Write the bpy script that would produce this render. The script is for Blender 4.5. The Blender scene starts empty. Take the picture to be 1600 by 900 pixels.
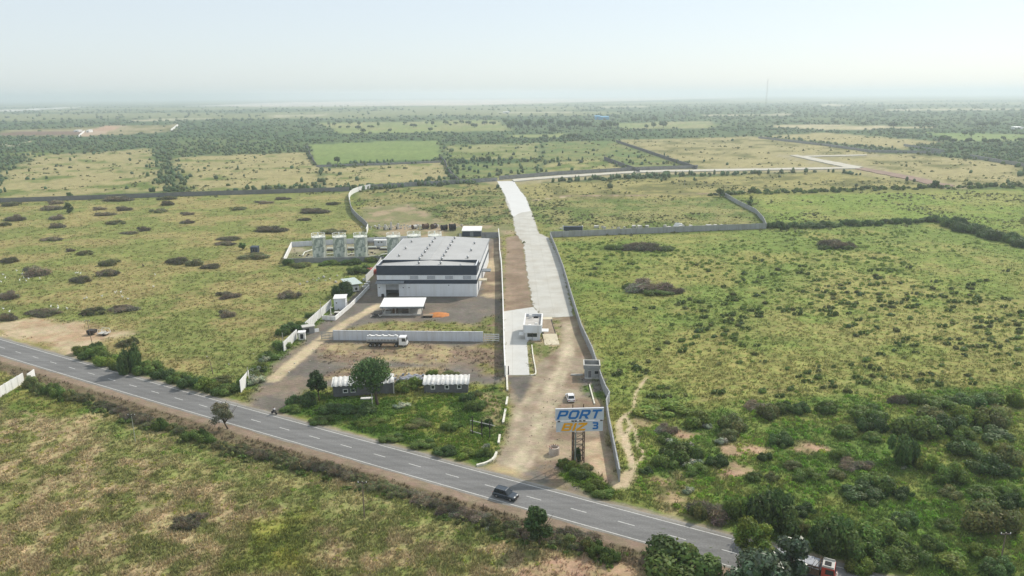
import bpy, bmesh, math, random
import numpy as np
from mathutils import Vector, Matrix

SC = bpy.context.scene
COL = SC.collection
R = math.radians
RNG = np.random.default_rng(7)
random.seed(7)

# ---------------------------------------------------------------- camera
FPX, CAMH = 1142.0, 70.0
PITCH, ROLL = math.atan(301.5 / FPX), math.atan(0.0068)
_r0 = np.array([1, 0, 0.]); _u0 = np.array([0, math.sin(PITCH), math.cos(PITCH)]); _f = np.array([0, math.cos(PITCH), -math.sin(PITCH)])
_r = math.cos(ROLL) * _r0 - math.sin(ROLL) * _u0
_u = math.sin(ROLL) * _r0 + math.cos(ROLL) * _u0

def at(px, py, z=0.0):
    """the point at height z that the photograph shows at (px, py): used to survey the site plan"""
    d = _f * FPX + _r * (px - 800) - _u * (py - 450)
    t = (z - CAMH) / d[2]
    return Vector((d[0] * t, d[1] * t, z))

def g_height(g, px, pyt):
    lo, hi = 0.0, 140.0
    for _ in range(40):
        m = (lo + hi) / 2
        v = np.array([g.x, g.y, m - CAMH]); yy = 450 - FPX * (v @ _u) / (v @ _f)
        if yy > pyt: lo = m
        else: hi = m
    return (lo + hi) / 2

def zat(px, pyb, pyt): return g_height(at(px, pyb), px, pyt)

def pxm(g):
    """photograph pixels per metre at a ground point"""
    v = np.array([g[0], g[1], -CAMH]); return FPX / (v @ _f)

cam = bpy.data.cameras.new('camera'); cob = bpy.data.objects.new('camera', cam); COL.objects.link(cob)
cam.sensor_width = 36; cam.lens = 36 * FPX / 1600; cam.clip_start = 0.5; cam.clip_end = 120000
M3 = Matrix(((_r[0], _u[0], -_f[0]), (_r[1], _u[1], -_f[1]), (_r[2], _u[2], -_f[2])))
cob.matrix_world = Matrix.Translation((0, 0, CAMH)) @ M3.to_4x4()
SC.camera = cob

# ---------------------------------------------------------------- light, sky, air
SUN_EL, SUN_AZ = R(42), R(48)          # azimuth from +Y towards +X
sun_dir = Vector((math.sin(SUN_AZ) * math.cos(SUN_EL), math.cos(SUN_AZ) * math.cos(SUN_EL), math.sin(SUN_EL)))
sl = bpy.data.lights.new('sun', 'SUN'); sl.energy = 3.6; sl.angle = R(0.6); sl.color = (1.0, 0.93, 0.82)
so = bpy.data.objects.new('sun', sl); COL.objects.link(so)
so.rotation_euler = (-sun_dir).to_track_quat('-Z', 'Y').to_euler(); so.location = (80, 80, 100)
W = bpy.data.worlds.new('World'); SC.world = W; W.use_nodes = True
wn = W.node_tree.nodes; wl = W.node_tree.links
sky = wn.new('ShaderNodeTexSky'); sky.sky_type = 'NISHITA'; sky.sun_disc = False
sky.sun_elevation = SUN_EL; sky.sun_rotation = SUN_AZ
sky.air_density = 0.9; sky.dust_density = 0.7; sky.ozone_density = 1.5; sky.altitude = 0
bg = wn['Background']; bg.inputs[1].default_value = 0.15
veil = wn.new('ShaderNodeMix'); veil.data_type = 'RGBA'; veil.inputs[0].default_value = .74     # thin milky overcast over the clear-sky model
veil.inputs[7].default_value = (4.75, 5.1, 5.3, 1); wl.new(sky.outputs[0], veil.inputs[6]); wl.new(veil.outputs[2], bg.inputs[0])
SC.view_settings.view_transform = 'Standard'; SC.view_settings.look = 'None'
SC.view_settings.exposure = 0.14; SC.view_settings.gamma = 1.0; SC.view_settings.use_curve_mapping = False
SC.cycles.use_denoising = True
SC.cycles.max_bounces = 5; SC.cycles.diffuse_bounces = 2; SC.cycles.glossy_bounces = 2
SC.cycles.transmission_bounces = 3; SC.cycles.volume_bounces = 2; SC.cycles.transparent_max_bounces = 6
SC.cycles.caustics_reflective = False; SC.cycles.caustics_refractive = False

# ---------------------------------------------------------------- noise
def _hash(ix, iy, s):
    h = (ix.astype(np.int64) * 374761393 + iy.astype(np.int64) * 668265263 + s * 974711) & 0xFFFFFFFF
    h = ((h ^ (h >> 13)) * 1274126177) & 0xFFFFFFFF
    return ((h ^ (h >> 16)) & 0xFFFF) / 65535.0
def vnoise(x, y, s=0):
    ix = np.floor(x); iy = np.floor(y); fx = x - ix; fy = y - iy
    fx = fx * fx * (3 - 2 * fx); fy = fy * fy * (3 - 2 * fy)
    a = _hash(ix, iy, s); b = _hash(ix + 1, iy, s); c = _hash(ix, iy + 1, s); d = _hash(ix + 1, iy + 1, s)
    return (a * (1 - fx) + b * fx) * (1 - fy) + (c * (1 - fx) + d * fx) * fy
def fbm(x, y, scale, s=0, oct=4):
    t = 0; a = .5; n = 0; x = x / scale; y = y / scale
    for k in range(oct):
        t = t + a * vnoise(x + 13.7 * k, y - 7.3 * k, s + k); n += a; a *= .55; x = x * 2.03; y = y * 2.03
    return t / n
def sstep(a, b, x):
    t = np.clip((x - a) / (b - a), 0, 1); return t * t * (3 - 2 * t)

def sdf_poly(X, Y, P):
    """signed distance to a polygon (negative inside)"""
    d = np.full(X.shape, 1e18); ins = np.zeros(X.shape, bool); n = len(P)
    for i in range(n):
        ax, ay = P[i]; bx, by = P[(i + 1) % n]
        ex, ey = bx - ax, by - ay; L = ex * ex + ey * ey + 1e-12
        t = np.clip(((X - ax) * ex + (Y - ay) * ey) / L, 0, 1)
        d = np.minimum(d, (X - ax - t * ex) ** 2 + (Y - ay - t * ey) ** 2)
        c = (ay > Y) != (by > Y)
        with np.errstate(divide='ignore', invalid='ignore'):
            xi = ax + (Y - ay) / (by - ay if by != ay else 1e-9) * ex
        ins ^= c & (X < xi)
    d = np.sqrt(d); return np.where(ins, -d, d)
def sdf_line(X, Y, P):
    d = np.full(X.shape, 1e18)
    for (ax, ay), (bx, by) in zip(P[:-1], P[1:]):
        ex, ey = bx - ax, by - ay; L = ex * ex + ey * ey + 1e-12
        t = np.clip(((X - ax) * ex + (Y - ay) * ey) / L, 0, 1)
        d = np.minimum(d, (X - ax - t * ex) ** 2 + (Y - ay - t * ey) ** 2)
    return np.sqrt(d)
def G2(pts): return [(lambda g: (g.x, g.y))(at(*p)) for p in pts]

# ---------------------------------------------------------------- materials
MATS = {}
def _new(name):
    m = bpy.data.materials.new(name); m.use_nodes = True; MATS[name] = m
    return m, m.node_tree.nodes, m.node_tree.links, m.node_tree.nodes['Principled BSDF']
def mat(name, col, rough=.7, metal=0., var=.15, scale=1.2, bump=0., bscale=8., dirt=None, dirtamt=.35, dscale=.5, spec=.3, coat=0., streak=0., ribs=0., joints=0.):
    """a paint / concrete / metal surface with blotchy tone, dirt and grain"""
    m, n, l, b = _new(name)
    tc = n.new('ShaderNodeTexCoord')
    nz = n.new('ShaderNodeTexNoise'); nz.inputs['Scale'].default_value = scale; nz.inputs['Detail'].default_value = 6
    l.new(tc.outputs['Object'], nz.inputs['Vector'])
    mr = n.new('ShaderNodeMapRange'); mr.inputs[1].default_value = .3; mr.inputs[2].default_value = .7
    mr.inputs[3].default_value = 1 - var; mr.inputs[4].default_value = 1 + var
    l.new(nz.outputs['Fac'], mr.inputs[0])
    mx = n.new('ShaderNodeVectorMath'); mx.operation = 'SCALE'; mx.inputs[0].default_value = col
    l.new(mr.outputs[0], mx.inputs['Scale'])
    out = mx.outputs[0]
    if dirt:
        n2 = n.new('ShaderNodeTexNoise'); n2.inputs['Scale'].default_value = dscale; n2.inputs['Detail'].default_value = 8
        n2.inputs['Roughness'].default_value = .65
        if streak:
            sm = n.new('ShaderNodeMapping'); sm.inputs['Scale'].default_value = (streak, streak, streak * .07); l.new(tc.outputs['Object'], sm.inputs[0]); l.new(sm.outputs[0], n2.inputs['Vector'])
        else: l.new(tc.outputs['Object'], n2.inputs['Vector'])
        m2 = n.new('ShaderNodeMapRange'); m2.inputs[1].default_value = .45; m2.inputs[2].default_value = .68; m2.inputs[4].default_value = dirtamt
        l.new(n2.outputs['Fac'], m2.inputs[0])
        mm = n.new('ShaderNodeMix'); mm.data_type = 'RGBA'; mm.inputs[7].default_value = (*dirt, 1)
        l.new(m2.outputs[0], mm.inputs[0]); l.new(out, mm.inputs[6]); out = mm.outputs[2]
    if joints:                                                       # cast slab joints
        gp = n.new('ShaderNodeNewGeometry'); bk = n.new('ShaderNodeTexBrick'); bk.offset = 0; bk.inputs['Scale'].default_value = 1; bk.inputs['Brick Width'].default_value = joints; bk.inputs['Row Height'].default_value = joints * 1.1
        bk.inputs['Mortar Size'].default_value = .07; bk.inputs['Color1'].default_value = (1, 1, 1, 1); bk.inputs['Color2'].default_value = (.93, .93, .92, 1); bk.inputs['Mortar'].default_value = (.66, .63, .58, 1)
        l.new(gp.outputs['Position'], bk.inputs['Vector']); jm = n.new('ShaderNodeMix'); jm.data_type = 'RGBA'; jm.blend_type = 'MULTIPLY'; jm.inputs[0].default_value = .45; l.new(out, jm.inputs[6]); l.new(bk.outputs['Color'], jm.inputs[7]); out = jm.outputs[2]
    l.new(out, b.inputs['Base Color'])
    if ribs:
        wv = n.new('ShaderNodeTexWave'); wv.wave_type = 'BANDS'; wv.bands_direction = 'X'; wv.inputs['Scale'].default_value = ribs; l.new(tc.outputs['Object'], wv.inputs['Vector'])
        rb_ = n.new('ShaderNodeBump'); rb_.inputs['Strength'].default_value = .4; rb_.inputs['Distance'].default_value = .05; l.new(wv.outputs['Fac'], rb_.inputs['Height']); l.new(rb_.outputs[0], b.inputs['Normal'])
    b.inputs['Roughness'].default_value = rough; b.inputs['Metallic'].default_value = metal
    b.inputs['Specular IOR Level'].default_value = spec; b.inputs['Coat Weight'].default_value = coat
    if bump:
        nb = n.new('ShaderNodeTexNoise'); nb.inputs['Scale'].default_value = bscale; nb.inputs['Detail'].default_value = 4
        l.new(tc.outputs['Object'], nb.inputs['Vector'])
        bp = n.new('ShaderNodeBump'); bp.inputs['Strength'].default_value = bump; bp.inputs['Distance'].default_value = .05
        l.new(nb.outputs['Fac'], bp.inputs['Height']); l.new(bp.outputs[0], b.inputs['Normal'])
    return m
def leafmat(name, base, trans=.3, rough=.55, spec=.25, hue=.25):
    """foliage: per-leaf and per-plant tone, light passing through the leaves"""
    m, n, l, b = _new(name)
    a = n.new('ShaderNodeAttribute'); a.attribute_name = 'tone'
    oi = n.new('ShaderNodeObjectInfo')
    mr = n.new('ShaderNodeMapRange'); mr.inputs[3].default_value = .72; mr.inputs[4].default_value = 1.28
    l.new(oi.outputs['Random'], mr.inputs[0])
    v = n.new('ShaderNodeVectorMath'); v.operation = 'MULTIPLY'; v.inputs[0].default_value = base
    l.new(a.outputs['Color'], v.inputs[1])
    s = n.new('ShaderNodeVectorMath'); s.operation = 'SCALE'; l.new(v.outputs[0], s.inputs[0]); l.new(mr.outputs[0], s.inputs['Scale'])
    l.new(s.outputs[0], b.inputs['Base Color']); b.inputs['Roughness'].default_value = rough
    b.inputs['Specular IOR Level'].default_value = spec
    if trans:
        t = n.new('ShaderNodeBsdfTranslucent'); l.new(s.outputs[0], t.inputs[0])
        mx = n.new('ShaderNodeMixShader'); mx.inputs[0].default_value = trans
        l.new(b.outputs[0], mx.inputs[1]); l.new(t.outputs[0], mx.inputs[2]); l.new(mx.outputs[0], n['Material Output'].inputs[0])
    return m

# ---------------------------------------------------------------- mesh helpers
def np_mesh(name, V, F, tone=None, smooth=False, alpha=None):
    """mesh from numpy: V (n,3), F (m,k); tone (n,3) per-point colour attribute"""
    V = np.asarray(V, np.float32); F = np.asarray(F, np.int32); k = F.shape[1]
    me = bpy.data.meshes.new(name)
    me.vertices.add(len(V)); me.vertices.foreach_set('co', V.ravel())
    me.loops.add(F.size); me.loops.foreach_set('vertex_index', F.ravel())
    me.polygons.add(len(F)); me.polygons.foreach_set('loop_start', np.arange(0, F.size, k, dtype=np.int32))
    if smooth: me.polygons.foreach_set('use_smooth', np.ones(len(F), bool))
    if tone is not None:
        at_ = me.attributes.new('tone', 'FLOAT_COLOR', 'POINT')
        at_.data.foreach_set('color', np.c_[tone, np.ones(len(V)) if alpha is None else alpha].astype(np.float32).ravel())
    me.update(calc_edges=True)
    return me

class MB:
    def __init__(s): s.v = []; s.f = []; s.m = []
    def poly(s, pts, m=0):
        i = len(s.v); s.v += [tuple(p) for p in pts]; s.f.append(tuple(range(i, i + len(pts)))); s.m.append(m); return s
    def box(s, x0, x1, y0, y1, z0, z1, m=0):
        return s.hexa([(x0, y0, z0), (x1, y0, z0), (x1, y1, z0), (x0, y1, z0)], [(x0, y0, z1), (x1, y0, z1), (x1, y1, z1), (x0, y1, z1)], m)
    def hexa(s, b, t, m=0):
        i = len(s.v); s.v += [tuple(p) for p in b] + [tuple(p) for p in t]
        n = len(b)
        s.f.append(tuple(i + k for k in range(n - 1, -1, -1))); s.f.append(tuple(i + n + k for k in range(n)))
        for k in range(n): s.f.append((i + k, i + (k + 1) % n, i + n + (k + 1) % n, i + n + k))
        s.m += [m] * (n + 2); return s
    def prism(s, P, z0, z1, m=0):
        return s.hexa([(p[0], p[1], z0) for p in P], [(p[0], p[1], z1) for p in P], m)
    def sideprism(s, P, y0, y1, m=0):          # profile in xz, extruded along y
        return s.hexa([(p[0], y1, p[1]) for p in P], [(p[0], y0, p[1]) for p in P], m)
    def tube(s, pts, r, n=8, m=0, cap=True):
        pts = [Vector(p) for p in pts]; rs = r if isinstance(r, (list, tuple)) else [r] * len(pts)
        rings = []
        for k, p in enumerate(pts):
            d = (pts[min(k + 1, len(pts) - 1)] - pts[max(k - 1, 0)]).normalized()
            a = d.orthogonal().normalized() if abs(d.z) < .99 else Vector((1, 0, 0)); 
            if abs(d.z) < .99: a = d.cross(Vector((0, 0, 1))).normalized()
            b = d.cross(a).normalized(); i = len(s.v)
            s.v += [tuple(p + (a * math.cos(t) + b * math.sin(t)) * rs[k]) for t in [2 * math.pi * q / n for q in range(n)]]
            rings.append(i)
        for i, j in zip(rings[:-1], rings[1:]):
            for q in range(n): s.f.append((i + q, i + (q + 1) % n, j + (q + 1) % n, j + q)); s.m.append(m)
        if cap:
            s.f.append(tuple(rings[0] + q for q in range(n - 1, -1, -1))); s.f.append(tuple(rings[-1] + q for q in range(n))); s.m += [m, m]
        return s
    def lathe(s, prof, n=24, cx=0, cy=0, m=0):
        i0 = len(s.v)
        for r_, z in prof: s.v += [(cx + r_ * math.cos(2 * math.pi * q / n), cy + r_ * math.sin(2 * math.pi * q / n), z) for q in range(n)]
        for k in range(len(prof) - 1):
            for q in range(n):
                a = i0 + k * n; s.f.append((a + q, a + (q + 1) % n, a + n + (q + 1) % n, a + n + q)); s.m.append(m)
        return s
    def build(s, name, mats, parent=None, world=False, smooth=False, bevel=0):
        me = bpy.data.meshes.new(name); V = s.v
        if world and parent is not None:
            inv = parent.matrix_basis.inverted(); V = [tuple(inv @ Vector(p)) for p in V]
        elif world:
            c = np.array(V); o = Vector((float(c[:, 0].mean()), float(c[:, 1].mean()), float(c[:, 2].min()))); V = [tuple(Vector(p) - o) for p in V]
        me.from_pydata(V, [], s.f); mats = mats if isinstance(mats, (list, tuple)) else [mats]
        for q in mats: me.materials.append(q)
        if len(mats) > 1: me.polygons.foreach_set('material_index', s.m)
        if smooth: me.polygons.foreach_set('use_smooth', [True] * len(me.polygons))
        me.update()
        bm = bmesh.new(); bm.from_mesh(me); bmesh.ops.recalc_face_normals(bm, faces=bm.faces); bm.to_mesh(me); bm.free()
        ob = bpy.data.objects.new(name, me); COL.objects.link(ob)
        if parent is not None: ob.parent = parent
        elif world: ob.location = o
        if bevel:
            md = ob.modifiers.new('bevel', 'BEVEL'); md.width = bevel; md.segments = 2; md.limit_method = 'ANGLE'
        return ob

def tag(o, label=None, cat=None, group=None, kind=None):
    if label: o['label'] = label
    if cat: o['category'] = cat
    if group: o['group'] = group
    if kind: o['kind'] = kind
    return o
def thing(name, label, cat, loc=(0, 0, 0), rz=0., group=None):
    o = bpy.data.objects.new(name, None); COL.objects.link(o); o.empty_display_size = .5
    o.location = loc; o.rotation_euler = (0, 0, rz); o.matrix_basis = Matrix.Translation(Vector(loc)) @ Matrix.Rotation(rz, 4, 'Z')
    return tag(o, label, cat, group)
def link_mesh(name, me, parent=None, m=None, loc=(0, 0, 0), rz=0, sc=None):
    o = bpy.data.objects.new(name, me); COL.objects.link(o); o.location = loc; o.rotation_euler = (0, 0, rz)
    if sc is not None: o.scale = sc if hasattr(sc, '__len__') else (sc, sc, sc)
    if m is not None and not me.materials: me.materials.append(m)
    if parent is not None: o.parent = parent
    return o
KIDS = {}
def copy_tree(o, parent=None, kids=None):
    c = o.copy(); COL.objects.link(c)
    if parent is not None: c.parent = parent; c.matrix_parent_inverse = o.matrix_parent_inverse
    for ch in (kids if kids is not None else list(o.children)): copy_tree(ch, c)
    return c
ORD = ('zeroth first second third fourth fifth sixth seventh eighth ninth tenth eleventh twelfth thirteenth fourteenth fifteenth '
       'sixteenth seventeenth eighteenth nineteenth').split()
TENS = {20: 'twent', 30: 'thirt', 40: 'fort', 50: 'fift', 60: 'sixt', 70: 'sevent', 80: 'eight', 90: 'ninet'}
def ordinal(n):
    if n < 20: return ORD[n]
    t, u = n // 10 * 10, n % 10
    return TENS[t] + 'ieth' if u == 0 else TENS[t] + 'y-' + ORD[u]
def structure(o): return tag(o, kind='structure')
# ================================================================ GROUND
GR = (.125, .165, .045); YG = (.235, .235, .070); ST = (.325, .285, .145); OL = (.15, .15, .058); SO = (.40, .285, .185)
BR = (.235, .175, .125); GV = (.165, .148, .130); SA = (.47, .38, .255); LU = (.085, .135, .032); WD = (.050, .085, .036)
PINK = (.42, .285, .20); DGV = (.125, .115, .105)
# the highway, surveyed from its two white edge lines
def road_c(x): return 1.037e-4 * x * x - .5379 * x + 119.2
def road_n(x):
    s = 2.074e-4 * x - .5379; k = math.hypot(1, s); return (-s / k, 1 / k)
RX = [x for x in range(-480, 301, 5)]
ROADLINE = [(x, road_c(x)) for x in RX]
def road_off(x, d):
    n = road_n(x); return (x + n[0] * d, road_c(x) + n[1] * d)
def road_sd(X, Y):
    """signed distance from the highway centre line (positive beyond it)"""
    Xc = X.copy()
    for _ in range(3):
        s = 2.074e-4 * Xc - .5379; f = Y - road_c(Xc); Xc = Xc + f * s / (1 + s * s) + (X - Xc) * 1 / (1 + s * s)
    s = 2.074e-4 * Xc - .5379
    return (Y - road_c(Xc)) / np.sqrt(1 + s * s) + (X - Xc) * -s / np.sqrt(1 + s * s)

LAYERS = []
def L(px, A, B, sc=14, bias=0., fe=2.5, en=4., veg=1., wood=0., streak=0.):
    LAYERS.append(('p', G2(px), A, B, sc, bias, fe, en, veg, wood))
def T(px, A, B, w, fe=.8, en=.8, veg=0., sc=4, bias=0.):
    LAYERS.append(('l', G2(px), A, B, sc, bias, fe, en, veg, 0., w))
# far mosaic of fields, woods between them
L([(0, 270), (60, 245), (235, 232), (262, 298), (150, 305), (0, 312)], GR, ST, 26, .12, 10, 14, .5, .04)
L([(268, 246), (480, 238), (492, 258), (506, 262), (500, 292), (292, 299)], ST, GR, 24, -.16, 8, 8, .5, .03)
L([(500, 264), (690, 253), (708, 282), (600, 291), (505, 293)], ST, GR, 18, -.14, 8, 8, .5, .02)
L([(482, 226), (600, 221), (684, 220), (690, 249), (600, 252), (493, 258)], (.19, .245, .085), (.165, .225, .075), 40, 0, 4, 3, .6, 0)
L([(695, 227), (845, 224), (840, 249), (700, 250)], (.26, .26, .12), GR, 24, -.05, 8, 8, .5, .12)
L([(962, 219), (1180, 213), (1385, 241), (1335, 262), (1092, 264)], ST, OL, 30, -.10, 9, 8, .5, .02)
L([(1190, 213), (1290, 207), (1470, 222), (1410, 233)], ST, (.33, .29, .15), 30, -.1, 9, 8, .5, .04)
L([(1290, 268), (1236, 243), (1420, 240), (1600, 258), (1600, 290), (1480, 290)], ST, OL, 26, -.10, 9, 8, .5, .02)
L([(800, 288), (1290, 268), (1480, 291), (1180, 299), (1110, 309), (825, 314)], (.29, .26, .11), OL, 18, -.05, 6, 6, .7, .02)
L([(1178, 306), (1600, 296), (1600, 366), (1480, 342), (1205, 347)], (.19, .25, .06), (.25, .26, .085), 30, 0, 5, 5, 1, .02)
L([(826, 314), (1110, 309), (1178, 330), (1195, 357), (860, 371), (838, 345)], (.13, .17, .05), (.25, .24, .10), 14, 0, 4, 4, 1, .12)
L([(560, 303), (580, 296), (776, 285), (803, 330), (806, 360), (590, 350)], (.12, .155, .05), (.25, .225, .10), 12, .02, 4, 4, 1, .12)
L([(850, 256), (935, 248), (990, 268), (838, 276)], (.31, .28, .13), GR, 18, -.05, 6, 6, .5, .08)
L([(490, 192), (780, 188), (800, 205), (540, 208)], (.20, .24, .09), (.26, .26, .12), 50, 0, 12, 10, .4, .06)
L([(520, 205), (675, 201), (678, 206), (540, 209)], (.22, .27, .10), (.22, .26, .10), 50, 0, 10, 10, .4, .0)
L([(795, 211), (880, 209), (884, 214), (800, 215)], (.24, .27, .11), (.24, .27, .11), 50, 0, 10, 8, .4, .0)
L([(955, 193), (1110, 189), (1120, 199), (975, 203)], (.20, .24, .10), (.27, .27, .14), 50, 0, 12, 10, .4, .03)
L([(1190, 197), (1270, 194), (1460, 199), (1300, 204)], (.42, .37, .24), (.33, .31, .18), 50, -.1, 14, 10, .4, .02)
L([(1440, 207), (1600, 210), (1600, 221), (1500, 220)], (.17, .24, .08), (.21, .26, .10), 50, 0, 10, 10, .4, .0)
L([(0, 204), (170, 197), (280, 194), (272, 206), (160, 212), (0, 213)], (.31, .27, .16), OL, 60, -.05, 14, 10, .4, .06)
L([(0, 207), (120, 204), (160, 206), (130, 212), (0, 212)], (.19, .13, .10), (.20, .14, .11), 60, 0, 6, 6, .1, 0)
L([(130, 207), (165, 197), (190, 197), (160, 210), (125, 214)], (.42, .28, .20), (.42, .32, .24), 60, 0, 6, 6, .1, 0)
L([(0, 241), (40, 238), (160, 241), (60, 246)], ST, GR, 30, 0, 12, 10, .4, .2)
for a in ([(200, 187), (330, 184), (332, 187), (200, 190)], [(430, 180), (510, 178), (510, 182), (430, 183)], [(780, 176), (900, 174), (900, 176), (780, 178)],
          [(940, 167), (1010, 166), (1010, 168), (940, 169)], [(1280, 163), (1330, 163), (1330, 165), (1280, 165)], [(1100, 180), (1230, 177), (1230, 180), (1100, 182)], [(1380, 172), (1600, 169), (1600, 171), (1380, 174)]):
    L(a, (.42, .38, .27), (.34, .33, .22), 90, 0, 25, 20, .2, 0)
L([(850, 222), (963, 221), (1088, 264), (992, 268), (945, 249), (850, 252)], (.125, .175, .06), (.20, .21, .085), 22, 0, 6, 6, .8, .12)
L([(702, 257), (850, 253), (840, 276), (720, 284)], (.125, .175, .06), (.20, .21, .085), 22, 0, 6, 6, .8, .14)
L([(270, 214), (478, 222), (482, 236), (268, 244)], (.085, .13, .052), (.115, .15, .06), 40, 0, 10, 8, .5, .7)
# pale salt flats and shore near the horizon
L([(280, 166.5), (420, 160.5), (620, 156.5), (900, 154), (1150, 151), (1160, 152.6), (900, 160), (700, 165.5), (420, 166.5)], (.62, .52, .45), (.50, .46, .42), 500, 0, 120, 60, 0, 0)
L([(0, 172), (120, 167), (133, 165.5), (120, 168.5), (0, 175)], (.60, .58, .55), (.55, .53, .5), 300, 0, 40, 20, 0, 0)
# big pastures
L([(-60, 320), (0, 315), (545, 300), (548, 330), (578, 362), (456, 376), (444, 411), (592, 420), (445, 547), (375, 610), (0, 512), (-60, 490)], (.195, .215, .072), (.29, .25, .11), 18, -.02, 3, 3, 1, 0)
L([(862, 375), (1195, 360), (1480, 350), (1620, 388), (1700, 420), (1700, 605), (1000, 642), (950, 620), (925, 545)], (.170, .222, .060), (.265, .260, .090), 26, -.04, 3, 3, 1, 0)
L([(1280, 400), (1440, 372), (1600, 410), (1620, 520), (1400, 560), (1180, 520)], (.285, .275, .10), (.195, .24, .066), 16, -.02, 14, 8, 1, 0)
L([(870, 380), (1000, 372), (1010, 560), (960, 640), (935, 580)], (.155, .21, .052), (.21, .23, .065), 14, 0, 10, 5, 1, 0)
L([(-80, 600), (0, 590), (120, 600), (420, 690), (830, 800), (1100, 870), (1100, 960), (-80, 960)], (.215, .22, .082), (.38, .305, .175), 3.2, .0, 2, 2, 1, 0)
L([(150, 640), (300, 690), (560, 770), (760, 830), (700, 860), (400, 770), (180, 690)], (.18, .215, .066), (.29, .27, .12), 4, 0, 4, 3, 1, 0)
L([(0, 590), (60, 592), (180, 640), (100, 650), (0, 640)], (.13, .175, .042), (.22, .22, .07), 6, 0, 2, 2, 1, 0)
L([(380, 820), (480, 800), (500, 900), (340, 900)], (.23, .235, .058), (.16, .18, .05), 5, 0, 3, 2, 1, 0)
L([(985, 645), (1150, 625), (1600, 600), (1720, 600), (1720, 940), (1330, 900), (1050, 812), (985, 760)], (.115, .175, .042), (.205, .230, .068), 8, 0, 3, 3, 1, 0)
L([(90, 545), (190, 560), (380, 606), (360, 622), (200, 585), (120, 560)], LU, GR, 5, 0, 2, 2, 1, 0)
L([(375, 600), (470, 510), (545, 450), (560, 460), (470, 540), (400, 615)], LU, GR, 5, 0, 2.5, 2, 1, 0)
# bare soils, yards
L([(-20, 502), (60, 500), (128, 506), (160, 512), (215, 522), (165, 532), (118, 557), (60, 540), (0, 520), (-20, 515)], SO, SA, 6, 0, 3, 3, .1, 0)
L([(555, 325), (640, 318), (690, 345), (725, 352), (800, 352), (812, 366), (785, 372), (620, 378), (578, 356)], (.34, .265, .175), (.20, .20, .095), 10, 0, 4, 4, .15, 0)
L([(455, 378), (620, 370), (640, 403), (446, 405)], (.30, .27, .19), (.17, .18, .09), 6, 0, 1, 1, .3, 0)
L([(585, 430), (625, 380), (784, 372), (786, 530), (500, 532), (470, 530), (520, 490)], GV, (.20, .165, .135), 9, .0, 1.5, 1, .1, 0)
L([(752, 462), (766, 390), (780, 372), (783, 470)], BR, SA, 8, -.05, 1, 1, .15, 0)
L([(595, 503), (700, 503), (760, 512), (776, 522), (530, 522), (560, 508)], (.19, .20, .065), (.27, .24, .11), 5, 0, 2, 2, .9, 0)
L([(750, 500), (778, 490), (780, 522), (745, 522)], (.17, .18, .065), BR, 4, 0, 2, 2, .7, 0)
L([(375, 640), (440, 560), (490, 520), (560, 528), (786, 532), (790, 600), (740, 600), (480, 606), (448, 640), (425, 652)], GV, (.225, .182, .142), 8, -.03, 2, 1.5, .12, 0)
L([(498, 538), (600, 536), (760, 542), (775, 560), (690, 566), (500, 566)], (.36, .29, .17), BR, 5, -.02, 3, 2.5, .5, 0)
L([(510, 583), (560, 575), (690, 572), (700, 585), (500, 592)], (.36, .29, .17), BR, 5, 0, 2, 2, .5, 0)
L([(740, 540), (785, 532), (788, 590), (750, 585)], (.20, .19, .07), BR, 4, 0, 2, 2, .6, 0)
T([(428, 593), (448, 575), (480, 548), (508, 526), (540, 505), (590, 478)], (.50, .41, .28), (.44, .36, .24), 1.9, .7, .7)
L([(790, 370), (810, 368), (818, 382), (822, 410), (834, 480), (786, 488)], BR, (.29, .22, .165), 5, 0, 1, 1, .02, 0)
L([(790, 588), (830, 586), (850, 545), (858, 497), (900, 492), (930, 556), (945, 640), (968, 752), (935, 778), (870, 762), (770, 742), (760, 735), (782, 690), (797, 645)], (.315, .26, .195), BR, 6, -.02, 1.5, 1.5, .0, 0)
L([(791, 588), (828, 587), (827, 602), (815, 628), (800, 610)], DGV, GV, 4, 0, 1, 1, 0, 0)
L([(850, 500), (876, 500), (880, 540), (850, 560), (832, 575), (822, 540)], (.33, .27, .17), (.16, .18, .06), 3, -.02, 1, 1, .4, 0)
L([(880, 498), (905, 500), (925, 556), (900, 560), (880, 530)], BR, (.29, .24, .17), 4, 0, 1.5, 1, 0, 0)
T([(800, 735), (830, 690), (845, 650), (860, 610), (878, 570), (888, 540), (888, 505)], (.50, .425, .31), (.40, .335, .24), 1.5, 1.6, .9)
T([(818, 738), (842, 700), (856, 660), (870, 620), (884, 580), (893, 545)], (.46, .39, .285), (.36, .30, .22), .7, .8, .5)
T([(800, 700), (806, 660), (815, 635), (840, 600)], (.44, .37, .27), (.34, .28, .2), .8, 1.2, .6)
T([(775, 733), (800, 742)], (.50, .35, .16), (.46, .36, .2), 1.2, 2.0, .6)
L([(820, 745), (850, 715), (880, 728), (905, 765), (850, 760)], GV, BR, 4, .0, 2, 1.5, .05, 0)
L([(840, 690), (895, 690), (895, 715), (840, 718)], (.40, .32, .23), (.36, .29, .2), 3, 0, 1.5, 1, .05, 0)
L([(908, 690), (935, 685), (962, 748), (925, 742)], PINK, SA, 4, 0, 1, 1, .08, 0)
L([(905, 592), (945, 592), (948, 625), (912, 620)], GV, LU, 3, .02, 1, 1, .4, 0)
L([(440, 648), (490, 612), (600, 625), (735, 612), (785, 600), (795, 645), (776, 712), (748, 728), (600, 688)], (.085, .14, .030), (.19, .215, .055), 6, 0, 1.5, 1.5, 1, 0)
L([(745, 620), (785, 610), (792, 660), (770, 680), (755, 650)], (.31, .26, .14), GR, 3, 0, 1.5, 1.5, .6, 0)
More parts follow.
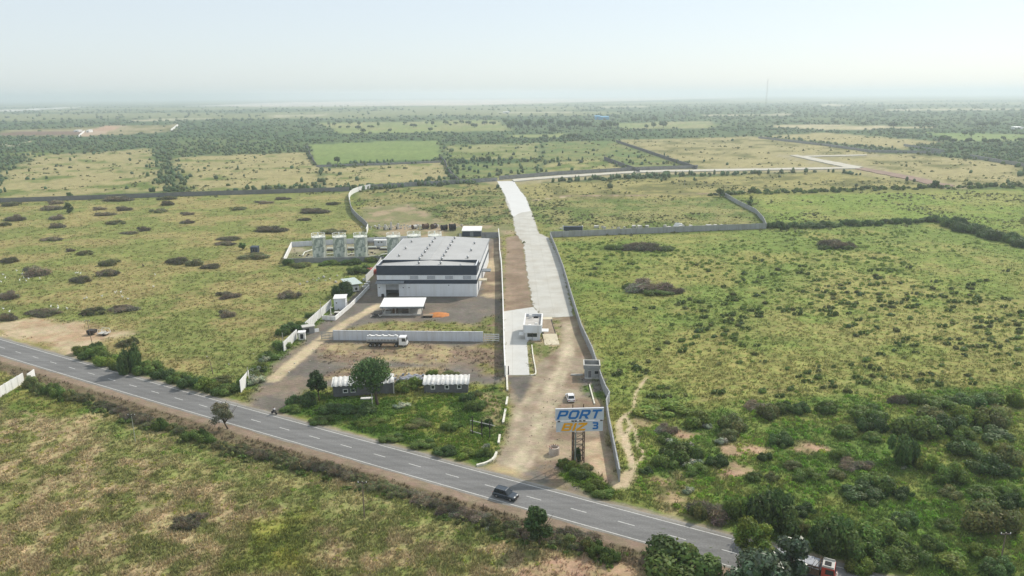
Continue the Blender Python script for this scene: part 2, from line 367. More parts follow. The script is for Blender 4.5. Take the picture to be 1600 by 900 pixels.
L([(640, 640), (720, 645), (690, 680), (640, 670)], (.21, .22, .06), LU, 4, 0, 3, 2, 1, 0)
L([(870, 742), (905, 722), (965, 770), (930, 782)], LU, GR, 3, 0, 1, 1, 1, 0)
for q in ([(1118, 697), (1155, 690), (1205, 700), (1192, 712), (1135, 710)], [(1122, 735), (1150, 727), (1170, 735), (1150, 746), (1125, 744)], [(1232, 698), (1262, 692), (1290, 702), (1262, 710), (1236, 708)],
          [(1050, 672), (1090, 678), (1085, 686), (1050, 680)], [(985, 650), (1015, 657), (1010, 668), (988, 662)]):
    L(q, PINK, (.33, .24, .15), 2.5, -.02, 1.5, 1.8, .15, 0)
L([(1025, 752), (1070, 742), (1065, 775), (1120, 815), (1100, 822), (1030, 792)], (.42, .32, .19), OL, 3, -.05, 2, 2, .3, 0)
L([(850, 880), (920, 860), (1005, 868), (1000, 900), (985, 930), (830, 930), (800, 900)], PINK, (.36, .28, .16), 3, -.02, 2, 2, .2, 0)
L([(960, 850), (1010, 862), (990, 900), (950, 890)], SO, PINK, 3, -.02, 1.5, 1, .1, 0)
for q in ([(789, 311), (822, 310), (830, 330), (842, 365), (857, 371.5), (875, 408), (887, 455), (896, 494), (848, 497), (834, 480), (826, 440), (821, 400), (818, 380), (806, 365), (801, 340)], [(777, 283), (803, 283), (822, 310), (801, 339), (789, 306)],
          [(786.5, 487), (833, 480), (848, 497.3), (823, 536), (827.5, 586), (790, 586.5)]):
    L(q, (.34, .31, .25), (.30, .27, .21), 5, 0, .4, .2, 0, 0)
for q, w_ in (([(800, 283), (870, 277.3), (1000, 269), (1340, 262.8)], 26), ([(1240, 243.2), (1340, 263.2)], 24), ([(1250, 245), (1354, 243)], 22), ([(1344, 263.5), (1440, 280), (1490, 292)], 12)): T(q, (.33, .29, .18), (.28, .25, .13), w_, 4, 3)
# foot trails
T([(1010, 590), (993, 614.6), (989.5, 641), (976, 648.6)], (.48, .40, .25), (.50, .41, .28), .36, .4, .3)
T([(976, 648.6), (965, 665.6), (966, 690)], (.48, .40, .25), (.50, .41, .28), .5, .4, .3)
T([(976, 648.6), (966, 660), (974, 682.6), (976, 696), (986, 720), (987.6, 733.6), (979, 748)], (.56, .46, .32), (.48, .40, .27), .5, .4, .3)
T([(976, 648.6), (985.7, 665.6), (978, 679), (984, 705), (988, 725)], (.56, .46, .32), (.48, .40, .27), .5, .4, .3)
T([(991.4, 669.4), (996, 692), (1004.6, 711), (993, 730), (986, 742)], (.50, .41, .27), (.54, .44, .31), .38, .4, .3)
T([(976, 690), (978, 706), (985, 722)], (.50, .41, .27), (.54, .44, .31), .34, .4, .3)
T([(982, 742), (970, 757)], (.50, .41, .28), SA, 1.7, .8, .6)
T([(989, 641), (1010, 637), (1050, 632), (1140, 620), (1300, 600), (1490, 580), (1640, 563)], (.36, .32, .14), YG, .35, .8, .6, .5)
T([(1014, 500), (1018, 530), (1012, 560), (1010, 590)], (.33, .30, .13), YG, .3, .6, .6, .5)
T([(810, 316), (836, 313), (880, 308)], (.40, .33, .24), SA, 1.2, 1.5, 1)
T([(860, 306), (1000, 305), (1100, 303), (1180, 298)], (.34, .25, .18), BR, 1.5, 3, 3)
T([(0, 224), (20, 229), (47, 221)], (.5, .46, .36), SA, 2, 3, 2)

def ground_color(X, Y):
    """base colour, plant cover and tree cover of the site plan at world points"""
    X = np.asarray(X, float); Y = np.asarray(Y, float)
    n1 = fbm(X, Y, 90, 1); n2 = fbm(X, Y, 24, 5)
    w = sstep(.42, .58, n1)[:, None]
    far = sstep(500, 610, Y)[:, None]
    C = np.array(WD) * 1.25 * (1 - .35 * w) + np.array((.12, .15, .065)) * .35 * w
    Cn = np.array(GR) * (1 - w) + np.array(YG) * w
    C = Cn * (1 - far) + C * far
    # distant country: slivers of pale fields between dark woods
    big = fbm(X * .45, Y, 420, 21, 3); m = (sstep(.50, .60, big) * sstep(1500, 2500, Y))[:, None]
    C = C * (1 - .8 * m) + np.array((.23, .24, .125)) * .8 * m
    veg = np.ones(X.shape); wood = (.85 * far[:, 0]) * (1 - .85 * m[:, 0])
    edge_n = {}
    for Lr in LAYERS:
        P = Lr[1]; A, B, sc, bias, fe, en, vg, wd = Lr[2:10]
        wdt = Lr[10] if Lr[0] == 'l' else 0
        pa = np.array(P); mg = fe + en + wdt + 1
        i = np.where((X > pa[:, 0].min() - mg) & (X < pa[:, 0].max() + mg) & (Y > pa[:, 1].min() - mg) & (Y < pa[:, 1].max() + mg))[0]
        if not len(i): continue
        x, y = X[i], Y[i]
        d = sdf_poly(x, y, P) if Lr[0] == 'p' else sdf_line(x, y, P) - wdt
        d = d + (fbm(x, y, max(en * 2.2, .8), 31, 4) - .5) * 2.6 * en
        wt = 1 - sstep(-fe, fe, d)
        t = sstep(.38, .62, fbm(x, y, sc, 41, 5) + bias)[:, None]
        c = np.array(A) * (1 - t) + np.array(B) * t
        C[i] = C[i] * (1 - wt[:, None]) + c * wt[:, None]
        veg[i] = veg[i] * (1 - wt) + vg * wt; wood[i] = wood[i] * (1 - wt) + wd * wt
    # highway shoulders and verges
    rd = road_sd(X, Y); near = (np.abs(rd) < 14) & (Y < 480) & (X < 280)
    i = np.where(near)[0]
    if len(i):
        x, y, d = X[i], Y[i], rd[i]
        nn = (fbm(x, y, 3, 51) - .5) * 2.0
        def lay(wt, col, vg):
            C[i] = C[i] * (1 - wt[:, None]) + np.array(col) * wt[:, None]; veg[i] = veg[i] * (1 - wt) + vg * wt
        lay(sstep(-11.5, -9.5, d + nn) * (d < 0), (.155, .125, .080), .5)   # brown bank of the near verge
        lay(sstep(-7.0, -6.0, d + nn * .5) * (d < 0), (.26, .20, .15), .05)
        lay((1 - sstep(4.9, 6.0, d + nn * .8)) * (d > 0), (.285, .245, .185), .05)
    mott = .80 + .4 * fbm(X, Y, 5, 61, 4)[:, None]
    C = C * mott
    return C, veg, wood

# ground material: survey colour x fine blades, clods and streaks
gm, n, l, b = _new('ground_cover')
a = n.new('ShaderNodeAttribute'); a.attribute_name = 'tone'
geo = n.new('ShaderNodeNewGeometry')
mp = n.new('ShaderNodeMapping'); mp.inputs['Rotation'].default_value = (0, 0, R(35)); mp.inputs['Scale'].default_value = (.75, 1.35, 1)
l.new(geo.outputs['Position'], mp.inputs['Vector'])
def nz(scale, det, vec, rough=.6):
    q = n.new('ShaderNodeTexNoise'); q.inputs['Scale'].default_value = scale; q.inputs['Detail'].default_value = det; q.inputs['Roughness'].default_value = rough
    l.new(vec, q.inputs['Vector']); return q.outputs['Fac']
def rng(src, a0, a1, b0, b1):
    q = n.new('ShaderNodeMapRange'); q.inputs[1].default_value = a0; q.inputs[2].default_value = a1; q.inputs[3].default_value = b0; q.inputs[4].default_value = b1
    l.new(src, q.inputs[0]); return q.outputs[0]
def mul(p, q):
    m_ = n.new('ShaderNodeMath'); m_.operation = 'MULTIPLY'; l.new(p, m_.inputs[0]); l.new(q, m_.inputs[1]); return m_.outputs[0]
f1 = nz(.9, 8, mp.outputs[0], .7); f2 = nz(.16, 6, geo.outputs['Position'], .65); f3 = nz(3.2, 4, geo.outputs['Position'])
br = mul(mul(rng(f1, .32, .68, .70, 1.30), rng(f2, .35, .65, .80, 1.2)), rng(f3, .3, .7, .8, 1.2))
amp = n.new('ShaderNodeMix'); amp.data_type = 'FLOAT'; amp.inputs[2].default_value = 1.0; l.new(a.outputs['Alpha'], amp.inputs[0]); l.new(br, amp.inputs[3]); br = amp.outputs[0]
sv = n.new('ShaderNodeVectorMath'); sv.operation = 'SCALE'; l.new(a.outputs['Color'], sv.inputs[0]); l.new(br, sv.inputs['Scale'])
hs = n.new('ShaderNodeMix'); hs.data_type = 'RGBA'; hs.blend_type = 'MULTIPLY'
f4 = nz(.45, 5, geo.outputs['Position'], .6)
cr = n.new('ShaderNodeValToRGB'); cr.color_ramp.elements[0].position = .36; cr.color_ramp.elements[0].color = (.80, 1.0, .72, 1)
cr.color_ramp.elements[1].position = .64; cr.color_ramp.elements[1].color = (1.18, 1.0, 1.08, 1); l.new(f4, cr.inputs[0])
hm_ = n.new('ShaderNodeMath'); hm_.operation = 'MULTIPLY'; hm_.inputs[1].default_value = .65; l.new(a.outputs['Alpha'], hm_.inputs[0]); l.new(hm_.outputs[0], hs.inputs[0]); l.new(sv.outputs[0], hs.inputs[6]); l.new(cr.outputs[0], hs.inputs[7])
l.new(hs.outputs[2], b.inputs['Base Color']); b.inputs['Roughness'].default_value = .95; b.inputs['Specular IOR Level'].default_value = .05
bp = n.new('ShaderNodeBump'); bp.inputs['Strength'].default_value = .55; bp.inputs['Distance'].default_value = .5
l.new(f1, bp.inputs['Height']); l.new(bp.outputs[0], b.inputs['Normal'])

# one sheet: rows grow with distance, columns fan out with them
ys = [18., 40., 60., 74.]
while ys[-1] < 70000:
    y = ys[-1]; ys.append(y + max(.32, (y * y + 3600) / (60 * 730) * 1.15 if y < 3000 else y * .09))
ys = np.array(ys); us = np.concatenate([[-3, -2, -1.5, -1.2, -1.0], np.linspace(-.9, .9, 760), [1.0, 1.2, 1.5, 2, 3]])
YY, UU = np.meshgrid(ys, us, indexing='ij')
XX = UU * np.maximum(YY, 74) ; nr, nc = XX.shape
gc, gv, gw = ground_color(XX.ravel(), YY.ravel())
idx = np.arange(nr * nc).reshape(nr, nc)
Fq = np.c_[idx[:-1, :-1].ravel(), idx[:-1, 1:].ravel(), idx[1:, 1:].ravel(), idx[1:, :-1].ravel()]
Zg = np.zeros(nr * nc)
me = np_mesh('ground', np.c_[XX.ravel(), YY.ravel(), Zg], Fq, gc, alpha=.5 + .5 * gv)
me.materials.append(gm)
structure(link_mesh('ground', me))
# the same country behind and beside the lens
mbk = MB(); mbk.poly([(-70000, -70000, -.3), (70000, -70000, -.3), (70000, 71000, -.3), (-70000, 71000, -.3)])
structure(mbk.build('terrain', mat('distant_land', (.10, .13, .06), .95, 0, .3, .01, spec=.05)))

# ---------------------------------------------------------------- sheets: highway, concrete, tracks
def strip(xs, d0, d1, z):
    V = []; 
    for x in xs:
        a_ = road_off(x, d0); b_ = road_off(x, d1); V += [(a_[0], a_[1], z), (b_[0], b_[1], z)]
    k = len(xs); return V, [(2 * i, 2 * i + 2, 2 * i + 3, 2 * i + 1) for i in range(k - 1)]
def asphalt(name, col):
    m, n, l, b = _new(name)
    g = n.new('ShaderNodeNewGeometry')
    mp = n.new('ShaderNodeMapping'); mp.inputs['Rotation'].default_value = (0, 0, R(28.3)); mp.inputs['Scale'].default_value = (.025, .9, 1); l.new(g.outputs['Position'], mp.inputs['Vector'])
    q = n.new('ShaderNodeTexNoise'); q.inputs['Scale'].default_value = 1; q.inputs['Detail'].default_value = 5; l.new(mp.outputs[0], q.inputs['Vector'])
    q2 = n.new('ShaderNodeTexNoise'); q2.inputs['Scale'].default_value = 3; q2.inputs['Detail'].default_value = 8; l.new(g.outputs['Position'], q2.inputs['Vector'])
    q3 = n.new('ShaderNodeTexNoise'); q3.inputs['Scale'].default_value = .08; q3.inputs['Detail'].default_value = 5; l.new(g.outputs['Position'], q3.inputs['Vector'])
    def r_(s, lo, hi):
        z = n.new('ShaderNodeMapRange'); z.inputs[1].default_value = .3; z.inputs[2].default_value = .7; z.inputs[3].default_value = lo; z.inputs[4].default_value = hi; l.new(s, z.inputs[0]); return z.outputs[0]
    def m_(p, q):
        z = n.new('ShaderNodeMath'); z.operation = 'MULTIPLY'; l.new(p, z.inputs[0]); l.new(q, z.inputs[1]); return z.outputs[0]
    s = n.new('ShaderNodeVectorMath'); s.operation = 'SCALE'; s.inputs[0].default_value = col
    l.new(m_(m_(r_(q.outputs[0], .86, 1.14), r_(q2.outputs[0], .86, 1.14)), r_(q3.outputs[0], .9, 1.1)), s.inputs['Scale'])
    at_ = n.new('ShaderNodeAttribute'); at_.attribute_name = 'tone'; wm = n.new('ShaderNodeVectorMath'); wm.operation = 'MULTIPLY'; l.new(s.outputs[0], wm.inputs[0]); l.new(at_.outputs['Color'], wm.inputs[1])
    l.new(wm.outputs[0], b.inputs['Base Color']); b.inputs['Roughness'].default_value = .85; b.inputs['Specular IOR Level'].default_value = .25
    return m
ASPH = asphalt('asphalt', (.170, .168, .164)); PAINT = mat('road_paint', (.60, .60, .57), .7, 0, .12, 2, dirt=(.3, .28, .26), dirtamt=.6, dscale=1.2)
fx = [x / 2 for x in range(-960, 601, 5)]
# ragged asphalt edge
V = []; tn = []; cols = [-4.3, -3.9, -3.4, -2.7, -2.2, -1.7, -1.2, -.7, 0, .7, 1.2, 1.7, 2.2, 2.7, 3.4, 4.0, 4.75]
wear = [1.35, 1.12, 1.04, .93, 1.05, .97, .92, 1.02, 1.06, 1.02, .92, .97, 1.05, .93, 1.04, 1.16, 1.55]
for k, x in enumerate(fx):
    for q, (d_, w_) in enumerate(zip(cols, wear)):
        jd = random.uniform(-.22, .22) if q in (0, len(cols) - 1) else 0; p_ = road_off(x, d_ + jd); V.append((p_[0], p_[1], .012)); e_ = w_ + random.uniform(-.015, .015)
        tn.append((e_ * (1.04 if w_ > 1.1 else 1), e_, e_ * (.92 if w_ > 1.1 else 1)))
nq = len(cols); ii = np.arange(len(fx) * nq).reshape(-1, nq)
me = np_mesh('highway', V, np.c_[ii[:-1, :-1].ravel(), ii[1:, :-1].ravel(), ii[1:, 1:].ravel(), ii[:-1, 1:].ravel()], np.array(tn)); me.materials.append(ASPH)
structure(link_mesh('highway', me))
mk = MB()
for d0, d1 in ((-3.75, -3.59), (3.59, 3.75)):
    V, Fs = strip(fx, d0, d1, .017); i0 = len(mk.v); mk.v += V; mk.f += [tuple(i0 + q for q in f_) for f_ in Fs]; mk.m += [0] * len(Fs)
# centre dashes (3 m long, 9 m apart measured on the photograph's rhythm)
def arc(x, ds):
    s = 2.074e-4 * x - .5379; return x + ds / math.hypot(1, s)
x = -480.
x = -140.6
while x > -470: x = arc(x, -8.69)
x = arc(x, -1.47)
while x < 290:
    x1 = arc(x, 2.95); V, Fs = strip([x, (x + x1) / 2, x1], -.08, .08, .017); i0 = len(mk.v); mk.v += V; mk.f += [tuple(i0 + q for q in f_) for f_ in Fs]; mk.m += [0] * len(Fs)
    x = arc(x, 8.69)
structure(mk.build('road_markings', PAINT))
def sheet(name, pts, m, z, jag=0., step=1.5):
    """a flat slab outline from the survey, its edge broken up by jag metres"""
    P = []
    for p, q in zip(pts, pts[1:] + pts[:1]):
        p, q = Vector(p), Vector(q); k = max(1, int((q - p).length / step)); nrm = Vector((-(q - p).y, (q - p).x)).normalized()
        for t in range(k): P.append(p.lerp(q, t / k) + nrm * (random.uniform(-jag, jag) if t else 0))
    bm = bmesh.new(); f = bm.faces.new([bm.verts.new((p.x, p.y, z)) for p in P])
    if f.normal.z < 0: f.normal_flip()
    bmesh.ops.triangulate(bm, faces=[f])
    ret = bmesh.ops.extrude_face_region(bm, geom=bm.faces[:]); 
    for v in [e for e in ret['geom'] if isinstance(e, bmesh.types.BMVert)]: pass
    for v in bm.verts[:len(P)]: v.co.z = 0
    bmesh.ops.recalc_face_normals(bm, faces=bm.faces)
    me = bpy.data.meshes.new(name); bm.to_mesh(me); bm.free(); me.materials.append(m)
    o = bpy.data.objects.new(name, me); COL.objects.link(o); return o
CONC = mat('concrete_paving', (.50, .49, .445), .8, 0, .07, .15, .15, 6, dirt=(.36, .325, .26), dirtamt=.6, dscale=.12, spec=.2, joints=4.6)
WETC = mat('fresh_concrete', (.64, .635, .61), .5, 0, .05, .2, .1, 5, dirt=(.52, .50, .46), dirtamt=.4, dscale=.1, spec=.35)
CPAD = mat('concrete_pad', (.54, .54, .515), .8, 0, .05, .3, .1, 6, dirt=(.48, .46, .41), dirtamt=.4, dscale=.2, spec=.2, joints=5.5)
PALE = mat('pale_track', (.52, .50, .43), .9, 0, .1, .2, .1, 2, dirt=(.40, .34, .24), dirtamt=.5, dscale=.06, spec=.1)
structure(sheet('concrete_road', G2([(789, 311), (822, 310), (830, 330), (842, 365), (857, 371.5), (875, 408), (887, 455), (896, 494), (848, 497), (834, 480), (826, 440), (821, 400), (818, 380), (806, 365), (801, 340)]), CONC, .07, .55))
structure(sheet('fresh_concrete_road', G2([(777, 283), (803, 283), (812, 297), (822, 310), (830, 330), (815, 332), (801, 339), (796, 320), (789, 306)]), WETC, .075, .5, 3))
structure(sheet('concrete_pad', G2([(786.5, 487), (833, 480), (848, 497.3), (823, 536), (827.5, 586), (790, 586.5)]), CPAD, .085, .06))
structure(sheet('track', [p for p in G2([(800, 281.5), (870, 275.8), (1000, 267.6), (1340, 261.6), (1345, 264), (1000, 270.3), (870, 279), (803, 284.5)])], PALE, .8, .8, 8))
structure(sheet('track', G2([(1234, 243.5), (1246, 243), (1349, 262.2), (1330, 264.4)]), PALE, .84, .8, 8))
structure(sheet('track', G2([(1248, 244.6), (1354, 242.2), (1354, 243.6), (1252, 246)]), PALE, .79, .5, 8))
structure(sheet('dirt_track', G2([(1336, 264.5), (1352, 262.6), (1440, 279), (1492, 291), (1470, 293), (1410, 279)]), mat('dirt_track', (.29, .21, .17), .95, 0, .2, .1, spec=.05), .5, 1.5, 8))
# ================================================================ MATERIALS
WHITE = mat('white_painted_wall', (.80, .80, .78), .7, 0, .04, .6, dirt=(.50, .46, .40), dirtamt=.5, dscale=.6, streak=1.6)
WCLAD = mat('white_cladding', (.78, .80, .82), .5, 0, .03, .4, dirt=(.60, .585, .55), dirtamt=.45, dscale=.5, streak=1.2, ribs=.8)
CHAR = mat('charcoal_cladding', (.030, .044, .070), .5, 0, .12, .5, dirt=(.06, .07, .085), dirtamt=.3, dscale=.3)
GREYC = mat('grey_sheet', (.20, .22, .24), .5, 0, .1, .6, dirt=(.12, .11, .10), dirtamt=.4)
CEM = mat('cement_render', (.30, .305, .305), .9, 0, .14, .5, .2, 5, dirt=(.16, .15, .13), dirtamt=.6, dscale=.4, spec=.1)
CEML = mat('pale_cement', (.55, .54, .50), .9, 0, .12, .5, .2, 5, dirt=(.30, .27, .23), dirtamt=.6, dscale=.5, spec=.1)
PRECAST = mat('precast_panel', (.36, .37, .375), .85, 0, .12, .35, .1, 4, dirt=(.20, .19, .17), dirtamt=.55, dscale=.7, spec=.1, streak=1.3)
BLUEW = mat('bluish_white_wall', (.66, .68, .72), .7, 0, .05, .5, dirt=(.42, .40, .37), dirtamt=.5, dscale=.7, streak=1.4)
BLOCK = mat('grey_block', (.155, .155, .160), .9, 0, .15, 1.5, .3, 4, dirt=(.09, .085, .08), dirtamt=.5, spec=.1)
BLACK = mat('black_void', (.012, .012, .013), .8, 0, .2, 1)
RUBBER = mat('rubber', (.018, .018, .019), .85, 0, .2, 3)
GLASS = mat('dark_glass', (.018, .025, .030), .08, 0, .1, 1, spec=.6)
STEEL = mat('galvanised_steel', (.42, .43, .44), .4, .7, .12, 2, dirt=(.22, .17, .13), dirtamt=.4, dscale=1.5)
RUST = mat('rusty_steel', (.10, .065, .045), .8, .2, .3, 3, dirt=(.19, .09, .045), dirtamt=.6, dscale=2)
DSTEEL = mat('dark_steel', (.05, .045, .045), .6, .4, .2, 3, dirt=(.14, .08, .05), dirtamt=.4, dscale=2)
WOOD = mat('weathered_wood', (.20, .155, .115), .85, 0, .25, 3)
BARK = mat('bark', (.085, .062, .045), .95, 0, .3, 4, .5, 8)
MINT = mat('pale_mint_roof', (.50, .58, .55), .55, 0, .06, .5, dirt=(.36, .36, .33), dirtamt=.5)
WROOF = mat('white_sheet_roof', (.84, .84, .82), .5, 0, .04, .5, dirt=(.60, .58, .54), dirtamt=.4, dscale=.4)
ORANGE = mat('orange_heap', (.52, .20, .055), .9, 0, .2, 1.5, .4, 5, dirt=(.35, .16, .08), dirtamt=.5)
REDP = mat('red_paint', (.48, .055, .035), .4, 0, .1, 2, dirt=(.2, .1, .08), dirtamt=.4, coat=.2)
SILVER = mat('silver_tank_skin', (.50, .51, .52), .4, .5, .1, 1, dirt=(.40, .38, .35), dirtamt=.4, dscale=.8)
BEIGE = mat('beige_concrete', (.60, .54, .40), .85, 0, .1, .8, .2, 5, dirt=(.40, .34, .25), dirtamt=.5)
DECK = mat('deck_planks', (.29, .225, .16), .9, 0, .2, .8, .2, 5)
YLAMP = mat('lamp_lens', (.75, .74, .70), .15, 0, .05, 3)
RLAMP = mat('red_lens', (.45, .03, .02), .2, 0, .05, 3)

def roofmat(name, col, pitch, rough=.5, dirt=(.5, .5, .5)):
    """profiled sheet metal: ribs run along local Y"""
    m = mat(name, col, rough, 0, .05, .15, dirt=dirt, dirtamt=.4, dscale=.12)
    n, l, b = m.node_tree.nodes, m.node_tree.links, m.node_tree.nodes['Principled BSDF']
    tc = n.new('ShaderNodeTexCoord'); w = n.new('ShaderNodeTexWave'); w.wave_type = 'BANDS'; w.bands_direction = 'X'; w.inputs['Scale'].default_value = pitch
    l.new(tc.outputs['Object'], w.inputs['Vector']); bp = n.new('ShaderNodeBump'); bp.inputs['Strength'].default_value = .35; bp.inputs['Distance'].default_value = .06
    l.new(w.outputs['Fac'], bp.inputs['Height']); l.new(bp.outputs[0], b.inputs['Normal']); return m
GROOF = roofmat('grey_profiled_roof', (.43, .43, .42), .9, .65, (.30, .30, .295))

# ================================================================ WALLS
def poly_off(P, d):
    out = []
    for i, p in enumerate(P):
        a = (P[i] - P[i - 1]).normalized() if i else (P[1] - P[0]).normalized()
        b = (P[i + 1] - P[i]).normalized() if i < len(P) - 1 else a
        t = (a + b).normalized(); nn = Vector((-t.y, t.x, 0)); out.append(p + nn * (d / max(.5, nn.dot(Vector((-a.y, a.x, 0))))))
    return out
def ribbon(P, th, z0, z1):
    m = MB(); Lp = poly_off(P, th / 2); Rp = poly_off(P, -th / 2); n = len(P)
    for i in range(n):
        for q, z in ((Lp[i], z0), (Rp[i], z0), (Rp[i], z1), (Lp[i], z1)): m.v.append((q.x, q.y, z if not callable(z) else z))
    for i in range(n - 1):
        a, b = 4 * i, 4 * i + 4
        for k in range(4): m.f.append((a + k, a + (k + 1) % 4, b + (k + 1) % 4, b + k)); m.m.append(0)
    m.f += [(0, 1, 2, 3), (4 * n - 1, 4 * n - 2, 4 * n - 3, 4 * n - 4)]; m.m += [0, 0]
    return m
def along(P, step):
    out = []; carry = 0
    for a, b in zip(P[:-1], P[1:]):
        Ls = (b - a).length; s = carry
        while s < Ls: out.append((a.lerp(b, s / Ls), math.atan2((b - a).y, (b - a).x))); s += step
        carry = s - Ls
    return out
def smooth_line(P, k=2):
    for _ in range(k):
        Q = [P[0]]
        for a, b in zip(P[:-1], P[1:]): Q += [a.lerp(b, .25), a.lerp(b, .75)]
        P = Q + [P[-1]]
    return P
def wall_run(label, px, h, th, m, cop=None, post=0, name='boundary_wall', cat='wall', group=None, world=None, curve=0, copm=None):
    P = world or [at(*p) for p in px]
    if curve: P = smooth_line(P, curve)
    t = thing(name, label, cat, P[0], 0, group)
    ribbon(P, th, 0, h).build('wall_panel', m, t, True)
    if cop: ribbon(P, th + .12, h + .003, h + cop).build('coping', copm or m, t, True)
    if post:
        pts = along(P, post)[:98]; first = None
        for q, a in pts:
            if first is None:
                b = MB(); b.box(-.14, .14, -th / 2 - .06, th / 2 + .06, 0, h + (cop or 0) + .06); first = b.build('post', copm or m, t); o = first
            else: o = first.copy(); COL.objects.link(o)
            o.location = q - P[0]; o.rotation_euler = (0, 0, a)
    return t
wall_run('long grey precast wall edging the open green pasture beside the dirt entrance and concrete road', [(967.5, 752.5), (951, 668), (947, 640), (952, 628), (946, 618), (939, 600), (925, 556), (908, 519), (893, 470), (880, 425), (868, 392), (859.5, 371.5)], 2.5, .16, PRECAST, .08, 3.2)
wall_run('grey wall closing the far side of the open pasture, from the concrete road to a corner', [(860.5, 371), (960, 367), (1100, 361), (1196, 357.5)], 2.9, .2, PRECAST, .1, 6)
wall_run('grey wall turning back from the pasture corner past two dark trees', [(1197, 357), (1192, 346), (1180, 333), (1150, 318), (1132, 307)], 2.6, .2, PRECAST, .1, 6)
wall_run('white topped wall between the warehouse yard and the concrete road strip', [(789.5, 589), (788, 560), (787, 520), (786, 480), (784.5, 440), (783.5, 418), (780.8, 400), (780.5, 383), (779, 366)], 3.0, .22, WHITE, .12, 0)
wall_run('short grey wall joining the warehouse yard to the dark outbuilding', [(778.5, 371.5), (752, 371.8)], 2.8, .2, CEM, .1)
wall_run('bluish white wall across the yard behind the parked tanker lorry', [(522, 531.2), (600, 532), (680, 532.8), (755, 533.5)], 2.9, .22, BLUEW, .12, 7)
tk = 'low walls around the storage tanks'
wall_run('grey front wall of the tank enclosure, nearest the warehouse', [(444.5, 411.5), (520, 409.5), (600, 408)], 2.0, .25, CEM, .1, 0)
wall_run('sunlit white end wall of the tank enclosure, away from the warehouse', [(444.3, 411.2), (456, 386)], 2.3, .25, WHITE, .1, 0)
wall_run('grey back wall of the tank enclosure, behind the tanks', [(456.3, 385.8), (520, 382), (577, 379), (640, 376)], 2.3, .25, BLUEW, .1, 0)
wall_run('dark boundary wall between the big pasture and the straw fields behind it', [(-60, 318.5), (0, 316.5), (150, 311.5), (290, 306.5), (420, 302.5), (546, 298.5)], 3.0, .25, mat('dark_wall_render', (.20, .20, .20), .9, 0, .15, .3, dirt=(.12, .12, .11), dirtamt=.5, dscale=.1), .1, 0)
wall_run('curved whitish wall stretch standing out at the far corner of the pasture', [(579, 294.5), (562, 298), (549, 303.5), (545, 311), (547, 320)], 3.2, .25, WHITE, .12, 0, curve=1)
wall_run('grey wall dropping from the curved white stretch towards the tank yard', [(547, 320.5), (549, 331), (558, 342), (568, 350), (575, 358)], 3.0, .25, CEM, .12, 0, curve=1)
wall_run('short white wall end beside the tank farm and scrap yard', [(575.3, 358.5), (573, 366)], 3.0, .25, WHITE, .1)
wall_run('grey wall behind the scrub plot, running on to the head of the concrete road', [(580, 294.8), (650, 290.5), (720, 286.5), (777, 283)], 3.0, .3, CEM, .1, 0)
wall_run('grey wall along the far edge of the pale track', [(780, 281), (870, 273.5), (1000, 266), (1090, 263)], 3.2, .3, CEM, .1, 0)
wall_run('dark wall between the smooth green field and the straw field beside it', [(480, 231), (486, 246), (493, 258.5)], 3.4, .5, BLOCK)
wall_run('dark wall bending down from the green field towards the concrete road', [(688, 248), (696, 255), (699, 266), (706, 275), (717, 285)], 3.2, .5, BLOCK)
wall_run('dark slanting wall beside the reddish dirt strip', [(944, 249.5), (968, 258.5), (999, 270)], 3.6, .5, BLOCK)
wall_run('long dark slanting wall between scrub and the straw field', [(963, 222), (1010, 238), (1050, 252), (1088, 264.5)], 3.2, .8, BLOCK)
wall_run('long grey wall slanting across the straw fields', [(1185, 216), (1290, 228), (1360, 238), (1470, 240)], 3.0, .8, CEM)
wall_run('short grey wall beside the bright patch of straw in the far fields', [(1412, 228), (1440, 233), (1475, 238)], 3.0, .8, CEM)
wall_run('grey wall at the far edge of the straw field, slanting out of view', [(1515, 246), (1560, 254), (1660, 270)], 3.4, .8, CEM)
wall_run('thin grey wall between far scrub and field', [(690, 254), (600, 257.5), (494, 261)], 2.0, .8, CEM)
wall_run('white roadside panel wall crossing the grass on the near side of the highway', [(-40, 640), (0, 621), (38, 597.5)], 2.6, .14, WHITE, 0, 2.4, 'panel_wall')
wall_run('short detached white panel wall beside the hedge on the near side of the highway', [(44, 596), (55, 588)], 2.0, .14, WHITE, 0, 0, 'panel_wall')
wall_run('white corrugated panel standing at the mouth of the yard driveway', [(376.5, 614), (390, 597)], 3.2, .14, WHITE, 0, 0, 'panel_wall')
fz = 'white panel walls along the driveway'
wall_run('white ribbed panel wall between the driveway gate post and the thin pale pole', [(444, 549), (456, 537), (464.5, 528.5)], 2.8, .14, WHITE, 0, 1.2, 'panel_wall')
wall_run('white ribbed panel wall between the small shelters and the walled white hut', [(478, 517), (490, 506), (505, 492), (518, 480)], 2.8, .14, WHITE, 0, 1.5, 'panel_wall')
wall_run('white ribbed panel wall beside the mint roofed shed and the red stack', [(572, 441), (582, 431), (591, 420), (596, 412)], 2.8, .14, WHITE, 0, 1.5, 'panel_wall')
wall_run('low white wall around the small plant beside the white hut', [(503.5, 499.5), (524, 500.5), (535, 491), (548, 480), (565, 463), (577, 450)], 1.3, .22, WHITE, .08, 0, 'low_wall')

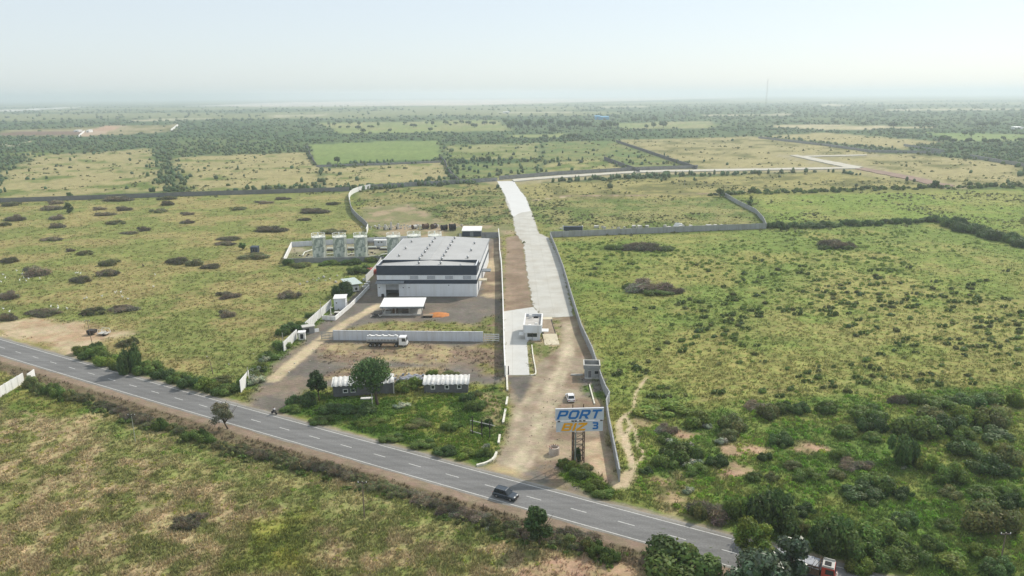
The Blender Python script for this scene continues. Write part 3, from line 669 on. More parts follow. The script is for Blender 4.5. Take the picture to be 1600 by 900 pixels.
# rail gates in the yard wall
def rail_gate(label, a, b, h, n, m):
    A, B = at(*a), at(*b); d = B - A; t = thing('rail_gate', label, 'gate', A, math.atan2(d.y, d.x)); w = d.length
    f = MB(); f.box(0, .12, -.06, .06, 0, h); f.box(w - .12, w, -.06, .06, 0, h); f.build('gate_frame', m, t)
    for k in range(n): z = .2 + (h - .5) * k / (n - 1); r = MB(); r.box(.12, w - .12, -.04, .04, z, z + .26); r.build('rail', m, t)
    for k in range(1, 3): x = w * k / 3; r = MB(); r.box(x, x + .08, -.045, .045, .2, h - .05); r.build('upright', m, t)
rail_gate('grey rail gate at the driveway end of the bluish white wall', (502, 530), (521, 531), 2.4, 5, CEM)
rail_gate('pale rail gate between the bluish white wall and the white topped wall', (756.5, 533.5), (780, 533.8), 2.4, 4, WHITE)

# ================================================================ WAREHOUSE
def warehouse():
    FL, FR = at(590.5, 463.2), at(745.2, 463.2)
    E = zat(745, 463, 419.5); PT = zat(668, 463, 414.8)
    BR, BL = at(763, 373.2, E), at(632.2, 373.2, E)
    def Q(s, t, z): 
        p = FL.lerp(FR, s).lerp(BL.lerp(BR, s), t); return (p.x, p.y, z)
    zf = lambda y: zat(668, 463.2, y)
    z1, z2, z3 = zf(443.3), zf(437.2), zf(429.8)
    T = thing('warehouse', 'large warehouse with charcoal and white bands and a low grey gable roof', 'warehouse', (FL + FR) / 2)
    D = (BR - FR).length; tb = 9.5 / D; RZ = PT - .12; W_ = (FR - FL).length
    # wall shell: front with a door hole, sides, back
    d0, d1 = .085, .215; dz = z1 - .25
    m = MB()
    def wl(a, b, za, zb): m.poly([(*a[:2], za), (*b[:2], za), (*b[:2], zb), (*a[:2], zb)])
    F = lambda s: Q(s, 0, 0)
    wl(F(0), F(d0), 0, PT - .02); wl(F(d1), F(1), 0, PT - .02); wl(F(d0), F(d1), dz, PT - .02)
    wl(Q(1, 0, 0), Q(1, 1, 0), 0, E); wl(Q(0, 1, 0), Q(0, 0, 0), 0, E)
    m.poly([Q(1, 1, 0), Q(0, 1, 0), Q(0, 1, E), Q(.5, 1, RZ), Q(1, 1, E)])
    m.build('wall', WCLAD, T, True)
    out = lambda p, q, o: (Vector((q[1] - p[1], -(q[0] - p[0]), 0)).normalized() * o)
    def band(p, q, za, zb, o, name, mt):
        b = MB(); p, q = Vector((*p[:2], 0)), Vector((*q[:2], 0)); nrm = out(p, q, o); n0 = out(p, q, .004)
        a0, a1, b0, b1 = p + n0, q + n0, p + nrm, q + nrm
        b.hexa([(a0.x, a0.y, za), (a1.x, a1.y, za), (b1.x, b1.y, za), (b0.x, b0.y, za)], [(a0.x, a0.y, zb), (a1.x, a1.y, zb), (b1.x, b1.y, zb), (b0.x, b0.y, zb)])
        return b.build(name, mt, T, True)
    band(F(0), F(1), z3, PT, .08, 'charcoal_band', CHAR); band(F(0), F(1), z1, z2, .08, 'charcoal_band', CHAR)
    for s0, s1, p, q in ((0, 1, Q(1, tb, 0), Q(1, 1, 0)), (1, 0, Q(0, 1, 0), Q(0, tb, 0))):
        band(p, q, E - 1.5, E - .02, .08, 'charcoal_band', CHAR); band(p, q, z1, z2 - .2, .08, 'charcoal_band', CHAR)
    band(Q(1, 0, 0), Q(1, tb, 0), z3, PT, .08, 'charcoal_band', CHAR); band(Q(0, tb, 0), Q(0, 0, 0), z3, PT, .08, 'charcoal_band', CHAR)
    band(Q(1, 0, 0), Q(1, tb, 0), z1, z2, .08, 'charcoal_band', CHAR)
    # parapet around the front bay (inner skins and white capping)
    p = MB(); c = MB()
    inner = [Q(.012, tb, 0), Q(.012, .25 * tb / 9.5, 0), Q(.988, .25 * tb / 9.5, 0), Q(.988, tb, 0)]
    for a, b_ in zip(inner[:-1], inner[1:]): p.poly([(*a[:2], E - .4), (*b_[:2], E - .4), (*b_[:2], PT - .03), (*a[:2], PT - .03)])
    p.hexa([Q(0, tb, E - .4), Q(1, tb, E - .4), Q(1, tb + .2 / D, E - .4), Q(0, tb + .2 / D, E - .4)], [Q(0, tb, PT), Q(1, tb, PT), Q(1, tb + .2 / D, PT), Q(0, tb + .2 / D, PT)])
    p.build('parapet', CHAR, T, True)
    for (sa, ta), (sb, tb2), (sc_, tc), (sd, td) in (((0, 0), (.012, .025 * tb), (.012, tb), (0, tb)), ((.988, .025 * tb), (1, 0), (1, tb), (.988, tb)), ((.012, 0), (.988, 0), (.988, .025 * tb), (.012, .025 * tb))):
        c.hexa([Q(sa, ta, PT + .003), Q(sb, tb2, PT + .003), Q(sc_, tc, PT + .003), Q(sd, td, PT + .003)], [Q(sa, ta, PT + .09), Q(sb, tb2, PT + .09), Q(sc_, tc, PT + .09), Q(sd, td, PT + .09)])
    c.build('parapet_cap', BLUEW, T, True)
    # gable roof, two slopes, in two lengths (front bay, main hall)
    def slope(sa, sb, ta, tb_, za, zb):
        r = MB(); r.hexa([Q(sa, ta, za - .12), Q(sb, ta, zb - .12), Q(sb, tb_, zb - .12), Q(sa, tb_, za - .12)], [Q(sa, ta, za), Q(sb, ta, zb), Q(sb, tb_, zb), Q(sa, tb_, za)])
        return r.build('roof', GROOF, T, True)
    slope(.013, .5, .03 * tb, tb - .002, E + .02, RZ); slope(.5, .987, .03 * tb, tb - .002, RZ, E + .02)
    slope(-.012, .5, tb + .21 / D, 1.012, E + .06, RZ + .06); slope(.5, 1.012, tb + .21 / D, 1.012, RZ + .06, E + .06)
    g = MB(); g.tube([Q(.5, tb + .01, RZ + .08), Q(.5, 1.01, RZ + .08)], .09, 6); g.build('ridge_cap', GROOF, T, True)
    for s in (-.016, 1.016):
        g = MB(); g.tube([Q(s, tb + .005, E - .05), Q(s, 1.01, E - .05)], .16, 6); g.build('gutter', BLUEW if s < 0 else GREYC, T, True)
    # turbine ventilators
    def roofz(s): return E + (RZ - E) * (1 - abs(s - .5) * 2) + .06
    first = None
    vs = [(.385, tb + (1 - tb) * k) for k in (.03, .16, .30, .44, .58, .74, .90)] + [(.615, tb + (1 - tb) * k) for k in (.03, .16, .30, .44, .58, .74, .90)]
    vs += [(.13, tb + (1 - tb) * k) for k in (.2, .5, .8)] + [(.87, tb + (1 - tb) * k) for k in (.13, .42, .72)] + [(.41, tb * .4), (.63, tb * .4), (.84, tb * .15)]
    for s, t in vs:
        q = Vector(Q(s, t, roofz(s)))
        if first is None:
            v = MB(); v.lathe([(.0, 0), (.30, 0), (.26, .35), (.42, .42), (.50, .62), (.46, .82), (.28, .98), (0, 1.04)], 12); first = v.build('roof_vent', STEEL, T, smooth=True); o = first
        else: o = first.copy(); COL.objects.link(o)
        o.location = q - T.location
    # high windows in the white band
    for sa, sb in ((.335, .415), (.505, .585), (.685, .765), (.865, .945)):
        b = band(F(sa), F(sb), z2 + .25, z3 - .3, .05, 'window', GREYC)
        pa, pb = Vector(F(sa)), Vector(F(sb)); lv = MB()
        for k in range(5):
            z = z2 + .35 + (z3 - z2 - .8) * k / 4; nrm = out(pa, pb, .11); a0 = pa + out(pa, pb, .055); a1 = pb + out(pa, pb, .055)
            lv.hexa([(a0.x, a0.y, z), (a1.x, a1.y, z), ((pb + nrm).x, (pb + nrm).y, z - .06), ((pa + nrm).x, (pa + nrm).y, z - .06)], [(a0.x, a0.y, z + .05), (a1.x, a1.y, z + .05), ((pb + nrm).x, (pb + nrm).y, z - .01), ((pa + nrm).x, (pa + nrm).y, z - .01)])
        w = lv.build('louvre', BLUEW, T, True); w.parent = b
    # loading door: recess, half-raised roller shutter, canopy
    r = MB(); q0, q1 = Vector(F(d0)), Vector(F(d1)); inn = -out(q0, q1, 5.0)
    a, b_, c_, d_ = q0, q1, q1 + inn, q0 + inn
    for u, v in ((b_, c_), (c_, d_), (d_, a)): r.poly([(u.x, u.y, 0), (v.x, v.y, 0), (v.x, v.y, dz), (u.x, u.y, dz)])
    r.poly([(a.x, a.y, dz), (b_.x, b_.y, dz), (c_.x, c_.y, dz), (d_.x, d_.y, dz)])
    r.build('loading_bay', GREYC, T, True)
    sh = band(F(d0), F(d1), dz * .55, dz, -.25, 'roller_shutter', PRECAST)
    cn = MB(); A0, A1 = Vector(Q(-.008, 0, 0)), Vector(Q(.275, 0, 0)); o1 = out(A0, A1, 2.0); o0 = out(A0, A1, .085); zc = z2 - .3
    cn.hexa([(*(A0 + o0)[:2], zc - .2), (*(A1 + o0)[:2], zc - .2), (*(A1 + o1)[:2], zc - .75), (*(A0 + o1)[:2], zc - .75)], [(*(A0 + o0)[:2], zc), (*(A1 + o0)[:2], zc), (*(A1 + o1)[:2], zc - .55), (*(A0 + o1)[:2], zc - .55)])
    cn.build('canopy', GREYC, T, True)
    for t0, t1, wd, mt in ((.115, .17, 3.0, BEIGE), (.37, .45, 3.4, GREYC)):
        A0, A1 = Vector(Q(1, t0, 0)), Vector(Q(1, t1, 0)); o0, o1 = out(A0, A1, .09), out(A0, A1, wd); zc = z1 - .6
        cn = MB(); cn.hexa([(*(A0 + o0)[:2], zc), (*(A0 + o1)[:2], zc), (*(A1 + o1)[:2], zc), (*(A1 + o0)[:2], zc)], [(*(A0 + o0)[:2], zc + .3), (*(A0 + o1)[:2], zc + .3), (*(A1 + o1)[:2], zc + .3), (*(A1 + o0)[:2], zc + .3)])
        cn.build('dock_canopy', mt, T, True)
        dd = MB(); i0 = out(A0, A1, .012)
        dd.poly([(*(A0 + i0)[:2], .6), (*(A1 + i0)[:2], .6), (*(A1 + i0)[:2], zc - .3), (*(A0 + i0)[:2], zc - .3)]); dd.build('dock_door', GREYC, T, True)
    for s in (.02, .262, .32, .72):
        l_ = MB(); q = Vector(F(s)) + out(Vector(F(0)), Vector(F(1)), .2); zz = z1 - .6 if s == .72 else z1 - 1.5
        l_.box(q.x - .15, q.x + .15, q.y - .15, q.y + .1, zz, zz + .25); l_.build('wall_lamp', BLACK, T, True)
    return Q, E
WQ, WE = warehouse()

# small things against the warehouse front
def ac_unit(label, px, py, w, h):
    g = at(px, py); t = thing('condenser_unit', label, 'machine', g)
    b = MB(); b.box(-w / 2, w / 2, -.4, .4, .15, h); b.build('casing', BLACK, t, bevel=.04)
    f = MB(); f.tube([(0, -.42, h * .55), (0, -.4, h * .55)], .3, 12); f.build('fan', DSTEEL, t)
    l_ = MB(); 
    for sx in (-1, 1): k = MB(); k.box(sx * w * .38 - .06, sx * w * .38 + .06, -.3, .3, 0, .15); k.build('foot', DSTEEL, t)
ac_unit('dark machine standing against the white warehouse wall, beyond the loading door', 640, 461.5, 2.2, 1.5)
ac_unit('small dark machine against the warehouse corner, before the loading door', 598, 464.5, .8, 1.2)

# ================================================================ STORAGE TANKS
def tankmat():
    m, n, l, b = _new('mottled_tank_cladding')
    tc = n.new('ShaderNodeTexCoord'); mp = n.new('ShaderNodeMapping'); mp.inputs['Scale'].default_value = (.9, .9, .55); l.new(tc.outputs['Object'], mp.inputs[0])
    v = n.new('ShaderNodeTexVoronoi'); v.distance = 'CHEBYCHEV'; v.inputs['Scale'].default_value = 1.0; l.new(mp.outputs[0], v.inputs['Vector'])
    cr = n.new('ShaderNodeValToRGB'); e = cr.color_ramp.elements; e[0].position = .2; e[0].color = (.30, .35, .31, 1); e[1].position = .85; e[1].color = (.66, .69, .62, 1)
    x = e.new(.5); x.color = (.44, .48, .43, 1)
    s = n.new('ShaderNodeSeparateColor'); l.new(v.outputs['Color'], s.inputs[0]); l.new(s.outputs[0], cr.inputs[0]); l.new(cr.outputs[0], b.inputs['Base Color'])
    b.inputs['Roughness'].default_value = .55; b.inputs['Metallic'].default_value = .2; return m
TANK = tankmat(); TRIM = mat('pale_rail_paint', (.72, .73, .66), .6, 0, .06, 2)
def make_tank(label, g, rad, h):
    t = thing('storage_tank', label, 'tank', g, 0, 'storage tanks in the walled tank farm')
    b = MB(); b.lathe([(rad, 0), (rad, h)], 36); b.build('shell', TANK, t, smooth=True)
    r = MB(); r.lathe([(rad + .003, h - .30), (rad + .16, h - .30), (rad + .16, h + .02), (rad, h + .04), (rad * .5, h + .35), (0, h + .45)], 36); r.build('tank_lid', TRIM, t, smooth=False)
    q = MB(); q.lathe([(rad + .02, .0), (rad + .35, 0), (rad + .35, .25), (rad + .02, .25)], 36); q.build('plinth', CEML, t)
    for z, w in ((h + .62, .05), (h + 1.25, .16)):
        k = MB(); k.lathe([(rad - .05, z), (rad + .09, z), (rad + .09, z + w), (rad - .05, z + w), (rad - .05, z)], 36); k.build('hand_rail', TRIM, t)
    for i in range(10):
        a = 2 * math.pi * i / 10; k = MB(); k.tube([(rad * math.cos(a), rad * math.sin(a), h), (rad * math.cos(a), rad * math.sin(a), h + 1.25)], .05, 5); k.build('rail_post', TRIM, t)
    a = -.5; la = MB(); cx, cy = (rad + .28) * math.cos(a), (rad + .28) * math.sin(a); tx, ty = -math.sin(a) * .3, math.cos(a) * .3
    for sg in (-1, 1): la.tube([(cx + sg * tx, cy + sg * ty, 0), (cx + sg * tx, cy + sg * ty, h + 1.2)], .05, 5)
    for i in range(int(h / .5)): la.tube([(cx - tx, cy - ty, .4 + i * .5), (cx + tx, cy + ty, .4 + i * .5)], .03, 4)
    la.build('ladder', TRIM, t)
    p = MB(); p.tube([(0, 0, h + .4), (0, 0, h + 1.7)], .3, 10); p.build('hatch', TRIM, t)
    p = MB(); a = .35; p.tube([((rad + .2) * math.cos(a), (rad + .2) * math.sin(a), .2), ((rad + .2) * math.cos(a), (rad + .2) * math.sin(a), h + .3), (rad * .6 * math.cos(a), rad * .6 * math.sin(a), h + .8)], .11, 8); p.build('pipe', TRIM, t)
tk_ = ['{} storage tank from the enclosure end wall, mottled grey with a pale railed lid'.format(ordinal(k)) for k in range(1, 7)]
hh = zat(499, 402.5, 369.5)
for k, px in enumerate((499.5, 532, 564.6, 616, 648, 680.5)):
    make_tank(tk_[k], at(px, 402.5 - .2 * k), 2.88 + (.0 if k < 3 else .05), hh + (.3 if k > 3 else 0) * 1.2)
# pipework on the tank farm floor
def pipe_run(label, pts, r, m=TRIM, sup=3):
    P = [at(x, y) for x, y in pts]; t = thing('pipe_run', label, 'pipes', P[0])
    b = MB(); b.tube([p + Vector((0, 0, .6)) for p in P], r, 8); b.build('pipe', m, t, True)
    for q, a in along(P, sup * 1.0)[:20]: s = MB(); s.box(q.x - .12, q.x + .12, q.y - .12, q.y + .12, 0, .6 - r); s.build('support', CEML, t, True)
pipe_run('bent white pipe before the first storage tank', [(473, 401), (476, 396), (488, 392)], .22)
pipe_run('white pipe on the ground between the first two tanks', [(511, 399), (523, 397.5)], .25)
pipe_run('white pipe between the second and third tanks', [(543, 399.5), (556, 397.5)], .25)
pipe_run('white pipe beside the fourth tank, near the warehouse roof', [(595, 400), (607, 398)], .28)
pipe_run('pale pipe run along the front wall of the tank farm', [(478, 403.5), (540, 402.6), (600, 401.5)], .16)
for k, (a, b_, c) in enumerate((((513, 393), (523, 390), 'between the first two tanks'), ((545, 392), (556, 389), 'between the second and third tanks'), ((577, 391), (592, 387), 'between the third and fourth tanks'), ((596, 392), (607, 389), 'close beside the fourth tank'))):
    A, B = at(*a), at(*b_); t = thing('pump_skid', 'whitish pump skid with dark base ' + c, 'machine', (A + B) / 2)
    w = (B - A).length / 2; m = MB(); m.box(-w, w, -.9, .9, 0, .35); m.build('base_plate', DSTEEL, t)
    m = MB(); m.tube([(-w * .8, 0, .95), (w * .3, 0, .95)], .5, 12); m.build('pump_body', TRIM, t)
    m = MB(); m.box(w * .4, w * .85, -.4, .4, .36, 1.2); m.build('motor', CEM, t)
t = thing('control_cabin', 'grey flat cabin with dark slots between the third and fourth tanks', 'cabin', at(595, 383.5))
m = MB(); m.box(-3.0, 3.0, -1, 1, 0, 2.6); m.build('wall', BLUEW, t); m = MB(); m.box(-3.2, 3.2, -1.2, 1.2, 2.603, 2.8); m.build('roof', WROOF, t)
for x in (-1.2, .3): m = MB(); m.box(x, x + .7, -1.05, -1.003, 1.5, 2.1); m.build('window', GLASS, t)
t = thing('cable_tray', 'dark slatted rack beside the grey cabin in the tank farm', 'rack', at(580, 384))
for z in (.4, 1.0, 1.6, 2.2): m = MB(); m.box(-1.6, 1.6, -.5, .5, z, z + .15); m.build('shelf', DSTEEL, t)
for sx in (-1.5, 1.5): m = MB(); m.box(sx - .08, sx + .08, -.5, .5, 0, 2.5); m.build('leg', DSTEEL, t)
# ================================================================ OUTBUILDINGS
def hut(name, label, cat, g, w, d, h, rz=0, wallm=WHITE, roofm=WROOF, slope=0., over=.3, rt=.15, group=None):
    """w along local x, d along local y (front at y = 0), flat or lean-to roof"""
    t = thing(name, label, cat, g, rz, group)
    m = MB(); m.hexa([(-w / 2, 0, 0), (w / 2, 0, 0), (w / 2, d, 0), (-w / 2, d, 0)], [(-w / 2, 0, h), (w / 2, 0, h), (w / 2, d, h + slope), (-w / 2, d, h + slope)]); m.build('wall', wallm, t)
    m = MB(); a, b = -w / 2 - over, w / 2 + over; e = slope * over / d
    m.hexa([(a, -over, h + .004 - e), (b, -over, h + .004 - e), (b, d + over, h + slope + .004 + e), (a, d + over, h + slope + .004 + e)], [(a, -over, h + rt - e), (b, -over, h + rt - e), (b, d + over, h + slope + rt + e), (a, d + over, h + slope + rt + e)])
    m.build('roof', roofm, t); return t
def win(t, x0, x1, z0, z1, y=0., face='y', glass=GLASS, frame=WHITE, name='window', fr=.1):
    f = MB(); p = MB()
    def bx(mb, a, b, c, d, lo, hi):
        if face == 'y': mb.box(a, b, y - hi, y - lo, c, d)
        elif face == 'x': mb.box(y + lo, y + hi, a, b, c, d)
        else: mb.box(y - hi, y - lo, a, b, c, d)
    bx(f, x0, x0 + fr, z0, z1, .003, .07); bx(f, x1 - fr, x1, z0, z1, .003, .07); bx(f, x0 + fr, x1 - fr, z0, z0 + fr, .003, .07); bx(f, x0 + fr, x1 - fr, z1 - fr, z1, .003, .07)
    o = f.build(name, frame, t); bx(p, x0 + fr, x1 - fr, z0 + fr, z1 - fr, .003, .03); q = p.build('pane', glass, o); return o
def parapet_roof(t, x0, x1, y0, y1, z, h, th, m, cap, floor):
    b = MB(); b.box(x0, x1, y0, y0 + th, z, z + h); b.box(x0, x1, y1 - th, y1, z, z + h); b.box(x0, x0 + th, y0 + th, y1 - th, z, z + h); b.box(x1 - th, x1, y0 + th, y1 - th, z, z + h); b.build('parapet', m, t)
    c = MB(); o = .05
    c.box(x0 - o, x1 + o, y0 - o, y0 + th + o, z + h + .003, z + h + .08); c.box(x0 - o, x1 + o, y1 - th - o, y1 + o, z + h + .003, z + h + .08); c.box(x0 - o, x0 + th + o, y0 + th + o, y1 - th - o, z + h + .003, z + h + .08); c.box(x1 - th - o, x1 + o, y0 + th + o, y1 - th - o, z + h + .003, z + h + .08)
    c.build('parapet_cap', cap, t); f = MB(); f.box(x0 + th, x1 - th, y0 + th, y1 - th, z - .15, z + .02); f.build('roof', floor, t)
# gatehouse office
g0, g1 = at(819, 532.5), at(845, 532.5); gw = (g1 - g0).length; gz = zat(832, 532.5, 508); gd = (at(850, 489.5, gz) - at(846, 507.5, gz)).length
t = thing('gate_office', 'white single storey gate office with deep flat roof beside the concrete road', 'office', (g0 + g1) / 2, R(-4))
rb = gz * .52
m = MB(); m.box(-gw / 2 + .3, gw / 2 - .3, .3, gd - .3, .0, rb - .002); m.build('wall', BLUEW, t)
m = MB(); m.box(-gw / 2 - .25, gw / 2 + .25, -.15, gd + .15, rb, gz - .9); m.build('roof_slab', BLUEW, t)
parapet_roof(t, -gw / 2 - .25, gw / 2 + .25, -.15, gd + .15, gz - .9, .85, .3, BLUEW, WHITE, mat('dusty_roof', (.42, .40, .37), .9, 0, .15, .6, dirt=(.62, .60, .56), dirtamt=.8, dscale=.5))
win(t, -gw / 2 + .8, gw / 2 - 1.0, rb * .40, rb - .15, .3)
win(t, 1.5, 4.5, rb * .4, rb - .25, gw / 2 - .3, 'x'); win(t, 6.0, 7.4, .02, rb - .4, gw / 2 - .3, 'x', WOOD, name='door')
win(t, 1.0, 5.0, rb * .4, rb - .25, -gw / 2 + .3, '-x')
m = MB(); m.box(gw / 2 + .26, gw / 2 + 2.2, 1.0, 3.6, rb - .1, rb + .15); m.build('door_canopy', WHITE, t)
m = MB(); m.box(-gw / 2 - 1.6, -gw / 2 - .26, .8, 3.6, rb * .55, rb * .55 + .15); m.build('window_canopy', WHITE, t)
for k, (x, y, w, h, mm) in enumerate(((-.9, 2.2, .8, .35, WHITE), (.6, 1.0, 1.0, .25, CEML), (-1.0, gd - 1.6, .9, 1.0, WHITE), (.7, gd - 1.5, 1.4, .4, BLACK), (1.0, 4.0, .8, .3, WHITE))):
    m = MB(); m.box(x - w / 2, x + w / 2, y - .35, y + .35, gz - .875, gz - .875 + h); m.build('roof_unit', mm, t)
m = MB(); m.tube([(-.1, .2, .0), (-.1, .2, rb - .1)], .06, 6); m.build('drain_pipe', DSTEEL, t)
# weighbridge
A, B = at(854.5, 539), at(853, 497.5)
t = thing('weighbridge', 'beige ended weighbridge with brown deck beside the gate office', 'weighbridge', A, R(2))
L_ = (B - A).length; w1 = (at(874, 538) - at(851, 538)).length
m = MB(); m.hexa([(-.6, 0, 0), (w1 - .6, 0, 0), (w1 - .6, L_ * .34, 0), (-.6, L_ * .34, 0)], [(-.6, 0, .06), (w1 - .6, 0, .06), (w1 - .6, L_ * .34, .45), (-.6, L_ * .34, .45)]); m.build('ramp', BEIGE, t)
m = MB(); m.box(-.1, w1 - 1.1, L_ * .345, L_ * .90, .25, .42); m.build('deck', DECK, t)
m = MB(); m.box(-.5, w1 - .5, L_ * .905, L_, 0, .45); m.build('end_slab', BEIGE, t)
for x in (-.35, w1 - 1.05): m = MB(); m.box(x, x + .2, L_ * .345, L_ * .90, 0, .5); m.build('side_beam', DSTEEL, t)
# grey guard post by the entrance wall
g0, g1 = at(912, 590.5), at(937, 590.5); w = (g1 - g0).length * .86; h = zat(922, 591, 571)
t = thing('guard_post', 'small grey guard post with walled flat roof against the precast wall', 'guard post', at(924.5, 591), R(-4))
m = MB(); m.box(-w / 2, w / 2, 0, 3.4, 0, h - .9); m.build('wall', PRECAST, t)
parapet_roof(t, -w / 2 - .35, w / 2 + .35, -.35, 3.7, h - .9, 1.0, .2, CEM, CEML, CEML)
win(t, -w / 2 + .75, -w / 2 + 1.75, .05, 2.1, 0, 'y', BLOCK, CEML, 'door'); win(t, .6, 1.75, 1.1, 2.1, 0, 'y', GLASS, CEML)
m = MB(); m.box(-w / 2 - .1, w / 2 + .1, -.6, -.003, 0, .2); m.build('step', CEML, t)
t2 = thing('kerb', 'low pale kerb in front of the grey guard post', 'kerb', at(892, 586.5)); q = (at(910, 585.5) - at(892, 586.5)); m = MB(); m.box(0, q.length, -.2, .2, 0, .35); m.build('kerb_stone', CEML, t2)
# white hut on the driveway
A, B = at(523, 484), at(540, 484.5); t = hut('white_hut', 'white flat roofed hut behind the low walled plant by the driveway', 'hut', (A + B) / 2, (B - A).length, 4.6, zat(531, 484, 466.5), R(6), BLUEW, WHITE, .1, .25)
win(t, 1.6, 2.6, .03, 2.1, (B - A).length / 2, 'x', GLASS, name='door'); win(t, -(B - A).length / 2 + .5, -(B - A).length / 2 + 1.2, 2.2, 2.8, 0)
t = thing('vent_stack', 'white upright pipe in the low walled plant before the white hut', 'pipe', at(517, 492)); m = MB(); m.tube([(0, 0, 0), (0, 0, 2.9)], .16, 8); m.build('pipe', WHITE, t); m = MB(); m.tube([(0, 0, 2.5), (.7, 0, 2.5)], .14, 8); m.build('elbow', WHITE, t); m = MB(); m.box(-.4, .4, -.4, .4, 0, .25); m.build('foot', CEML, t)
t = thing('plant_unit', 'dark plant box with pale lid inside the low walled plant', 'machine', at(529, 491.5)); m = MB(); m.box(-1.2, 1.2, -.7, .7, 0, .8); m.build('casing', DSTEEL, t); m = MB(); m.box(-1.3, 1.3, -.8, .8, .803, .95); m.build('lid', CEML, t)
# mint shed
A = at(545.5, 458); t = thing('mint_shed', 'open shed with pale mint lean-to roof beside the driveway', 'shed', A, R(30))
for x, y in ((.2, .2), (4.6, .2), (.2, 8), (4.6, 8)): m = MB(); m.tube([(x, y, 0), (x, y, 3.0)], .1, 6); m.build('post', CEML, t)
m = MB(); m.hexa([(-.3, -.4, 3.0), (5.2, -.4, 3.0), (5.2, 9, 3.3), (-.3, 9, 3.3)], [(-.3, -.4, 3.15), (5.2, -.4, 3.15), (5.2, 9, 3.45), (-.3, 9, 3.45)]); m.build('roof', MINT, t)
m = MB(); m.box(.3, 4.7, 4.5, 4.7, 0, 2.9); m.build('back_panel', CEML, t)
t = thing('generator', 'boxy white generator with round dark fan under the mint shed roof', 'generator', at(552, 456.8), R(30)); m = MB(); m.box(0, 2.4, 0, 1.6, .2, 2.2); m.build('casing', WHITE, t, bevel=.05); m = MB(); m.tube([(1.2, -.03, 1.2), (1.2, -.003, 1.2)], .5, 14); m.build('fan', BLACK, t); m = MB(); m.box(.05, 2.35, .1, 1.5, 0, .197); m.build('skid', DSTEEL, t)
for k, (x, y, lab) in enumerate(((569, 450.5, 'small pale crate beyond the mint shed, nearest its posts'), (572.5, 446.5, 'small pale crate beyond the mint shed, farther along the low wall'), (575.5, 443, 'small pale crate beyond the mint shed, nearest the warehouse'))):
    t = thing('crate', lab, 'crate', at(x, y), R(20)); m = MB(); m.box(-.7, .7, -.5, .5, 0, .8); m.build('crate_body', CEML, t); m = MB(); m.box(-.75, .75, -.55, .55, .803, .9); m.build('lid', WHITE, t)
# gate shelters on the driveway
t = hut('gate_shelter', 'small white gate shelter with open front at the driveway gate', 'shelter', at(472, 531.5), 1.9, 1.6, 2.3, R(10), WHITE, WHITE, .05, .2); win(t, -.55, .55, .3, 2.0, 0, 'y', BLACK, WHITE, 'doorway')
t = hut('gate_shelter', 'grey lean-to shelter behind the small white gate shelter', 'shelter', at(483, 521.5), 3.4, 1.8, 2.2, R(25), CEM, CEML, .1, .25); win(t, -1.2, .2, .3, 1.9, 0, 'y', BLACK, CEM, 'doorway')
t = thing('signboard', 'low white board leaning beside the grey lean-to shelter', 'board', at(489.5, 519.5), R(25)); m = MB(); m.hexa([(0, 0, 0), (1.8, 0, 0), (1.8, .1, 0), (0, .1, 0)], [(0, .5, 1.0), (1.8, .5, 1.0), (1.8, .6, 1.0), (0, .6, 1.0)]); m.build('board', WHITE, t); m = MB(); m.tube([(.9, .55, .9), (.9, 1.1, 0)], .04, 5); m.build('prop', DSTEEL, t)
# open canopy shed in the yard
A, B = at(597, 492.5), at(661, 492.5); w = (B - A).length; h = zat(600, 492.5, 478.5)
t = thing('canopy_shed', 'open shed with bright white roof standing in front of the warehouse', 'shed', (A + B) / 2)
hb = zat(630, 484, 466.5) 
m = MB(); m.hexa([(-w / 2 - .5, -1.0, h), (w / 2 + .3, -1.0, h), (w / 2 + .3, 8.2, h + .5), (-w / 2 - .5, 8.2, h + .5)], [(-w / 2 - .5, -1.0, h + .18), (w / 2 + .3, -1.0, h + .18), (w / 2 + .3, 8.2, h + .68), (-w / 2 - .5, 8.2, h + .68)]); m.build('roof', WROOF, t)
m = MB(); m.box(-w / 2 - .3, w / 2 + .1, -1.15, -1.01, h - .35, h + .05); m.build('fascia', GREYC, t)
for x in (-w / 2 + .3, -w / 6, w / 6, w / 2 - .3):
    for y in (0, 7.2): m = MB(); m.box(x - .15, x + .15, y - .15, y + .15, 0, h + .01 + y * .054); m.build('post', STEEL, t)
m = MB(); m.box(-w / 2 + .5, w / 2 - .5, 7.4, 7.5, .1, h); m.build('back_panel', GREYC, t)
m = MB(); m.box(-w / 2 + .2, w / 2 - .8, -.4, 7.3, .02, .45); m.build('platform', CEML, t)
for k, (x, w_, h_, mm, lab) in enumerate(((-2.6, 1.6, 1.3, RUST, 'rusty crate under the bright white shed roof, next to its middle post'), (1.0, 2.4, 1.0, DSTEEL, 'long dark crate under the bright white shed roof'), (-4.8, 1.8, .9, CEM, 'grey crate under the bright white shed roof, driveway end'))):
    tt = thing('crate', lab, 'crate', (A + B) / 2 + Vector((x, 1.2, .452))); m = MB(); m.box(-w_ / 2, w_ / 2, -.6, .6, 0, h_); m.build('crate_body', mm, tt); m = MB(); m.box(-w_ / 2 - .03, w_ / 2 + .03, -.63, .63, h_ + .003, h_ + .08); m.build('lid', WOOD, tt)
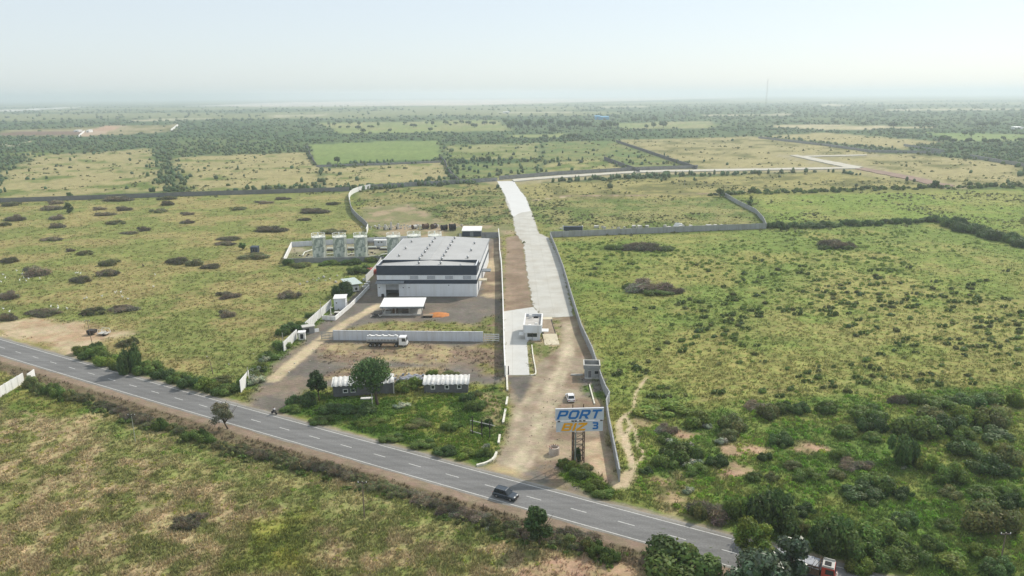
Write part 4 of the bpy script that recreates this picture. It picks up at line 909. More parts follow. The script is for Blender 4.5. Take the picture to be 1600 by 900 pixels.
# dark outbuilding behind the warehouse
A, B = at(722.5, 369.5), at(751.5, 369.8); w = (B - A).length; h = zat(737, 369.6, 361.2)
t = hut('dark_outbuilding', 'dark walled outbuilding with white roof behind the warehouse', 'outbuilding', (A + B) / 2, w, 11, h, 0, CHAR, WROOF, .3, .25, .35)
m = MB(); m.box(-.9, .9, -.06, -.003, .05, 2.6); m.build('door', GREYC, t)
for k in (-1, 1): tt = thing('gas_cylinder_cage', 'pale cage of upright cylinders beside the dark outbuilding, %s' % ('on its scrap yard end' if k < 0 else 'on the road side'), 'cage', at(737 + k * 17.5, 370)); m = MB(); m.box(-.5, .5, -.4, .4, 0, .15); m.build('base', CEML, tt); [(lambda mm: (mm.tube([(x, 0, .15), (x, 0, 1.6)], .2, 8), mm.build('cylinder', WHITE, tt)))(MB()) for x in (-.28, .25)]

# two dark sheds with corrugated roofs on the green plot
def corrugated(t, w, d, z0, z1, over=.35):
    n = int(w / .55); V = []; Fs = []; xs = np.linspace(-w / 2 - over, w / 2 + over, n * 4 + 1)
    for x in xs:
        e = .09 * math.cos(x * 2 * math.pi / .62 * .55); j = random.uniform(-.12, .12)
        for y, z in ((-over * 1.5 + j, z0), (d + over + j, z1)): V += [(x, y, z + e), (x, y, z + e - .05)]
    for i in range(len(xs) - 1):
        a, b = 4 * i, 4 * i + 4; Fs += [(a, b, b + 2, a + 2), (a + 1, a + 3, b + 3, b + 1), (a, a + 1, b + 1, b), (a + 2, b + 2, b + 3, a + 3)]
    me = np_mesh('roof', V, Fs); return link_mesh('roof', me, t, WROOF2)
WROOF2 = mat('weathered_corrugated_sheet', (.60, .60, .575), .7, 0, .1, 1.2, dirt=(.40, .38, .35), dirtamt=.7, dscale=.7)
def dark_shed(label, a, b, top, wins, door=None):
    A, B = at(*a), at(*b); w = (B - A).length; h = zat((a[0] + b[0]) / 2, a[1], top); d_ = B - A
    t = thing('dark_shed', label, 'shed', (A + B) / 2, math.atan2(d_.y, d_.x)); d = 4.2
    m = MB(); m.hexa([(-w / 2, 0, 0), (w / 2, 0, 0), (w / 2, d, 0), (-w / 2, d, 0)], [(-w / 2, 0, h), (w / 2, 0, h), (w / 2, d, h + .5), (-w / 2, d, h + .5)]); m.build('wall', BLOCK, t)
    corrugated(t, w, d, h + .10, h + .62)
    for x, z0, z1, ww in wins: win(t, x - ww / 2, x + ww / 2, z0, z1, 0, 'y', GLASS, WHITE, 'window', .16)
    return t, w, h
t, w, h = dark_shed('dark block shed with three white framed windows and white corrugated roof', (663, 614.5), (731.5, 613.5), 600.5, [(-3.2, 1.0, 2.1, 1.05), (.2, 1.0, 2.1, 1.05), (3.2, 1.05, 2.15, 1.05)])
t, w, h = dark_shed('dark block shed half hidden behind the big round tree', (521, 620.5), (614.5, 614.5), 603.5, [(-4.2, .9, 1.9, 1.2), (-2.4, .9, 1.9, 1.2)])
m = MB(); m.box(w / 2 + .02, w / 2 + .3, -.3, .2, 0, h + .3); m.build('corner_pier', CEML, t)
t = thing('slab', 'white concrete slab lying in front of the shed under the big tree', 'slab', at(573, 623.5), R(4)); m = MB(); m.box(-1.4, 1.4, -.5, .5, .15, .35); m.build('slab_top', WHITE, t); m = MB(); m.box(-1.2, 1.2, -.4, .4, 0, .147); m.build('foot', CEML, t)

# orange heap and tank on skid beside the canopy shed
def heap(name, label, cat, px, py, w, d, h, m, seed, n=26, rough=.25):
    rg = np.random.default_rng(seed); V = []; Fs = []; rings = 7
    for i in range(rings + 1):
        rr = 1 - i / rings
        for q in range(n):
            a = 2 * math.pi * q / n; k = 1 + rough * (rg.random() - .5) * (1 if i else .6)
            V.append((w / 2 * rr * k * math.cos(a), d / 2 * rr * k * math.sin(a), h * (1 - rr ** 1.7) * (1 + rough * (rg.random() - .5)) if i else 0))
    for i in range(rings):
        for q in range(n): Fs.append((i * n + q, i * n + (q + 1) % n, (i + 1) * n + (q + 1) % n, (i + 1) * n + q))
    o = link_mesh(name, np_mesh(name, V, Fs), None, m, at(px, py)); tag(o, label, cat); return o
heap('orange_heap', 'flat orange heap on the gravel beside the white canopy shed', 'heap', 685, 492, 7.5, 6.0, .7, ORANGE, 3)
t = thing('trolley', 'brown flat trolley between the canopy shed and the orange heap', 'trolley', at(669, 495)); m = MB(); m.box(-1.6, 1.6, -1.0, 1.0, .5, .75); m.build('deck', DECK, t)
for x in (-1.2, 1.2): m = MB(); m.tube([(x, -1.05, .3), (x, 1.05, .3)], .3, 10); m.build('wheel', RUBBER, t)
t = thing('pipe_tangle', 'dark tangle of pipes at the driveway end of the canopy shed', 'scrap', at(588, 495)); 
for k in range(9): m = MB(); m.tube([(random.uniform(-2, 2), random.uniform(-1.2, 1.2), random.uniform(.1, .5)), (random.uniform(-2, 2), random.uniform(-1.2, 1.2), random.uniform(.3, 1.2))], .12, 6); m.build('pipe', DSTEEL if k % 3 else CEML, t)
# red rack beside the driveway wall
t = thing('red_stack', 'stack of red painted steel frames behind the driveway wall near the warehouse', 'stack', at(580, 427), R(35))
for k in range(4): m = MB(); m.box(-.5, .3, -3, 3, .1 + k * .45, .35 + k * .45); m.box(.9, 1.7, -3, 3, .1 + k * .45, .35 + k * .45); m.build('frame', REDP, t)
# rubble
ST_M = mat('grey_rubble', (.26, .27, .30), .9, 0, .3, 2, .3, 4)
rv, rf = [], []
o = tag(heap('rubble_pile', 'pile of grey broken stone between the two dark sheds', 'rubble', 645, 592, 5.5, 3.4, .55, ST_M, 9, 22, .6))
def stones(name, label, px, py, w, d, n, s, m, seed):
    rg = np.random.default_rng(seed); mb = MB(); g = at(px, py)
    for k in range(n):
        x, y = rg.normal(0, w / 4), rg.normal(0, d / 4); sz = s * (.5 + rg.random()); c = Vector((x, y, sz * .35)); ax = [Vector(rg.normal(0, 1, 3)).normalized() for _ in range(3)]
        b_ = [c + Vector((sx * sz * (.4 + .3 * rg.random()), sy * sz * (.4 + .3 * rg.random()), -sz * .4)) for sx, sy in ((-1, -1), (1, -1), (1, 1), (-1, 1))]
        mb.hexa(b_, [p + Vector((rg.normal(0, .12) * sz, rg.normal(0, .12) * sz, sz * (.6 + .4 * rg.random()))) for p in b_])
    o = mb.build(name, m); o.location = g; return tag(o, label, 'debris', kind='stuff')
stones('rubble', 'loose grey stones strewn over the rubble pile between the sheds', 645, 592, 9, 5, 130, .45, ST_M, 4)
stones('debris', 'pale broken slabs scattered in the pasture by the mint shed', 512, 437, 44, 22, 14, .55, CEML, 5)
stones('debris', 'pale rubble along the grey wall at the far side of the pasture', 1040, 356, 120, 10, 30, 1.3, CEML, 6)
stones('debris', 'scattered scrap on the bare ground of the tank farm', 540, 397, 50, 10, 60, .5, DSTEEL, 8)
stones('debris', 'litter and stones on the gravel forecourt', 560, 560, 60, 20, 40, .2, CEML, 10)
stones('debris', 'pale broken concrete scattered over the scrap yard', 640, 355, 46, 14, 90, .7, CEML, 21)
stones('debris', 'clods and stones on the dirt entrance', 860, 660, 14, 50, 80, .14, mat('brown_stones', (.30, .25, .19), .95, 0, .2, 2), 12)
# scrap yard behind the tanks
for k, (px, py, h) in enumerate(((592.5, 358, 2.6), (602.5, 359, 2.9), (611.5, 359, 4.2), (622, 358, 3.2))):
    t = thing('rebar_column', '%s rebar topped concrete column in the scrap yard, counting from the tank farm wall' % ordinal(k + 1), 'column', at(px, py)); m = MB(); m.box(-.45, .45, -.45, .45, 0, h); m.build('column_shaft', CEML, t)
    for sx in (-.3, .3): m = MB(); m.tube([(sx, 0, h), (sx * 1.4, 0, h + 1.2)], .06, 5); m.build('rebar', RUST, t)
    m = MB(); m.box(-1.0, -.46, -.6, .4, 0, 1.2); m.build('formwork', DSTEEL, t)
for k, (px, py, rr, mm, lab) in enumerate(((707, 360, 1.9, BLACK, 'big black hose coil lying in the scrap yard'), (694, 359.5, 1.5, BLACK, 'smaller black hose coil in the scrap yard'), (665, 357.5, 1.5, RUST, 'rust brown cable drum with pale face in the scrap yard'), (648, 357.5, 1.2, CEML, 'pale cable drum in the scrap yard'), (678, 357, 1.4, DSTEEL, 'dark steel cable drum in the scrap yard'))):
    t = thing('cable_drum', lab, 'drum', at(px, py), R(20 + 10 * k)); m = MB(); m.tube([(-1.4, 0, rr), (1.4, 0, rr)], rr * .85, 20); m.build('coil', mm, t)
    for sx in (-1, 1): m = MB(); m.tube([(sx * 1.4, 0, rr), (sx * 1.55, 0, rr)], rr, 20); m.build('flange', mm if k < 2 else RUST, t)
t = thing('dump_trailer', 'dark open trailer parked against the far side of the pasture wall', 'trailer', at(895, 362)); m = MB(); m.box(-5, 5, -1.4, 1.4, .9, 2.9); m.build('box_body', CHAR, t)
for x in (-3.6, -2.4, 3.2): m = MB(); m.tube([(x, -1.45, .5), (x, 1.45, .5)], .5, 10); m.build('wheel', RUBBER, t)
for sx in (-5.1, 5.1): m = MB(); m.box(sx - .1, sx + .1, -1.5, 1.5, .9, 3.2); m.build('tailboard', BLUEW, t)
t = thing('tarpaulin', 'cream tarpaulin covered stack beside the grey pasture wall', 'stack', at(1061, 354)); m = MB(); m.hexa([(-3, -1.5, 0), (3, -1.5, 0), (3, 1.5, 0), (-3, 1.5, 0)], [(-2, -.4, 2.2), (1.4, -.6, 1.7), (1.5, .6, 1.8), (-2.1, .4, 2.1)]); m.build('cover', WHITE, t)
# black shed far in the left pasture; wreck by the highway
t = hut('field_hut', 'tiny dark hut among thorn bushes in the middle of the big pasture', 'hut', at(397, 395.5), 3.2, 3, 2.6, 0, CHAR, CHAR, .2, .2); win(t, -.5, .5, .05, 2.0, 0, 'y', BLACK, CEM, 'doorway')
t = thing('wrecked_trailer', 'broken pale trailer frame on the bare soil by the highway', 'wreck', at(155, 523), R(-8)); m = MB(); m.box(-3.4, -1.2, -1, 1, .5, 1.5); m.build('tank_body', DSTEEL, t); m = MB(); m.box(.2, 3.2, -1.1, 1.1, .55, .75); m.build('chassis', CEML, t)
for x0, x1, y in ((.2, 2.9, -1.0), (.2, 2.9, 1.0)): m = MB(); m.tube([(x0, y, .75), (x0 + .3, y, 1.9), (x1, y, 1.9), (x1 + .3, y, .75)], .08, 6); m.build('hoop', WHITE, t)
for x in (-2.6, 2.2): m = MB(); m.tube([(x, -1.1, .4), (x, 1.1, .4)], .4, 10); m.build('wheel', RUBBER, t)
# fence frame of posts in the green plot
t = thing('pipe_trellis', 'dark post frame with pale top rail in the green plot by the entrance', 'frame', at(736, 680)); P0 = at(736, 680)
for px, py, top in ((738.5, 678, 651), (753, 682, 656), (765.5, 684, 658)): g = at(px, py); hgt = zat(px, py, top); m = MB(); m.box(g.x - .1, g.x + .1, g.y - .1, g.y + .1, 0, hgt); m.build('post', DSTEEL, t, True)
q0, q1 = at(735.5, 675), at(773, 684); m = MB(); m.tube([q0 + Vector((0, 0, .3)), q0 + Vector((0, 0, 2.75)), q1 + Vector((0, 0, 2.75))], .08, 6); m.build('top_rail', CEML, t, True)
m = MB(); m.tube([q0 + Vector((0, 0, .3)), at(752, 680) + Vector((0, 0, .3))], .08, 6); m.build('bottom_rail', CEML, t, True)
# white kerbs along the entrance
def kerb(label, px, w=.45, h=.4):
    P = [at(*p) for p in px]; P = smooth_line(P, 1) if len(P) > 2 else P
    o = ribbon(P, w, 0, h).build('kerb', WHITE2, None, True); tag(o, label, 'kerb')
WHITE2 = mat('chipped_white_kerb', (.74, .72, .62), .85, 0, .12, 1.2, .2, 5, dirt=(.40, .36, .28), dirtamt=.75, dscale=.9)
kerb('curved white kerb at the corner of the green plot and the highway', [(745, 728.5), (760, 725), (772, 718), (776, 708)])
kerb('short white kerb beside the post frame, next after the curved one', [(779, 694), (781, 681)])
kerb('long white kerb segment along the green plot above the post frame', [(786, 662), (790, 641)])
kerb('white kerb segment along the dirt entrance between the long kerb and the wall end', [(791, 634), (793, 622)])
kerb('whitish kerb joining the end of the white topped wall', [(793, 611), (792, 588)])
kerb('pale kerb with a hooked foot below the gate office', [(831, 540), (833, 558), (837, 578), (837.5, 586), (829, 587)], .3, .3)
kerb('pale broken kerb in the weeds beside the white hatchback', [(921, 602), (925, 617), (929, 632)], .3, .3)
# ================================================================ SIGN TOWER
SBOARD = mat('sign_board', (.58, .62, .66), .5, 0, .04, .4, dirt=(.45, .45, .44), dirtamt=.3); SBLUE = mat('sign_blue', (.015, .16, .46), .4, 0, .03, 1); SORANGE = mat('sign_orange', (.86, .40, .012), .4, 0, .03, 1)
GLY = {
 'P': (1.0, [[(0, 0), (.24, 0), (.24, .33), (.84, .33), (1, .48), (1, .86), (.86, 1), (0, 1)], [(.24, .53), (.24, .79), (.70, .79), (.76, .74), (.76, .60), (.70, .53)]]),
 'O': (1.05, [[(.2, 0), (.85, 0), (1.05, .2), (1.05, .8), (.85, 1), (.2, 1), (0, .8), (0, .2)], [(.32, .21), (.24, .30), (.24, .70), (.32, .79), (.73, .79), (.81, .70), (.81, .30), (.73, .21)]]),
 'R': (1.02, [[(0, 0), (.24, 0), (.24, .33), (.46, .33), (.74, 0), (1.05, 0), (.76, .34), (.90, .38), (1, .50), (1, .86), (.86, 1), (0, 1)], [(.24, .53), (.24, .79), (.70, .79), (.76, .74), (.76, .60), (.70, .53)]]),
 'T': (1.0, [[(.38, 0), (.62, 0), (.62, .78), (1, .78), (1, 1), (0, 1), (0, .78), (.38, .78)]]),
 'B': (1.0, [[(0, 0), (.86, 0), (1, .13), (1, .41), (.90, .51), (1, .61), (1, .87), (.87, 1), (0, 1)], [(.25, .21), (.25, .41), (.74, .41), (.74, .21)], [(.25, .60), (.25, .80), (.74, .80), (.74, .60)]]),
 'I': (.25, [[(0, 0), (.25, 0), (.25, 1), (0, 1)]]),
 'Z': (.95, [[(0, 0), (.95, 0), (.95, .23), (.36, .23), (.95, .77), (.95, 1), (0, 1), (0, .77), (.58, .77), (0, .23)]]),
 '3': (.85, [[(0, 0), (.72, 0), (.85, .13), (.85, .41), (.75, .51), (.85, .61), (.85, .87), (.72, 1), (0, 1), (0, .79), (.58, .79), (.58, .61), (.14, .61), (.14, .41), (.58, .41), (.58, .21), (0, .21)]]),
}
def letters(word, x0, x1, z0, z1, y, m, shear, parent, name):
    ws = [GLY[c][0] for c in word]; gap = .16; tot = sum(ws) + gap * (len(word) - 1)
    h = z1 - z0; k = (x1 - x0 - shear * h) / tot; x = 0
    for ch, w in zip(word, ws):
        cu = bpy.data.curves.new('glyph', 'CURVE'); cu.dimensions = '2D'; cu.fill_mode = 'BOTH'; cu.extrude = .03
        for loop in GLY[ch][1]:
            s = cu.splines.new('POLY'); s.points.add(len(loop) - 1); s.use_cyclic_u = True
            for p, (a, b) in zip(s.points, loop): p.co = ((x + a) * k + shear * b * h, b * h, 0, 1)
        tmp = bpy.data.objects.new('glyph', cu); COL.objects.link(tmp); dg = bpy.context.evaluated_depsgraph_get(); dg.update()
        me = bpy.data.meshes.new_from_object(tmp.evaluated_get(dg)); bpy.data.objects.remove(tmp); bpy.data.curves.remove(cu)
        me.materials.clear(); me.materials.append(m); me.name = name
        o = link_mesh(name, me, parent); o.rotation_euler = (R(90), 0, 0); o.location = (x0, y, z0); x += w + gap
g = at(904, 726); yaw = R(3)
t = thing('sign_tower', 'steel lattice sign tower carrying two pale boards with blue and orange lettering', 'sign', g, yaw)
mpp = 1 / pxm((g.x, g.y)); cz = lambda y: g_height(g, 904, y)
X = lambda px: (px - 904) * mpp * .985
for sx in (895.5, 912.5):
    for y in (-.0, 1.9): m = MB(); m.tube([(X(sx), y, 0), (X(sx), y, cz(638))], .11, 5); m.build('tower_leg', RUST, t)
for k in range(6):
    z = .9 + k * (cz(674) - 1.2) / 5; m = MB(); a, b = X(895.5), X(912.5)
    for p, q in (((a, 0), (b, 0)), ((b, 0), (b, 1.9)), ((b, 1.9), (a, 1.9)), ((a, 1.9), (a, 0))): m.tube([(*p, z), (*q, z)], .06, 5)
    m.build('cross_brace', DSTEEL, t)
    if k < 5:
        z2 = .9 + (k + 1) * (cz(674) - 1.2) / 5; m = MB(); m.tube([(a, 1.9, z), (b, 1.9, z2)], .045, 5); m.tube([(a, 0, z), (a, 1.9, z2)], .045, 5); m.build('diagonal_brace', DSTEEL, t)
m = MB(); m.box(X(897), X(899.5), -.15, -.02, 1.0, cz(675)); m.build('conduit', STEEL, t)
for nm, y0, y1, xa, xb in (('top_board', 654.6, 637.3, 866.5, 941), ('lower_board', 672, 657.2, 868, 940)):
    b = MB(); b.box(X(xa), X(xb), -.42, -.12, cz(y0), cz(y1)); bo = b.build(nm, SBOARD, t); fr = MB()
    for u, v, w_, x_ in ((X(xa) - .06, X(xb) + .06, cz(y0) - .08, cz(y0) - .003), (X(xa) - .06, X(xb) + .06, cz(y1) + .003, cz(y1) + .08), (X(xa) - .06, X(xa) - .003, cz(y0), cz(y1)), (X(xb) + .003, X(xb) + .06, cz(y0), cz(y1))): fr.box(u, v, -.45, -.1, w_, x_)
    fr.build('board_frame', BLUEW, bo)
    if nm == 'top_board': letters('PORT', X(867.8), X(939.2), cz(652.8), cz(639.2), -.455, SBLUE, .33, bo, 'letter')
    else: letters('BIZ', X(875), X(916.5), cz(671.2), cz(659), -.455, SORANGE, .33, bo, 'letter'); letters('3', X(924.5), X(933.2), cz(669.6), cz(658.6), -.455, SBLUE, 0, bo, 'numeral')
for px in (871.5, 893, 898, 905, 911, 938): m = MB(); m.box(X(px) - .22, X(px) + .22, -.60, -.15, cz(656.6), cz(655.2)); m.build('bracket', DSTEEL, t)
# ring well
g = at(866, 708.5); t = thing('ring_well', 'round brick ring well with broken reddish rim on the dirt entrance', 'well', g)
RING = mat('old_ring', (.55, .47, .40), .95, 0, .15, 1.5, .4, 5, dirt=(.22, .17, .14), dirtamt=.6); BRICK = mat('broken_brick', (.30, .13, .085), .95, 0, .3, 3, .4, 5)
m = MB(); m.lathe([(1.15, 0), (1.02, 1.45), (.78, 1.45), (.78, .1)], 28); m.build('ring', RING, t)
m = MB(); m.lathe([(.78, .12), (0, .12)], 28); m.build('well_bottom', BLACK, t)
m = MB()
for k in range(9):
    a = .3 + k * 4.2 / 9; r_ = .92; s = random.uniform(.06, .11); c = Vector((r_ * math.cos(a), r_ * math.sin(a), 1.452)); m.box(c.x - s, c.x + s, c.y - s, c.y + s, 1.453, 1.453 + random.uniform(.04, .18))
m.build('broken_rim', BRICK, t)

# ================================================================ VEHICLES
def wheel(t, x, y, r, w, rim=STEEL):
    m = MB(); m.tube([(0, -w / 2, 0), (0, w / 2, 0)], r, 18); o = m.build('wheel', RUBBER, t); o.location = (x, y, r)
    k = MB(); k.tube([(0, -w / 2 - .012, 0), (0, w / 2 + .012, 0)], r * .6, 14); k.build('rim', rim, o)
def car(name, label, cat, g, rz, Ln, Wd, Ht, paint, suv=True):
    t = thing(name, label, cat, g, rz); a, hw = Ln / 2, Wd / 2; belt = Ht * .57; rk = .22
    # body from cross sections along x
    hood = belt * (.97 if suv else .92)
    sec = [(-a, .55, belt * .80, .88), (-a * .96, .32, belt * .96, .97), (-a * .6, rk, belt, 1), (0, rk, belt, 1), (a * .35, rk, belt, 1), (a * .45, rk, hood, .99), (a * .86, .25, hood * .90, .95), (a * .98, .34, hood * .78, .86), (a, .5, hood * .66, .80)]
    V = []; Fs = []
    for x, z0, z1, s in sec:
        w = hw * s; V += [(x, -w * .92, z0), (x, -w, z0 + .18), (x, -w, z1 - .16), (x, -w * .93, z1), (x, w * .93, z1), (x, w, z1 - .16), (x, w, z0 + .18), (x, w * .92, z0)]
    for i in range(len(sec) - 1):
        for k in range(8): Fs.append((8 * i + k, 8 * i + (k + 1) % 8, 8 * i + 8 + (k + 1) % 8, 8 * i + 8 + k))
    b = MB(); b.v = V; b.f = Fs + [tuple(range(8)), tuple(range(8 * len(sec) - 1, 8 * len(sec) - 9, -1))]; b.m = [0] * len(b.f); b.build('body', paint, t, smooth=False)
    # cabin
    rear = -a * (.93 if suv else .86); x0, x1, x2, x3 = rear, rear + (.28 if suv else .45), a * .12, a * .44
    zt, wb, wt = Ht, hw * .93, hw * .76
    c = MB(); c.hexa([(x0, -wb, belt - .02), (x3, -wb, belt - .02), (x3, wb, belt - .02), (x0, wb, belt - .02)], [(x1, -wt, zt), (x2, -wt, zt), (x2, wt, zt), (x1, wt, zt)]); c.build('cabin', paint, t, bevel=.06)
    def pane(nm, q):
        ctr = sum((Vector(p) for p in q), Vector()) / 4; nn = (Vector(q[1]) - Vector(q[0])).cross(Vector(q[2]) - Vector(q[0])).normalized()
        if nn.dot(ctr - Vector((0, 0, belt))) < 0: nn = -nn
        o = MB(); o.poly([tuple(ctr + (Vector(p) - ctr) * .86 + nn * .02) for p in q]); o.build(nm, GLASS, t)
    pane('windscreen', [(x3, -wb, belt), (x3, wb, belt), (x2, wt, zt), (x2, -wt, zt)]); pane('rear_window', [(x0, -wb, belt), (x0, wb, belt), (x1, wt, zt), (x1, -wt, zt)])
    for s in (-1, 1):
        xm = (x0 + x3) / 2 - .1; xt = (x1 + x2) / 2
        pane('side_window', [(x0, s * wb, belt), (xm, s * wb, belt), (xt, s * wt, zt), (x1, s * wt, zt)]); pane('side_window', [(xm, s * wb, belt), (x3, s * wb, belt), (x2, s * wt, zt), (xt, s * wt, zt)])
        for x in (-a * .62, a * .62): wheel(t, x, s * (hw - .12), Ht * .205, .24)
        o = MB(); o.box(a * .90, a * .985, s * hw * .5 - .16, s * hw * .5 + .16, hood * .70, hood * .86); o.build('headlight', YLAMP, t)
        o = MB(); o.box(-a - .015, -a * .955, s * hw * .70 - .1, s * hw * .70 + .1, belt * .62, belt * .9); o.build('taillight', RLAMP, t)
        o = MB(); o.box(x3 - .32, x3 - .14, s * hw, s * (hw + .2), belt, belt + .17); o.build('mirror', paint, t)
        if suv: o = MB(); o.tube([(x1 + .2, s * wt * .93, zt + .05), (x2 - .15, s * wt * .93, zt + .05)], .03, 5); o.build('roof_rail', STEEL, t)
    for nm, x, s in (('bumper', a - .02, .80), ('bumper', -a - .06, .88)): o = MB(); o.box(x, x + .1, -hw * s, hw * s, .34, .56); o.build(nm, DSTEEL if suv else paint, t)
    o = MB(); o.box(a * .995, a + .03, -.45, .45, .58, .74); o.build('grille', BLACK, t)
    o = MB(); o.box(-a - .075, -a - .062, -.26, .26, .58, .70); o.build('number_plate', WHITE, t)
    return t
NAVY = mat('dark_blue_car_paint', (.018, .030, .045), .18, .2, .05, 1, spec=.6, coat=.8); CARW = mat('white_car_paint', (.80, .80, .80), .25, 0, .03, 1, coat=.5)
def road_dir(x): return math.atan(2.074e-4 * x - .5379)
g = at(790, 777); car('suv', 'dark blue suv driving along the highway past the entrance', 'car', (g.x, g.y, .02), road_dir(g.x), 4.5, 1.9, 1.72, NAVY, True)
g = at(891, 624); car('hatchback', 'white hatchback parked on the dirt entrance behind the sign tower', 'car', (g.x, g.y, 0), R(94), 4.2, 1.85, 1.55, CARW, False)
# tanker lorry
g = at(605, 541.5); t = thing('tanker_lorry', 'white and silver tanker lorry parked along the bluish white wall', 'lorry', (g.x, g.y + .6, 0), R(-2.5))
Lt = (at(637, 541.5) - at(573, 541.5)).length; a = Lt / 2
m = MB(); m.box(-a, a - .5, -.45, .45, .85, 1.1); m.build('chassis', DSTEEL, t)
m = MB(); pts = []; n_ = 24
V = []; xs = [-a + .05, -a + .12, a - 2.75, a - 2.68]; sc_ = [.86, 1, 1, .86]
for x, s in zip(xs, sc_): V += [(x, 1.22 * s * math.cos(2 * math.pi * k / n_), 2.15 + .95 * s * math.sin(2 * math.pi * k / n_)) for k in range(n_)]
m.v = V; m.f = [(i * n_ + k, i * n_ + (k + 1) % n_, i * n_ + n_ + (k + 1) % n_, i * n_ + n_ + k) for i in range(3) for k in range(n_)] + [tuple(range(n_)), tuple(range(4 * n_ - 1, 3 * n_ - 1, -1))]; m.m = [0] * len(m.f); m.build('tank', SILVER, t)
m = MB(); m.box(-a + .2, a - 2.8, -.55, .55, 3.06, 3.16); m.build('walkway', WHITE, t)
for k in range(5): x = -a + 1.0 + k * (Lt - 4.4) / 4; m = MB(); m.tube([(x, 0, 3.163), (x, 0, 3.42)], .36, 12); m.build('manhole', WHITE, t)
for s in (-1, 1): m = MB(); m.tube([(-a + .3, s * .62, 3.1), (-a + .3, s * .62, 3.5), (a - 2.9, s * .62, 3.5), (a - 2.9, s * .62, 3.1)], .04, 5); m.build('hand_rail', STEEL, t)
for s in (-1, 1): m = MB(); m.box(-a + .3, a - 2.9, s * 1.235 - .02, s * 1.235 + .02, 1.55, 1.75); m.build('side_strip', CEM, t)
m = MB(); 
for k in range(9): x = -a + 1.0 + k * (Lt - 4.6) / 8; m.box(x - .2, x + .2, -1.26, -1.20, 1.95, 2.35)
m.build('side_marking', CEM, t)
m = MB(); m.hexa([(a - 2.4, -1.2, .6), (a, -1.2, .6), (a, 1.2, .6), (a - 2.4, 1.2, .6)], [(a - 2.4, -1.15, 3.0), (a - .35, -1.15, 3.0), (a - .35, 1.15, 3.0), (a - 2.4, 1.15, 3.0)]); m.build('cab', CARW, t, bevel=.06)
m = MB(); m.poly([(a - .155 + .02, -1.0, 1.75), (a - .155 + .02, 1.0, 1.75), (a - .325 + .02, .95, 2.8), (a - .325 + .02, -.95, 2.8)]); m.build('windscreen', GLASS, t)
for s in (-1, 1): m = MB(); m.poly([(a - 1.5, s * 1.205, 1.75), (a - .3, s * 1.205, 1.75), (a - .5, s * 1.185, 2.7), (a - 1.5, s * 1.185, 2.7)]); m.build('side_window', GLASS, t)
for s in (-1, 1): m = MB(); m.box(a - .02, a + .04, s * .8 - .18, s * .8 + .18, .8, 1.05); m.build('headlight', YLAMP, t)
m = MB(); m.box(a - .1, a + .1, -1.2, 1.2, .45, .72); m.build('bumper', DSTEEL, t)
for x in (-a + 1.2, -a + 2.5, -a + 3.8, a - 3.2, a - 1.1):
    for s in (-1, 1): wheel(t, x, s * 1.0, .52, .35)
# red lorry at the lower edge
g = at(1266, 899); rz = road_dir(g.x); t = thing('red_lorry', 'red cabbed lorry with a grey covered load behind the dark leaved trees', 'lorry', (g.x, g.y, .02), rz); RL = t
m = MB(); m.box(-5.0, 3.4, -.5, .5, .75, 1.0); m.build('chassis', DSTEEL, t)
m = MB(); m.box(-5.1, 1.2, -1.25, 1.25, 1.05, 1.25); m.box(-5.1, 1.2, -1.25, -1.17, 1.253, 2.5); m.box(-5.1, 1.2, 1.17, 1.25, 1.253, 2.5); m.box(-5.1, -5.02, -1.16, 1.16, 1.253, 2.5); m.box(1.12, 1.2, -1.16, 1.16, 1.253, 3.0); m.build('cargo_box', RUST, t)
rg = np.random.default_rng(4); m = MB(); nx = 14
for i in range(nx):
    x0, x1 = -5.0 + 6.1 * i / nx, -5.0 + 6.1 * (i + 1) / nx
    z = 2.52 + .06 * math.sin(i * 1.9)
    m.hexa([(x0, -1.3, z - .35), (x1, -1.3, z - .35), (x1, 1.3, z - .35), (x0, 1.3, z - .35)], [(x0, -1.1, z), (x1, -1.1, z + .04), (x1, 1.1, z + .04), (x0, 1.1, z)])
m.build('cover', mat('grey_tarpaulin', (.34, .35, .37), .6, 0, .25, 1.5, .5, 3, dirt=(.55, .54, .5), dirtamt=.6), t)
m = MB(); m.hexa([(1.45, -1.2, .7), (3.5, -1.2, .7), (3.5, 1.2, .7), (1.45, 1.2, .7)], [(1.45, -1.15, 2.65), (3.2, -1.15, 2.65), (3.2, 1.15, 2.65), (1.45, 1.15, 2.65)]); m.build('cab', REDP, t, bevel=.06)
m = MB(); m.box(1.5, 3.15, -1.12, 1.12, 2.655, 2.72); m.build('cab_roof', CEML, t)
for s in (-1, 1): m = MB(); m.box(1.55, 3.1, s * 1.05 - .05, s * 1.05 + .05, 2.75, 2.95); m.build('roof_rack', CEML, t)
m = MB(); m.box(1.8, 2.7, -.5, .5, 2.724, 2.80); m.build('roof_hatch', BLACK, t)
m = MB(); m.poly([(3.36 + .02, -1.05, 1.65), (3.36 + .02, 1.05, 1.65), (3.23 + .02, 1.0, 2.5), (3.23 + .02, -1.0, 2.5)]); m.build('windscreen', GLASS, t)
for s in (-1, 1): m = MB(); m.poly([(2.0, s * 1.20, 1.65), (3.2, s * 1.20, 1.65), (3.1, s * 1.18, 2.45), (2.0, s * 1.18, 2.45)]); m.build('side_window', GLASS, t)
for s in (-1, 1): m = MB(); m.box(3.45, 3.55, s * .85 - .2, s * .85 + .2, .85, 1.1); m.build('headlight', YLAMP, t)
m = MB(); m.box(3.4, 3.62, -1.22, 1.22, .5, .78); m.build('bumper', CEML, t)
for x in (-4.0, -2.7, 2.5):
    for s in (-1, 1): wheel(t, x, s * 1.0, .5, .35)

